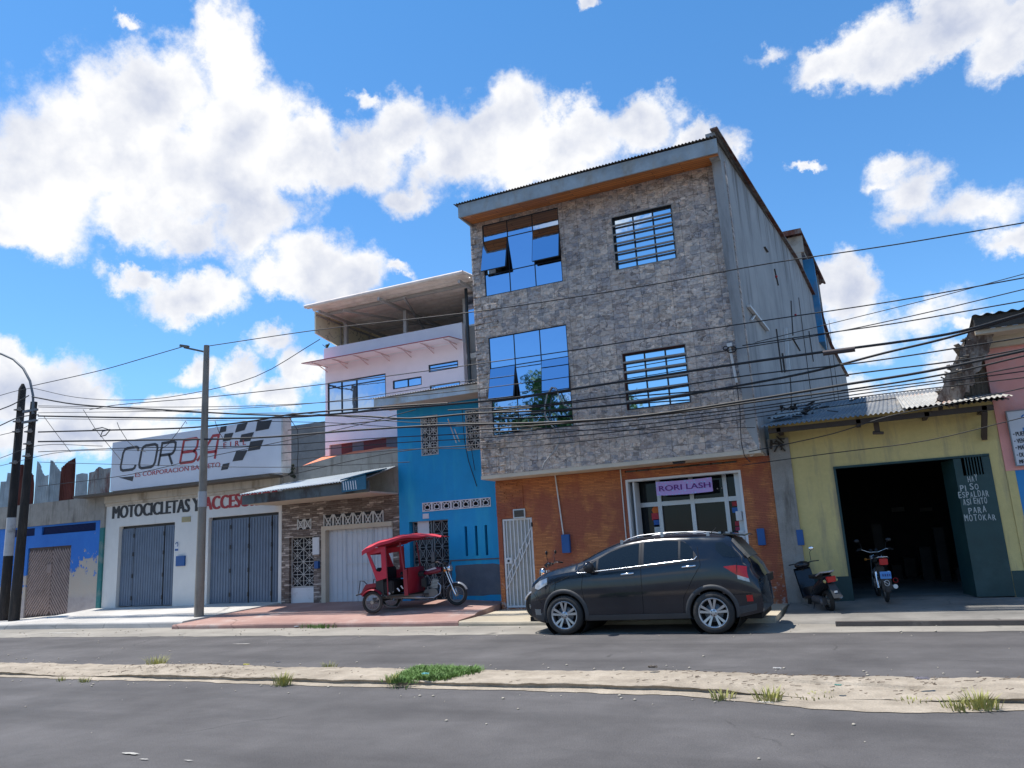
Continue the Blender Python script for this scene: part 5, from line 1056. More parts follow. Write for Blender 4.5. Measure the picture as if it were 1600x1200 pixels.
def side_y(x, z):
    s = sect(x)
    for (a, b) in zip(s, s[1:]):
        if b[1] >= z: t = (z-a[1])/max(1e-6, b[1]-a[1]); return a[0]+(b[0]-a[0])*t
    return s[-1][0]
car = thing('parked_suv', 'dusty black compact SUV parked at the kerb facing left', 'car', (-3.715, 13.97, 0.0), 0, local=True); car.scale = (1.02, 1., 1.)
mb = MB(); XS = [-2.10+4.22*i/210 for i in range(211)]
for sgn in (-1, 1):
    vs = []; n = None
    for x in XS:
        s = sect(x); n = len(s)
        for (y, z) in s: vs.append([xwarp(x, y, z), sgn*y, z])
    fs = []
    for i in range(len(XS)-1):
        for j in range(n-1):
            ids = (i*n+j, (i+1)*n+j, (i+1)*n+j+1, i*n+j+1); c = [sum(vs[q][k_] for q in ids)/4 for k_ in (0, 2)]
            if j < 11 and any(hypot(c[0]-wx, c[1]-WR) < AR for wx in WX): continue
            fs.append(ids)
    mb.add(vs, fs, True)
# nose and tail caps and floor
for x in (XS[0], XS[-1]):
    s = sect(x); ring = [(xwarp(x, y, z), -y, z) for y, z in s]+[(xwarp(x, y, z), y, z) for y, z in reversed(s[:-1])]; mb.add(ring, [tuple(range(len(ring)))])
body = mb.build('body', PAINT, car)
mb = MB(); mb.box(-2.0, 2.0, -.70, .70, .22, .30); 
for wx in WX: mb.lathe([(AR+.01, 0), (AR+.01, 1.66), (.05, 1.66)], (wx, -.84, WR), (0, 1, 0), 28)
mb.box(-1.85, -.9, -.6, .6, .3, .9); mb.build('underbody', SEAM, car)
def spatch(pts_lo, pts_hi, off, name, mat_, root, nx=24, nz=5, th=0., sides=(-1,)):
    """panel laid on the body side between two height curves"""
    for sgn in sides:
        mb = MB(); x0, x1 = pts_lo[0][0], pts_lo[-1][0]
        def fn(u, v):
            x = x0+(x1-x0)*u; a = interp_l(pts_lo, x); b = interp_l(pts_hi, x); z = a+(b-a)*v; y = side_y(x, z)+off; return (xwarp(x, y, z), sgn*y, z)
        mb.grid(fn, nx, nz, True); o = mb.build(name, mat_, root)
    return o
def interp_l(p, x):
    if x <= p[0][0]: return p[0][1]
    for a, b in zip(p, p[1:]):
        if x <= b[0]: return a[1]+(b[1]-a[1])*(x-a[0])/max(1e-6, b[0]-a[0])
    return p[-1][1]
S2 = (-1, 1)
lo = [(-.86, 1.065), (-.2, 1.115), (.93, 1.20)]; top_ = [(-.72, 1.20), (-.55, 1.30), (-.35, 1.41), (-.1, 1.49), (.1, 1.525), (.5, 1.545), (.8, 1.54)]
dlow = lambda x: interp_l([(-.86, 1.06), (-.2, 1.11), (1.0, 1.205)], x)+.012; dhi = lambda x: interp_l([(-.95, 1.08), (-.8, 1.165), (-.6, 1.285), (-.42, 1.38), (-.2, 1.455), (0, 1.495), (.3, 1.52), (.6, 1.525), (.85, 1.505), (.95, 1.45), (1.04, 1.34), (1.09, 1.22)], x)
def win(x0, x1, name, mat_=TINT, sides=S2, off=.004, gl=0):
    n = 14; L1 = [(x0+(x1-x0)*i/n, dlow(x0+(x1-x0)*i/n)-gl) for i in range(n+1)]; L2 = [(x, max(z+.002, dhi(x)+gl)) for x, z in L1]; return spatch(L1, L2, off, name, mat_, car, 20, 6, sides=sides)
win(-.97, 1.10, 'window_surround', BLACKP, off=.002, gl=.02)
win(-.86, -.66, 'quarter_window', off=.006); win(-.62, .10, 'side_window', off=.006); win(.19, .78, 'side_window', off=.006); win(.82, 1.03, 'quarter_window', off=.006)
for sgn in S2:
    mb = MB(); pts = [(x, dlow(x)-.022) for x in [-1.0+2.05*i/20 for i in range(21)]]; mb.tube([(x, sgn*(side_y(x, z)+.008), z) for x, z in pts]+[(1.09, sgn*(side_y(1.09, 1.25)+.006), 1.24)], .010, 6); mb.build('chrome_trim', CHROME, car)
# door seams
def seam(pts, r=.0045):
    for sgn in S2:
        mb = MB(); mb.tube([(x, sgn*(side_y(x, z)+.0005), z) for x, z in pts], r, 4); mb.build('door_seam', SEAM, body)
ln = lambda p, q, n=10: [(p[0]+(q[0]-p[0])*i/n, p[1]+(q[1]-p[1])*i/n) for i in range(n+1)]
seam(ln((-.90, 1.04), (-.93, .80))+ln((-.93, .78), (-.86, .33))); seam(ln((.145, 1.5), (.14, 1.15))+ln((.14, 1.13), (.13, .31))); seam(ln((1.10, 1.40), (1.14, 1.12))+ln((1.14, 1.1), (.98, .86))+ln((.97, .84), (.83, .6))+ln((.82, .58), (.80, .32)))
seam(ln((-.85, .315), (.82, .325), 20), .006); seam(ln((1.72, 1.12), (1.70, .95), 6)); seam(ln((-1.50, .86), (-1.15, 1.0), 6)); seam(ln((1.55, .62), (1.9, .62), 8)); seam(ln((-1.72, .55), (-1.86, .72), 6))
# cladding: sill and arch flares
spatch([(-.9, .235), (.9, .25)], [(-.9, .33), (.9, .34)], .010, 'sill_cladding', CLAD, car, 20, 2, sides=S2)
for wx in WX:
    for sgn in S2:
        mb = MB()
        def fn(u, v):
            a = pi*(-.16+1.32*u) if 1 else 0; rr = AR-.022+.075*v; x = wx-rr*cos(a)*1.0; z = WR+rr*sin(a); z = max(z, interp(BOT, x)+.005); y = side_y(x, min(z, 1.0))+.020*(1 if .05 < v < .95 else 0)+.003; return (xwarp(x, y, z), sgn*y, z)
        mb.grid(fn, 40, 4, True)
        mb.grid(lambda u, v: (wx-(AR-.022)*cos(pi*(-.16+1.32*u)), sgn*(side_y(wx, .6)+.0-.16*v), max(.24, WR+(AR-.022)*sin(pi*(-.16+1.32*u)))), 40, 1, True); mb.build('wheel_arch_flare', CLAD, car)
# wheels
def alloy(wx, sgn):
    c = (wx, sgn*.79, WR); d = sgn; mb = MB()
    mb.lathe([(.222, -.11), (.30, -.11), (.328, -.085), (.335, -.05), (.335, .05), (.328, .085), (.30, .108), (.262, .112), (.235, .104), (.222, .09)], c, (0, d, 0), 44, closed=True)
    w = mb.build('wheel', TYRE, car)
    mb = MB(); mb.lathe([(.222, -.1), (.21, -.08), (.208, .06), (.222, .098), (.240, .106), (.240, .098)], c, (0, d, 0), 44); 
    for i in range(5):
        for q in (-.17, .17):
            a = 2*pi*i/5+pi/2; p0 = Vector((cos(a+q*.9)*.055, 0, sin(a+q*.9)*.055)); p1 = Vector((cos(a+q*1.25)*.218, 0, sin(a+q*1.25)*.218)); t = Vector((-sin(a+q), 0, cos(a+q)))
            cc_ = Vector(c); yo = Vector((0, d, 0)); A = [p0-t*.012, p0+t*.016, p1+t*.024, p1-t*.020]
            top = [cc_+A[0]+yo*.085, cc_+A[1]+yo*.085, cc_+A[2]+yo*.098, cc_+A[3]+yo*.098]; bt = [p-yo*.03 for p in top]
            mb.add(top+bt, [(0, 1, 2, 3), (0, 1, 5, 4), (1, 2, 6, 5), (2, 3, 7, 6), (3, 0, 4, 7)])
    mb.lathe([(.0005, .092), (.03, .092), (.062, .086), (.07, .06)], c, (0, d, 0), 20)
    mb.build('rim', RIM, w)
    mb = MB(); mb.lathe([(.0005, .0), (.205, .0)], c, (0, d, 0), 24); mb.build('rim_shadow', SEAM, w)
    mb = MB(); mb.lathe([(.0005, .03), (.15, .03), (.15, .02)], c, (0, d, 0), 24); mb.build('brake_disc', GREYM, w)
    mb = MB()
    for i in range(5): a = 2*pi*i/5; mb.cyl(Vector(c)+Vector((cos(a)*.04, d*.088, sin(a)*.04)), Vector(c)+Vector((cos(a)*.04, d*.096, sin(a)*.04)), .009, n=6)
    mb.build('wheel_nuts', BLACKP, w)
for wx in WX:
    for sgn in S2: alloy(wx, sgn)
# lights
spatch([(-1.99, .80), (-1.86, .78), (-1.60, .87)], [(-1.99, .87), (-1.86, .93), (-1.60, .985)], .006, 'headlight', LENS, car, 12, 4, sides=S2)
spatch([(-1.99, .785), (-1.86, .765), (-1.57, .86)], [(-1.99, .885), (-1.86, .945), (-1.57, 1.0)], .003, 'headlight_surround', BLACKP, car, 12, 4, sides=S2)
spatch([(1.52, 1.055), (1.74, .93), (1.99, .86)], [(1.52, 1.065), (1.74, 1.08), (1.99, 1.05)], .008, 'tail_light', LREAR, car, 14, 5, sides=S2)
spatch([(1.76, .86), (1.99, .80)], [(1.76, .925), (1.99, .86)], .007, 'reversing_light', LENS, car, 6, 3, sides=S2)
spatch([(1.86, .50), (1.97, .50)], [(1.86, .60), (1.97, .60)], .010, 'rear_fog_lamp', LREAR, car, 5, 4, sides=S2)
spatch([(-1.98, .34), (-1.80, .34)], [(-1.98, .44), (-1.80, .44)], .006, 'front_fog_lamp', GREYM, car, 5, 4, sides=S2)
spatch([(-1.99, .25), (-1.66, .24)], [(-1.99, .34), (-1.66, .40)], .005, 'bumper_cladding', CLAD, car, 8, 4, sides=S2)
spatch([(1.66, .30), (2.02, .36)], [(1.66, .42), (2.02, .47)], .006, 'bumper_cladding', CLAD, car, 8, 4, sides=S2)
# windscreen and rear glass laid on the upper body rows
def tpatch(x0, x1, jlo, name, mat_, off=.006, jhi=None, side_in=.0):
    mb = MB()
    for sgn in S2:
        vs = []; n = None
        for i in range(17):
            x = x0+(x1-x0)*i/16; s = sect(x)[jlo:jhi]; n = len(s)
            for (y, z) in s: vs.append((xwarp(x, y, z)+(-off if x < 0 else off)*.6, sgn*y, z+off*.8))
        mb.add(vs, [(i*n+j, (i+1)*n+j, (i+1)*n+j+1, i*n+j+1) for i in range(16) for j in range(n-1)], True)
    mb.build(name, mat_, car)
tpatch(-.93, -.18, 18, 'windscreen', TINT); tpatch(1.66, 1.93, 17, 'rear_window', simple('dusty_glass', (.12, .115, .105), .4, var=.3))
spatch([(1.40, 1.34), (1.52, 1.22), (1.66, 1.205), (1.80, 1.205)], [(1.40, 1.45), (1.52, 1.46), (1.66, 1.36), (1.80, 1.215)], .004, 'rear_side_glass', TINT, car, 12, 4, sides=S2)
mb = MB(); mb.prism([(1.50, -.55, 1.575), (1.86, -.50, 1.535), (1.88, 0, 1.56), (1.86, .50, 1.535), (1.50, .55, 1.575), (1.45, 0, 1.61)], (0, 0, .025)); mb.build('spoiler', PAINT, car, bevel=.006)
for sgn in S2:
    mb = MB(); pts = [(-.22, 1.53), (-.10, 1.59), (.1, 1.638), (.5, 1.662), (.9, 1.655), (1.2, 1.62), (1.3, 1.58)]; mb.tube([(x, sgn*.60, z) for x, z in pts], .011, 6)
    for x, z in ((-.22, 1.55), (.5, 1.64), (1.27, 1.60)): mb.bar((x, sgn*.60, z-.05), (x, sgn*.60, z+.03), .05, .02)
    mb.build('roof_rail', STEEL, car)
    mb = MB(); c = Vector((-.74, sgn*(side_y(-.7, 1.08)+.13), 1.14)); mb.sphere(c, .125, 14, (.72, 1.0, .80)); mb.bar((-.72, sgn*side_y(-.7, 1.08), 1.08), (-.72, c.y, 1.10), .09, .05); mr = mb.build('door_mirror', BLACKP, car)
    mb = MB(); mb.sphere(c+Vector((-.012, 0, .03)), .122, 14, (.70, .98, .64)); mb.build('mirror_cap', PAINT, mr)
    for hx in (-.10, .95):
        z = interp_l([(-.2, .99), (1, 1.085)], hx); y = side_y(hx, z); mb = MB(); mb.tube([(hx-.105, sgn*(y+.004), z-.004), (hx-.08, sgn*(y+.035), z), (hx+.08, sgn*(y+.037), z+.01), (hx+.105, sgn*(y+.004), z+.012)], .018, 8); mb.build('door_handle', CHROME, car)
        mb = MB(); mb.sphere((hx, sgn*(y-.012), z), .06, 10, (1, .35, .6)); 
mb = MB(); mb.tube([(1.2, 0, 1.6), (1.32, 0, 1.70)], .006, 4); mb.build('antenna', BLACKP, car)
# front face and rear plate (seen from the side positions)
mb = MB(); mb.box(-2.142, -2.09, -.40, .40, .50, .66); mb.box(-2.125, -2.07, -.42, .42, .32, .42); mb.build('radiator_grille', BLACKP, car)
mb = MB(); mb.box(2.10, 2.142, -.26, .26, .78, .90); mb.build('number_plate_recess', BLACKP, car)
# ------------------------------------------------------------------ two and three wheelers
SPK = simple('spoke_steel', (.30, .28, .25), .45, .6, var=.2)
def bikewheel(root, c, r, w=.045, n=24, ax=(0, 1, 0), name='wheel', alloy_=False):
    mb = MB(); mb.tube([(c[0]+(r-w*.8)*cos(t), c[1], c[2]+(r-w*.8)*sin(t)) for t in [2*pi*i/28 for i in range(28)]], w*.85, 8, closed=True); wh = mb.build(name, TYRE, root)
    mb = MB(); mb.tube([(c[0]+(r-w*1.9)*cos(t), c[1], c[2]+(r-w*1.9)*sin(t)) for t in [2*pi*i/28 for i in range(28)]], .011, 6, closed=True)
    for i in range(n):
        t = 2*pi*i/n; s_ = .025 if i % 2 else -.025; mb.tube([(c[0]+.03*cos(t+.5*s_*30), c[1]+s_, c[2]+.03*sin(t+.5*s_*30)), (c[0]+(r-w*1.9)*cos(t), c[1], c[2]+(r-w*1.9)*sin(t))], .003 if not alloy_ else .009, 4, caps=False)
    mb.cyl((c[0], c[1]-.04, c[2]), (c[0], c[1]+.04, c[2]), .045); mb.build('rim', SPK, wh)
    return wh
def arcfender(root, c, r, a0, a1, w, mat_, name='mudguard', th=.004):
    mb = MB(); mb.grid(lambda u, v: (c[0]+(r-.03*abs(2*v-1)**2)*cos(a0+(a1-a0)*u), c[1]+w*(v-.5), c[2]+(r-.03*abs(2*v-1)**2)*sin(a0+(a1-a0)*u)), 18, 5); return mb.build(name, mat_, root)
def bikefront(root, fx, cz, r, tank, rear=True, tail=None):
    """motorcycle facing +x with its front axle at (fx, 0, cz)"""
    bikewheel(root, (fx, 0, cz), r); arcfender(root, (fx, 0, cz), r+.035, radians(20), radians(150), .11, simple('silver_mudguard', (.50, .52, .56), .3, .6, var=.08), 'front_mudguard')
    hx, hz = fx-.27, cz+.66; mb = MB()
    for s_ in (-.085, .085): mb.tube([(fx, s_, cz), (fx-.14, s_, cz+.36), (hx+.02, s_, hz+.02)], [.02, .017, .016], 8); mb.tube([(fx, s_, cz), (fx-.07, s_, cz+.17)], .027, 8)
    mb.build('fork', CHROME, root)
    mb = MB(); bz = hz+.10; mb.tube([(hx-.17, -.37, bz+.05), (hx-.07, -.27, bz+.07), (hx, -.1, bz), (hx, .1, bz), (hx-.07, .27, bz+.07), (hx-.17, .37, bz+.05)], .012, 6); hb = mb.build('handlebar', CHROME, root)
    for s_ in (-1, 1):
        mb = MB(); mb.tube([(hx-.19, s_*.39, bz+.05), (hx-.11, s_*.31, bz+.065)], .019, 6); mb.tube([(hx-.09, s_*.36, bz+.09), (hx-.03, s_*.25, bz+.09)], .007, 4); mb.build('grip', BLK, hb)
        mb = MB(); mb.tube([(hx-.06, s_*.25, bz+.07), (hx-.04, s_*.27, bz+.20), (hx-.06, s_*.31, bz+.25)], .006, 5); mb.sphere((hx-.06, s_*.34, bz+.27), .055, 10, (.35, 1.2, .75)); mb.build('mirror', BLACKP, root)
    mb = MB(); mb.sphere((hx+.13, 0, hz-.02), .095, 16, (.75, 1, 1)); hl = mb.build('headlight', CHROME, root); mb = MB(); mb.lathe([(.001, .078), (.06, .07), (.085, .05)], (hx+.13, 0, hz-.02), (1, 0, 0), 16); mb.build('headlight_lens', LENS, hl)
    mb = MB(); mb.cyl((hx+.01, -.06, hz+.09), (hx+.05, -.06, hz+.15), .045); mb.cyl((hx+.01, .06, hz+.09), (hx+.05, .06, hz+.15), .045); mb.build('gauges', BLACKP, root)
    for s_ in (-1, 1): mb = MB(); mb.sphere((hx+.07, s_*.19, hz-.06), .033, 8); mb.bar((hx+.05, 0, hz-.06), (hx+.06, s_*.18, hz-.06), .012); mb.build('indicator', simple('amber_lens', (.6, .2, .02), .3), root)
    mb = MB(); P0 = (hx-.02, 0, hz-.06); ex, ez = fx-.56, cz+.12
    mb.tube([P0, (fx-.36, 0, cz+.35), (fx-.39, 0, cz+.05)], .022, 8)
    mb.tube([P0, (hx-.35, 0, hz-.08), (hx-.78, 0, hz-.14)], .02, 8); mb.tube([(hx-.55, 0, hz-.12), (hx-.50, 0, cz+.05)], .02, 8); mb.tube([(fx-.39, 0, cz-.02), (fx-.90, 0, cz-.03)], .02, 8)
    mb.build('frame', BLACKP, root)
    mb = MB()
    def tk(u, v):
        x = hx-.07-.50*u; hh = .105*max(.001, sin(pi*min(1, .12+u*.9)))**.5; ww = (.125-.05*u)*max(.001, sin(pi*min(.98, .10+u*.75)))**.5; a = 2*pi*v; ca, sa = cos(a), sin(a); return (x, ww*(abs(ca)**.75)*(1 if ca > 0 else -1), hz-.045-.05*u+hh*(abs(sa)**.85)*(1 if sa > 0 else -.6))
    mb.grid(tk, 16, 20); tkk = mb.build('fuel_tank', tank, root)
    mb = MB()
    for s_ in (-1, 1): mb.prism([(hx-.16, s_*.122, hz+.0), (hx-.40, s_*.112, hz-.04), (hx-.48, s_*.098, hz-.02), (hx-.20, s_*.118, hz+.04)], (0, s_*.004, 0))
    mb.build('tank_stripe', simple('white_stripe', (.5, .48, .5), .4), tkk)
    mb = MB()
    def seat(u, v):
        x = hx-.52-.62*u; a = pi*v; return (x, (.11+.04*sin(pi*u))*cos(a), hz-.105+.035*u+(.075*sin(a)**.6 if 0 < v < 1 else 0))
    mb.grid(seat, 12, 10); mb.box(hx-1.13, hx-.53, -.10, .10, hz-.15, hz-.10); mb.build('seat', BLK, root, bevel=0)
    # engine
    mb = MB(); mb.cyl((ex, -.14, ez-.04), (ex, .14, ez-.04), .115, n=20); mb.cyl((ex-.16, -.11, ez-.03), (ex-.16, .11, ez-.03), .09, n=16); mb.box(ex-.2, ex+.02, -.1, .1, ez-.1, ez+.06); mb.bar((ex+.02, 0, ez+.04), (ex+.07, 0, ez+.30), .13, .15); en = mb.build('engine', simple('cast_alloy', (.17, .17, .17), .4, .7, var=.25, bump=.2), root, bevel=.006)
    mb = MB()
    for i in range(6): z = ez+.09+.033*i; mb.bar((ex+.015+.009*i, -.0, z), (ex+.017+.009*i, 0, z+.012), .19, .20)
    mb.build('cylinder_fins', STEEL, en)
    mb = MB(); mb.tube([(ex+.10, -.06, ez+.22), (ex+.19, -.09, ez+.12), (ex+.17, -.12, ez-.06), (ex+.02, -.15, ez-.15), (ex-.2, -.16, ez-.14)], .019, 8); mb.tube([(ex-.2, -.16, ez-.14), (ex-.35, -.165, ez-.12), (ex-.95, -.17, ez-.06)], [.025, .042, .048], 10); mb.build('exhaust', STEEL, root)
    mb = MB(); mb.box(ex-.32, ex-.18, -.09, .09, ez+.12, ez+.34); mb.build('side_cover', BLACKP, root, bevel=.02)
    if rear:
        rx = fx-1.22; bikewheel(root, (rx, 0, cz), r); arcfender(root, (rx, 0, cz), r+.05, radians(40), radians(190), .13, BLACKP, 'rear_mudguard')
        mb = MB()
        for s_ in (-.1, .1): mb.tube([(rx, s_, cz), (fx-.95, s_, cz-.02)], .016, 6); mb.tube([(hx-.78, s_*.9, hz-.14), (hx-1.15, s_*.9, hz-.10)], .012, 6)
        mb.build('swingarm', BLACKP, root)
        mb = MB()
        for s_ in (-.13, .13): mb.tube([(rx+.02, s_, cz+.02), (rx+.1, s_, cz+.36)], .024, 8); 
        mb.build('shock_absorber', CHROME, root)
        mb = MB(); zt_ = hz-.05; mb.tube([(hx-.8, -.13, zt_), (hx-1.15, -.14, zt_+.05), (hx-1.28, -.08, zt_+.08), (hx-1.28, .08, zt_+.08), (hx-1.15, .14, zt_+.05), (hx-.8, .13, zt_)], .011, 6); mb.build('grab_rail', CHROME, root)
        mb = MB(); mb.box(hx-1.30, hx-1.22, -.085, .085, zt_-.09, zt_+.045); mb.build('tail_light', LREAR, root, bevel=.012)
        mb = MB(); mb.box(rx-.33, rx-.325, -.11, .11, cz+.23, cz+.38); pl_ = mb.build('number_plate', simple('plate_blue', (.08, .27, .62), .5, var=.1), root)
        mb = MB(); mb.box(rx-.322, rx-.31, -.10, .10, cz+.0, cz+.24); mb.build('mud_flap', BLACKP, root)
        return pl_
# mototaxi
MT = thing('mototaxi', 'red three-wheeled mototaxi with a cloth canopy parked before the blue house', 'mototaxi', (-10.82, 16.02, .215), radians(7), local=True, rot=(radians(0), radians(-2.2), radians(10))); MT.scale = (.965, .965, .955)
TKM = simple('maroon_tank', (.16, .01, .03), .25, var=.2); CAN = simple('red_canvas', (.50, .030, .055), .8, var=.1, bump=.35, bsc=14, grime=(.50, .12, .13), gsc=2.2, glo=.58); REDP = simple('red_panel', (.22, .008, .022), .4, var=.15)
FXM = 1.98; bikefront(MT, FXM, .265, .27, TKM, rear=False)
for s_ in (-.56, .56):
    bikewheel(MT, (0, s_, .265), .27); arcfender(MT, (0, s_, .265), .32, radians(35), radians(150), .15, REDP, 'rear_mudguard')
mb = MB(); mb.tube([(0, -.5, .265), (0, .5, .265)], .025, 8); mb.bar((-.05, -.42, .34), (1.25, -.42, .34), .05); mb.bar((-.05, .42, .34), (1.25, .42, .34), .05); mb.bar((.02, -.5, .30), (.4, -.5, .12), .04); mb.bar((1.2, -.42, .34), (1.3, 0, .33), .05); mb.bar((1.2, .42, .34), (1.3, 0, .33), .05)
for x in (.1, .6, 1.15): mb.bar((x, -.42, .34), (x, .42, .34), .04)
mb.tube([(.38, -.5, .12), (.62, -.5, .10), (.75, -.45, .3)], .02, 6); mb.build('chassis', simple('grimy_frame', (.08, .075, .075), .7, .2, var=.3), MT)
mb = MB()
for s_ in (-.46, .46): mb.tube([(.05, s_, .26), (.18, s_, .50), (.34, s_, .36)], .028, 8)
mb.build('leaf_spring', STEEL, MT)
mb = MB(); mb.box(.12, .95, -.55, .55, .37, .40); mb.build('floor', BLACKP, MT)
mb = MB(); mb.box(.16, .55, -.52, .52, .42, .74); mb.box(.10, .22, -.52, .52, .70, 1.08); mb.build('bench_seat', BLK, MT, bevel=.03)
# side quarter panels with a window hole; near and far side alike
hoopz = 1.62
for s_ in (-.58, .58):
    mb = MB(); out = [(-.12, 1.55), (.42, 1.58), (.42, .82), (.34, .80), (.14, .76)]; hole = [(.0, 1.42), (.29, 1.45), (.29, 1.02), (.24, .98), (.15, 1.0)]
    a = [Vector((x, s_, z)) for x, z in out]; b = [Vector((x, s_, z)) for x, z in hole]; n = 5
    mb.add(a+b, [(i, (i+1) % n, n+(i+1) % n, n+i) for i in range(n)]); th = Vector((0, .012 if s_ < 0 else -.012, 0)); mb.add([p+th for p in a+b], [(i, (i+1) % n, n+(i+1) % n, n+i) for i in range(n)]); mb.build('side_panel', CAN, MT)
mb = MB(); rr_ = [(-.12, 1.55), (.14, .76)]; mb.grid(lambda u, v: (-.12+.26*v, -.58+1.16*u, 1.55-.79*v), 8, 6) if 0 else None
def back_panel():
    mb = MB(); f = lambda y, t: Vector((-.12+.26*t, y, 1.55-.79*t)); A = [f(-.58, 0), f(.58, 0), f(.58, 1), f(-.58, 1)]; Bq = [f(-.40, .18), f(.40, .18), f(.34, .70), f(-.34, .70)]
    mb.add(A+Bq, [(i, (i+1) % 4, 4+(i+1) % 4, 4+i) for i in range(4)]); return mb.build('back_panel', CAN, MT)
back_panel()
mb = MB(); mb.box(.10, .30, -.55, .55, .42, .78); mb.build('seat_back_board', BLACKP, MT)
mb = MB()
for s_ in (-.57, .57): mb.tube([(.42, s_, .4), (.42, s_, 1.6)], .016, 6); mb.tube([(.86, s_*.97, .4), (.86, s_*.97, 1.0), (.80, s_*.97, 1.64)], .024, 6); mb.tube([(-.12, s_, 1.57), (.5, s_, 1.68), (.85, s_, 1.70), (1.3, s_*.7, 1.68)], .016, 6)
mb.tube([(.86, -.55, 1.0), (.86, .55, 1.0)], .018, 6); mb.build('cab_frame', REDP, MT)
mb = MB()
def fp(u, v): a = pi*(v-.5)*.62; return (.80+(.20+.08*u)*cos(a), .62*sin(a)*1.05, .36+.62*u+.04*cos(a))
mb.grid(fp, 4, 14); mb.grid(lambda u, v: tuple(Vector(fp(u, v))+Vector((-.03, 0, 0))), 4, 14); mb.box(.84, .94, -.57, -.54, .36, .98); mb.box(.84, .94, .54, .57, .36, .98); mb.build('front_shield', REDP, MT)
mb = MB()
def canopy(u, v):
    x = -.18+1.92*u; y = (v-.5)*2; w = .66 if u < .5 else .66-.34*((u-.5)/.5)**1.6; z = interp([(0, 1.62), (.08, 1.71), (.4, 1.82), (.58, 1.845), (.8, 1.80), (1., 1.71)], u)-.10*abs(y)**2.4*(1-.75*u)-(.02+.02*sin(u*14)**2)*abs(y)**8*(1-u); return (x+(.05*abs(y)**3 if u > .9 else 0), y*w, z+.008*sin(u*22+y*5))
mb.grid(canopy, 40, 18); mb.grid(lambda u, v: tuple(Vector(canopy(u, v))+Vector((0, 0, -.012))), 40, 18)
def skirt(u, v):
    s_ = -1 if v < .5 else 1; t = (v*2) % 1 if v < 1 else 1; p = Vector(canopy(u, 0 if s_ < 0 else 1)); return p+Vector((0, 0, -(.07+.025*sin(u*19))*t))
for sg in (0, 1): mb.grid(lambda u, t: tuple(Vector(canopy(u, sg))+Vector((0, 0, -(.10*(1-u*.85)+.015*sin(u*19)*(1-u))*t))), 40, 2)
mb.build('canopy', CAN, MT)
mb = MB(); mb.prism([(.12, -.50, .62), (.10, -.50, .72), (-.20, -.50, .70), (-.36, -.50, .46), (-.30, -.50, .44), (-.14, -.50, .60)], (0, 1.0, 0)); mb.build('rear_bumper', REDP, MT, bevel=.01)
mb = MB(); mb.tube([(-.20, -.4, .70), (-.28, -.4, .78), (-.38, -.4, .80), (-.44, -.4, .48), (-.44, .4, .48), (-.38, .4, .80), (-.28, .4, .78), (-.20, .4, .70)], .012, 6); mb.tube([(-.48, -.45, .46), (-.30, -.45, .50)], .02, 6); mb.build('rear_rack', BLACKP, MT)
mb = MB(); mb.sphere((.42, -.5, .44), .035, 8); mb.sphere((.50, -.48, .47), .03, 8); mb.bar((.62, -.45, .55), (.68, -.45, .47), .03); mb.bar((.72, -.45, .60), (.77, -.45, .52), .025); mb.build('loose_tools', WHITE, MT)
# motorcycle parked behind the car, and the one in the workshop doorway
MB1 = thing('motorcycle', 'black motorcycle almost hidden behind the nose of the SUV', 'motorcycle', (-5.80, 14.85, .11), radians(186), local=True, group='motorcycles parked along the fronts')
bikefront(MB1, .42, .27, .28, simple('black_tank', (.02, .02, .022), .25), True)
MB2 = thing('motorcycle', 'dark motorcycle with a blue number plate and red tail light standing in the workshop doorway', 'motorcycle', (.17, 17.05, .15), radians(97), local=True, group='motorcycles parked along the fronts'); MB2.scale = (.87, .87, .87)
pl_ = bikefront(MB2, .65, .28, .29, simple('black_tank2', (.02, .02, .025), .2), True)
mb = MB(); mb.tube([(-.1+0*t, -.30+.05*cos(t), .42+.05*sin(t)) for t in [2*pi*i/14 for i in range(14)]], .008, 5, closed=True); mb.build('reflector_ring', LREAR, MB2)
mb = MB(); 
for i in range(4): mb.box(-.945, -.942, -.09+.045*i, -.065+.045*i, .56, .61)
mb.build('plate_characters', simple('plate_ink', (.02, .05, .2), .5), pl_)
mb = MB(); mb.tube([(-.94, .05*cos(t), .42+.06*sin(t)) for t in [2*pi*i/10 for i in range(10)]], .008, 4, closed=True); mb.tube([(-.94, -.05, .38), (-.94, .06, .46)], .008, 4); mb.build('flap_emblem', ALU, MB2)
# scooter
SC = thing('scooter', 'black scooter with a red tail light leaning by the yellow wall, one mirror raised', 'scooter', (-.76, 15.96, .04), radians(118), local=True, rot=(radians(-6), 0, radians(116))); SC.scale = (.86, .86, .86)
bikewheel(SC, (0, 0, .235), .235, .06, 5, alloy_=True); bikewheel(SC, (1.22, 0, .235), .235, .05, 5, alloy_=True)
SP = simple('scooter_black', (.010, .011, .016), .25, var=.2)
mb = MB()
def tailb(u, v):
    x = -.36+.85*u; a = 2*pi*v; zc_ = interp([(0, .70), (.3, .64), (.7, .50), (1, .38)], u); hh = interp([(0, .04), (.3, .13), (.7, .16), (1, .12)], u); ww = interp([(0, .05), (.3, .14), (.7, .17), (1, .14)], u); return (x, ww*cos(a), zc_+hh*sin(a))
mb.grid(tailb, 14, 16); mb.box(.45, .95, -.15, .15, .27, .33); mb.build('rear_body', SP, SC)
mb = MB(); mb.grid(lambda u, v: (.92+.16*u+.07*sin(pi*v), -.20+.40*v, .30+.62*u), 8, 10); mb.grid(lambda u, v: (.87+.16*u, -.19+.38*v, .30+.58*u), 8, 6); mb.box(.86, 1.0, -.15, .15, .30, .5); mb.build('leg_shield', SP, SC)
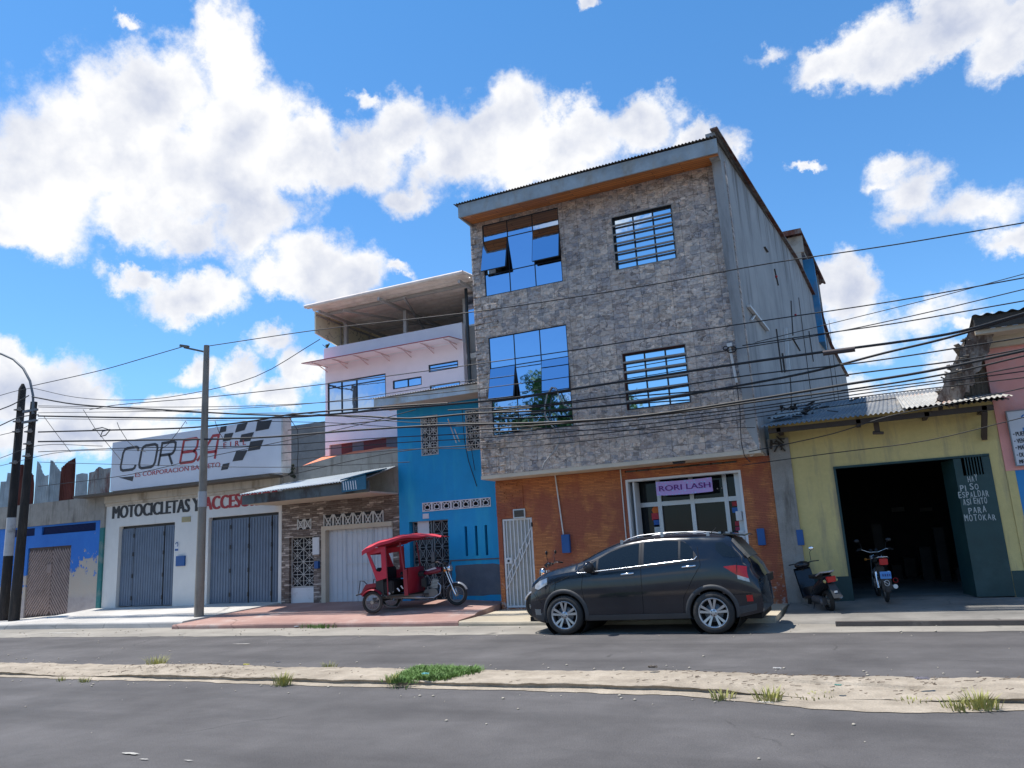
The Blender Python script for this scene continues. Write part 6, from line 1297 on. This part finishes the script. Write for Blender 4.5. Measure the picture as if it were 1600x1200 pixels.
mb = MB(); mb.grid(lambda u, v: (-.22+.72*u, (.10+.05*sin(pi*u))*cos(pi*v), .80-.06*u+.05*sin(pi*v)), 12, 8); mb.box(-.2, .5, -.11, .11, .72, .79); mb.build('seat', BLK, SC)
mb = MB(); mb.tube([(-.02, -.15, .80), (-.28, -.15, .88), (-.40, -.08, .88), (-.40, .08, .88), (-.28, .15, .88), (-.02, .15, .80)], .017, 6); mb.build('grab_rail', simple('pale_rail', (.40, .38, .40), .4, .3), SC)
mb = MB(); mb.prism([(-.42, -.09, .66), (-.42, .09, .66), (-.44, .10, .78), (-.44, -.10, .78)], (.08, 0, .0)); mb.build('tail_light', LREAR, SC, bevel=.01)
for s_ in (-1, 1): mb = MB(); mb.sphere((-.35, s_*.13, .69), .045, 8, (1.2, .6, .8)); mb.build('indicator', simple('yellow_lens', (.42, .38, .16), .3), SC)
mb = MB(); mb.prism([(-.36, -.08, .62), (-.36, .08, .62), (-.56, .10, .34), (-.56, -.10, .34)], (.012, 0, .01)); mg = mb.build('rear_mudguard', simple('grey_black_plastic', (.03, .032, .035), .5), SC)
mb = MB(); mb.box(-.50, -.49, -.035, .035, .44, .48); mb.build('white_sticker', WHITE, mg)
mb = MB(); mb.cyl((-.02, .09, .24), (.40, .11, .27), .085, .10); mb.cyl((.0, .15, .235), (.01, .19, .235), .10); mb.build('engine_cover', simple('grimy_alloy', (.10, .10, .105), .5, .4, var=.3), SC)
mb = MB(); mb.tube([(.35, -.14, .22), (-.15, -.16, .28), (-.30, -.16, .33)], [.03, .055, .05], 8); mb.build('exhaust', GREYM, SC)
mb = MB(); mb.tube([(1.22, -.07, .235), (1.12, -.07, .52), (1.02, 0, .95)], .02, 6); mb.tube([(1.22, .07, .235), (1.12, .07, .52), (1.02, 0, .95)], .02, 6); mb.build('fork', BLACKP, SC)
arcfender(SC, (1.22, 0, .235), .27, radians(10), radians(170), .13, SP, 'front_mudguard')
mb = MB(); mb.tube([(.86, -.36, 1.04), (.94, -.22, 1.04), (1.0, 0, 1.0), (.94, .22, 1.04), (.86, .36, 1.04)], .014, 6); hb = mb.build('handlebar', BLACKP, SC)
mb = MB(); mb.sphere((1.0, 0, .99), .15, 12, (.8, 1.25, .6)); mb.sphere((1.1, 0, .93), .1, 12, (.7, 1.1, .9)); mb.build('headlight_cowl', SP, SC)
mb = MB(); mb.tube([(.93, -.20, 1.06), (.94, -.22, 1.25), (.92, -.26, 1.30)], .007, 5); mb.build('mirror_stem', BLACKP, SC)
mb = MB(); mb.sphere((.92, -.27, 1.335), .06, 12, (.25, 1.1, .7)); mb.build('mirror', simple('mirror_glass', (.85, .9, .95), .03, 1., var=.02), SC)
mb = MB(); mb.tube([(.45, .10, .25), (.40, .22, .02)], .012, 5); mb.build('side_stand', BLACKP, SC)
# ------------------------------------------------------------------ poles
PC = simple('grey_concrete_pole', (.24, .22, .19), .9, var=.2, bump=.4, sc=2, grime=(.10, .085, .07), gsc=1.8, streak=True)
pp = thing('concrete_street_pole', 'grey concrete pole with a short side arm standing before the motorcycle shop', 'pole', (-16.33, 15.6, .14))
mb = MB(); mb.tube([(-16.34, 15.6, .05), (-16.33, 15.6, 4), (-16.34, 15.6, 7.66)], [.125, .105, .078], 18); mb.build('pole', PC, pp)
mb = MB(); mb.bar((-16.3, 15.6, 7.45), (-17.15, 15.55, 7.72), .05, .05); mb.bar((-17.0, 15.55, 7.72), (-17.3, 15.55, 7.80), .09, .07); mb.build('side_arm', simple('arm_grey', (.13, .12, .11), .7), pp)
mb = MB(); z_ = P(316, 779, 15.5)[1]; mb.lathe([(.117, z_-.22), (.116, z_+.2)], (-16.335, 15.6, 0), (0, 0, 1), 18); mb.build('pale_label', simple('faded_label', (.40, .42, .44), .7, grime=(.3, .28, .25)), pp)
TAR = simple('tarred_timber', (.022, .019, .017), .85, var=.5, bump=.5, sc=3, grime=(.08, .06, .05), gsc=2.5, streak=True)
p1 = thing('timber_utility_pole', 'tall black timber pole with a faded white band at the left edge', 'pole', (-25.5, 16.3, .1), group='black timber poles at the left')
bt, tp = Vector((-25.52, 16.3, .0)), Vector((-25.47, 16.3, 7.93)); az_, bz_ = P(20, 868, 16.3)[1], P(27, 808, 16.3)[1]
L2 = lambda z: bt+(tp-bt)*(z/7.93)
mb = MB(); mb.tube([bt, L2(az_)], [.15, .14], 14); mb.tube([L2(bz_), L2(7.75), tp], [.135, .115, .04], 14); mb.build('pole', TAR, p1)
mb = MB(); mb.tube([L2(az_), L2(bz_)], [.142, .137], 14); mb.build('white_band', simple('chalky_white', (.50, .50, .50), .85, var=.2, grime=(.2, .19, .18), gsc=3), p1)
def fittings(root, c, zs, r):
    for i, z in enumerate(zs):
        mb = MB(); mb.box(c[0]-.04, c[0]+.22, c[1]-r-.10, c[1]-r+.02, z-.02, z+.02); mb.cyl((c[0]+.2, c[1]-r-.06, z-.05), (c[0]+.2, c[1]-r-.06, z+.07), .04, n=8); mb.build('insulator', simple('insulator', (.18, .16, .14), .5) if i == 0 else bpy.data.materials['insulator'], root)
fittings(p1, (-25.48, 16.3), (7.0, 6.6, 6.25, 5.2), .11)
p2 = thing('timber_utility_pole', 'shorter black timber pole carrying a curved steel lamp arm', 'pole', (-24.45, 16, .1), group='black timber poles at the left')
mb = MB(); mb.tube([(-24.52, 16, 0), (-24.35, 16, 7.11)], [.16, .10], 14); mb.build('pole', TAR, p2)
mb = MB(); q = [(59, 648), (60.5, 620), (57, 597), (48, 578), (34, 564), (17, 556), (0, 552.5), (-30, 549), (-55, 549)]; mb.tube([(P(x, y, 16)[0], 15.84-.03*i, P(x, y, 16)[1]) for i, (x, y) in enumerate(q)], .038, 8); mb.box(-24.6, -23.95, 15.8, 15.9, 6.75, 6.82); mb.box(-24.6, -23.95, 15.8, 15.9, 6.40, 6.46); la = mb.build('lamp_arm', simple('old_galvanised', (.16, .17, .18), .6, .4), p2)
e_ = P(-65, 549, 16); mb = MB(); mb.sphere((e_[0], 15.5, e_[1]), .3, 12, (1.3, .6, .35)); mb.build('lamp_head', GREYM, la)
fittings(p2, (-24.4, 16), (6.1, 5.7, 5.3), .10)
# ------------------------------------------------------------------ overhead cables: photo tracks on the vertical plane of the pole line, smoothed through 3D
def track(pts, Y, n=60, ext=14):
    q = [P(x, y, Y) for x, y in pts]; q.sort(); xs = [a for a, b in q]
    return q
NC = 0
def cable(pts, Y, r, label, extL=False, extR=False, sagr=0.):
    global NC; q = sorted(P(x, y, Y) for x, y in pts); out = []
    for i in range(len(q)-1):
        n = max(4, int((q[i+1][0]-q[i][0])/.5))
        for j in range(n): x = q[i][0]+(q[i+1][0]-q[i][0])*j/n; out.append((x, interp(q, x)))
    out.append(q[-1])
    if extR: m_ = (out[-1][1]-out[-3][1])/(out[-1][0]-out[-3][0]); x0_, z0_ = out[-1]; out += [(x0_+d, z0_+m_*d+.01*d*d) for d in (1, 3, 6, 10, 14)]
    if extL: m_ = (out[2][1]-out[0][1])/(out[2][0]-out[0][0]); x0_, z0_ = out[0]; out = [(x0_-d, z0_-m_*d) for d in (12, 8, 4, 2)]+out
    mb = MB(); mb.tube([(x, Y, z) for x, z in out], r, 6); NC += 1
    tag(mb.build('overhead_cable', CABLE), label, 'cable', 'overhead cables along the street')
CB = [
 ([(323, 541), (500, 515), (750, 486), (1000, 448), (1200, 412), (1400, 382), (1600, 348)], 15.6, .012, 'highest thin cable, running from the concrete pole top up to the right edge'),
 ([(50, 603), (160, 578), (230, 558), (288, 541)], 15.6, .012, 'thin cable from the timber poles up to the arm of the concrete pole'),
 ([(140, 640), (180, 633), (330, 620), (500, 601), (700, 575), (890, 548), (1040, 524), (1200, 500), (1400, 470), (1600, 434)], 15.9, .012, 'second cable from the top, crossing the upper barred window gap'),
 ([(50, 606), (120, 621), (200, 625), (280, 618), (400, 588), (500, 530)], 15.7, .010, 'thin cable sagging from the timber pole then rising to the pink building'),
 ([(1160, 540), (1280, 522), (1400, 505), (1600, 470)], 15.8, .012, 'cable from the mast on the stone wall out to the right edge'),
 ([(60, 634), (200, 636), (400, 634), (600, 622), (760, 606), (960, 578), (1140, 547), (1300, 520), (1450, 488), (1600, 452)], 15.85, .010, 'thin cable passing just below the mast on the stone wall'),
 ([(60, 650), (250, 653), (450, 652), (600, 640), (700, 632), (800, 622), (960, 598), (1150, 569), (1300, 548), (1420, 532), (1500, 518), (1600, 490)], 15.65, .026, 'thick black cable carrying the splice sleeve'),
 ([(50, 620), (120, 632), (250, 640), (400, 648), (560, 650), (640, 654), (740, 646), (880, 640), (1000, 628), (1180, 598), (1280, 578), (1380, 552), (1480, 528), (1600, 492)], 15.8, .024, 'thick twisted cable crossing the thick one at the right'),
 ([(60, 675), (170, 672), (300, 668), (400, 657), (450, 648), (600, 636), (700, 630)], 15.7, .024, 'thick cable rising from the left pole over the billboard'),
 ([(700, 641), (850, 632), (1000, 612), (1180, 585), (1350, 566), (1600, 527)], 15.75, .014, 'medium cable between the two thick cables at the right'),
 ([(450, 672), (620, 655), (760, 645), (960, 622), (1180, 604), (1350, 582), (1500, 563), (1600, 545)], 15.9, .015, 'medium cable in front of the lower barred window sill'),
 ([(60, 690), (200, 688), (400, 684), (560, 672), (700, 664), (860, 660), (1000, 650), (1180, 624), (1320, 601), (1450, 580), (1600, 548)], 15.55, .026, 'thick lower cable bundle leading the lower group'),
 ([(740, 672), (900, 660), (1050, 646), (1180, 628), (1340, 607), (1480, 584), (1600, 556)], 15.6, .018, 'upper companion of the lower cable bundle'),
 ([(60, 706), (200, 700), (420, 696), (600, 684), (760, 676), (960, 660), (1180, 636), (1330, 612), (1500, 590), (1600, 572)], 15.7, .012, 'thin cable just under the lower bundle'),
 ([(440, 708), (620, 692), (760, 684), (960, 668), (1180, 640), (1340, 616), (1600, 580)], 15.8, .011, 'second thin cable under the lower bundle'),
 ([(440, 745), (620, 706), (760, 694), (960, 675), (1180, 646), (1330, 622), (1600, 590)], 15.85, .011, 'third thin cable under the lower bundle'),
 ([(440, 720), (640, 702), (780, 700), (960, 684), (1180, 652), (1400, 622)], 15.9, .009, 'lowest thin cable on the stone wall'),
 ([(60, 636), (200, 640), (350, 646), (480, 646), (640, 660), (760, 660)], 15.95, .010, 'thin slack cable over the billboard top'),
 ([(60, 645), (300, 641), (500, 629), (700, 600), (760, 590)], 15.6, .009, 'thin cable in front of the pink building glazing'),
 ([(60, 760), (200, 742), (320, 715), (440, 690), (560, 664), (650, 640)], 15.75, .010, 'thin cable climbing across the billboard'),
 ([(0, 728), (100, 706), (300, 703), (450, 694)], 15.8, .009, 'thin cable level with the tin sheets'),
 ([(770, 662), (900, 672), (1180, 668)], 16.05, .008, 'short thin cable sagging on the lower stone wall'),
 ([(0, 716), (60, 696), (160, 697)], 15.9, .010, 'low thin cable running left of the timber poles'),
 ([(0, 680), (30, 672), (60, 656)], 15.9, .010, 'thin cable leaving the timber poles to the left, lower one'),
 ([(0, 640), (20, 632), (45, 618)], 15.9, .018, 'thick cable leaving the timber poles to the left, upper one'),
 ([(0, 665), (30, 652), (60, 648)], 15.95, .018, 'thick cable leaving the timber poles to the left, middle one'),
 ([(0, 618), (25, 611), (50, 606)], 15.9, .010, 'thin cable leaving the timber poles to the left at the top'),
 ([(1160, 727), (1300, 708), (1450, 688), (1600, 652)], 16.0, .009, 'thin service cable crossing the yellow wall below the tin eave'),
 ([(1170, 706), (1300, 678), (1390, 650), (1500, 628), (1600, 606)], 16.0, .010, 'service cable rising over the tin roof edge'),
 ([(60, 722), (200, 726), (440, 730), (640, 722)], 15.9, .009, 'thin cable across the foot of the billboard'),
 ([(60, 654), (500, 660), (640, 668), (760, 664)], 15.7, .009, 'thin cable over the grey block wall'),
 ([(1180, 535), (1300, 505), (1450, 468), (1600, 428)], 16.1, .008, 'hair-thin cable right of the stone-clad building'),
]
for pts, Y, r, lb in CB: cable(pts, Y, r, lb, extL=pts[0][0] < 20, extR=pts[-1][0] >= 1600)
mb = MB(); a = P(1286, 552.5, 15.63); b = P(1336, 546, 15.63); mb.tube([(a[0], 15.6, a[1]), (b[0], 15.6, b[1])], .05, 10); tag(mb.build('cable_splice_sleeve', simple('brown_sleeve', (.05, .035, .035), .6)), 'brown splice sleeve on the thick cable right of the stone wall', 'cable sleeve')
mb = MB(); a_ = lambda x, y, Y=15.6: (P(x, y, Y)[0], Y, P(x, y, Y)[1])
mb.tube([a_(145, 671), a_(160, 668), (a_(172, 672)), a_(165, 680), a_(157, 682), a_(160, 674), a_(172, 671)], .016, 6); tag(mb.build('cable_coil', CABLE), 'small slack coil of cable hanging left of the billboard', 'cable coil')
HC = []
for i, (pts, lb) in enumerate([([(183, 660), (186, 668), (200, 690), (214, 702), (228, 706)], 'hooked drop wire falling over the letter C of the billboard'), ([(292, 662), (290, 658), (280, 672), (262, 695), (245, 706)], 'hooked drop wire falling over the letter R of the billboard'), ([(336, 658), (342, 675), (352, 690)], 'short drop wire beside the racing flag'), ([(130, 640), (150, 672), (190, 720)], 'slanting drop wire left of the billboard'),
      ([(452, 652), (465, 672), (466, 700), (464, 740)], 'drop wire hanging over the grey block wall'), ([(68, 650), (90, 680), (110, 706)], 'thin guy wire beside the timber poles')]):
    mb = MB(); mb.tube([a_(x, y, 15.75) for x, y in pts], .009, 5); tag(mb.build('drop_wire', CABLE), lb, 'cable', 'loose drop wires')
# ------------------------------------------------------------------ weeds, grass, litter, trees across the street
GR = simple('fresh_grass', (.10, .19, .035), .7, var=.45, sc=6); GD = simple('dry_grass', (.34, .33, .10), .8, var=.4, sc=8)
def blades(mb, c, n, rad, h, r, lean=.6, w=.006):
    for i in range(n):
        a, q = r.uniform(0, 2*pi), rad*r.random()**.6; b = Vector((c[0]+q*cos(a)*c[3], c[1]+q*sin(a), c[2])); hh = h*r.uniform(.5, 1.2); d = Vector((cos(a), sin(a), 0))*hh*lean*r.uniform(.3, 1.5); s_ = Vector((-sin(a+r.uniform(-1, 1)), cos(a), 0))*w
        m_ = b+d*.4+Vector((0, 0, hh*.65)); t = b+d+Vector((0, 0, hh)); mb.add([b-s_, b+s_, m_+s_*.7, m_-s_*.7, t], [(0, 1, 2, 3), (3, 2, 4)])
r = random.Random(31)
for (px, py, n, rad, h, m_, lb) in [(246, 1036, 110, .15, .17, GD, 'tall green weed tuft at the left end of the median'), (440, 1062, 90, .11, .15, GD, 'dry yellowish weed tuft at the near median kerb'), (515, 1038, 50, .08, .10, GD, 'small dry weed at the far edge of the median'), (1200, 1083, 90, .11, .12, GD, 'dry weed tuft right of centre at the near kerb'),
      (1128, 1081, 60, .10, .09, GD, 'low dry weed left of the larger right-hand tuft'), (1532, 1094, 120, .12, .14, GD, 'tall dry weed tuft near the right edge of the median'), (1500, 1096, 60, .12, .09, GD, 'low weed beside the tall tuft at the right edge'), (132, 1058, 40, .08, .07, GD, 'tiny weed left of the sand heap'), (96, 1056, 30, .06, .06, GD, 'tiny weed furthest left on the near kerb'), (612, 1064, 50, .07, .10, GD, 'dry tuft just below the green grass patch'), (1262, 1078, 60, .22, .04, GD, 'sparse creeping weeds on the sand right of centre'), (1425, 1086, 40, .12, .05, GD, 'thin creeping weed near the washed-out kerb')]:
    x, y = G(px, py, .07); mb = MB(); blades(mb, (x, y, max(.0, medz(x, y)-.01) if 8.1 < y < 9.3 else 0, 1.2), n, rad, h, r); tag(mb.build('weed_tuft', m_), lb, 'weed', 'weed tufts on the median', 'stuff' if 'creeping' in lb else None)
mb = MB(); GQ = [G(*q, .1) for q in [(603, 1063), (690, 1057), (752, 1045), (742, 1038), (665, 1037), (636, 1045)]]
def inq(x, y):
    c = False
    for (a, b), (c_, d) in zip(GQ, GQ[1:]+GQ[:1]):
        if (b > y) != (d > y) and x < (c_-a)*(y-b)/(d-b)+a: c = not c
    return c
for i in range(8500):
    xx = r.uniform(min(p[0] for p in GQ), max(p[0] for p in GQ)); y = r.uniform(min(p[1] for p in GQ), max(p[1] for p in GQ))
    if not inq(xx+r.gauss(0, .06), y+r.gauss(0, .05)) or mnoise.noise(Vector((xx*5, y*5, 0))) < -.28: continue
    blades(mb, (xx, y, max(0, medz(xx, y)-.005), 1), 1, .02, .065, r, .9, .006)
g_ = mb.build('grass_patch', GR); tag(g_, 'bright green grass patch growing on the median', 'grass', kind='stuff')
for (px, py, z, s_, c_, lb) in [(385, 1041, .11, .05, (.45, .40, .06), 'yellow wrapper lying on the median left of the grass'), (545, 979, .01, .07, (.55, .55, .53), 'white crumpled bag in the gutter before the mototaxi'), (1215, 1048, .12, .05, (.40, .38, .36), 'pale crumpled litter on the far side of the median'), (1442, 1066, .11, .07, (.12, .11, .13), 'dark scrap of litter on the right part of the median'), (463, 981, .01, .06, (.25, .27, .3), 'small grey stone lying in the gutter'), (1310, 1074, .1, .035, (.05, .2, .17), 'tiny teal scrap in the sand'), (665, 1056, .12, .05, (.10, .35, .35), 'teal wrapper in the green grass'), (1020, 1046, .12, .06, (.10, .08, .06), 'dark twig heap on the median'), (435, 1077-40, .12, .04, (.10, .1, .12), 'small dark scrap left of the yellow wrapper')]:
    x, y = G(px, py, z); mb = MB(); 
    for i in range(5): mb.grid(lambda u, v: (x+s_*(u-.5)*1.6+s_*.4*mnoise.noise(Vector((i, u*2, v))), y+s_*(v-.5)+s_*.3*mnoise.noise(Vector((i+9, u*3, v))), z+.01+s_*.35*(1+mnoise.noise(Vector((u*3+i, v*3, px))))), 5, 5, False)
    tag(mb.build('litter', simple('litter_colour', c_, .7)), lb, 'litter', 'bits of litter on the street')
mb = MB(); x, y = G(1018, 974, 0)
x, y = G(518, 978, 0); mb = MB(); blades(mb, (x, 14.5, .01, 3.2), 160, .16, .10, r); tag(mb.build('weed_tuft', GR), 'low green weeds growing in the gutter before the mototaxi', 'weed')
WPT = simple('worn_road_paint', (.42, .40, .36), .9, var=.3, sc=9)
for i, (px, py, w_, h_, lb) in enumerate([(205, 1177, .12, .03, 'worn pale paint scrap on the near lane at the lower left'), (225, 1186, .07, .015, 'thin pale paint scrap beside the larger one at the lower left'), (295, 1188, .06, .012, 'tiny pale paint fleck on the near lane'), (1197, 1097, .10, .03, 'pale curled smear on the asphalt by the right-hand weeds'), (380, 1006, .3, .05, 'pale dust smear on the far lane left of the mototaxi'), (90, 989, .9, .10, 'long pale dust smear at the far kerb by the timber poles')]):
    x, y = G(px, py, .01); n = 16; rr = random.Random(i); mb = MB(); flat_ = [(x+w_*cos(2*pi*t/n)*rr.uniform(.4, 1.), y+h_*sin(2*pi*t/n)*rr.uniform(.4, 1.2), .011) for t in range(n)]; mb.add(flat_, [tuple(range(n))]); tag(mb.build('paint_scrap', WPT), lb, 'road mark', 'worn scraps on the asphalt')
mb = MB()   # pebbles and grit
for i in range(420):
    y = r.choice([r.uniform(7.7, 8.3), r.uniform(9.4, 10.1), r.uniform(12.9, 14.5), r.uniform(4.5, 13)]); x = r.uniform(-24, 3); q = r.uniform(.006, .02); mb.sphere((x, y, q*.4+(.008 if y > 13.1 else 0)), q, 5, (1, 1, .6))
tag(mb.build('scattered_grit', simple('grit', (.36, .32, .26), .9, var=.4, sc=9)), 'small pebbles and grit scattered over the road', 'grit', kind='stuff')
TW = simple('dry_twig', (.13, .09, .06), .9, var=.4); mb = MB()
for i in range(520):
    x = r.choice([r.uniform(-22, 2), r.gauss(-.6, 1.2), r.gauss(-9.5, .9)]); y = r.uniform(8.35, 9.2); z = medz(x, y)+.004; a = r.gauss(0, .5); L_ = r.uniform(.015, .07)
    mb.bar((x, y, z), (x+L_*cos(a), y+L_*sin(a), z+r.uniform(0, .012)), r.uniform(.003, .009), .004)
tag(mb.build('twig_debris', TW), 'dry twigs and leaf scraps scattered over the median sand', 'debris', kind='stuff')
# trees on the far side behind the camera, seen mirrored in the blue windows
LF = simple('tree_leaf', (.06, .14, .02), .6, var=.5, sc=3)
def tree(x, y, h, R_, seed, lb):
    r = random.Random(seed); t = thing('broadleaf_tree', lb, 'tree', (x, y, 0), group='trees mirrored in the windows'); mb = MB(); mb.tube([(x, y, -.1), (x+.1, y, h*.3), (x, y+.1, h*.55)], [.28, .2, .12], 10)
    for i in range(9): a = r.uniform(0, 2*pi); mb.tube([(x, y, h*r.uniform(.3, .5)), (x+R_*.4*cos(a), y+R_*.4*sin(a), h*.62), (x+R_*.75*cos(a), y+R_*.75*sin(a), h*r.uniform(.6, .85))], [.10, .06, .02], 6)
    mb.build('trunk', simple('bark', (.10, .08, .06), .9, bump=.4) if 'bark' not in bpy.data.materials else bpy.data.materials['bark'], t); mb = MB()
    cl = [(x+r.gauss(0, R_*.5), y+r.gauss(0, R_*.4), h*.72+r.gauss(0, h*.12), r.uniform(.5, 1.1)) for _ in range(46)]
    for (cx, cy, cz_, cr) in cl:
        for i in range(110):
            d = Vector((r.gauss(0, 1), r.gauss(0, 1), r.gauss(0, .7))).normalized()*cr*r.uniform(.4, 1); p = Vector((cx, cy, cz_))+d; a = Vector((r.gauss(0, 1), r.gauss(0, 1), r.gauss(0, 1))).normalized()*.16; b = a.cross(d).normalized()*.08; mb.add([p-a, p+b, p+a, p-b], [(0, 1, 2, 3)])
    mb.build('crown', LF, t)
tree(-19.3, -8, 11.6, 3.6, 1, 'broad green tree across the street mirrored in the lower left window'); tree(-15.6, -8.5, 11.2, 3.2, 2, 'second green tree across the street mirrored beside the first'); tree(-25, -9, 8.2, 3., 3, 'third green tree across the street, left of the mirrored pair')
scene.cycles.max_bounces = 6
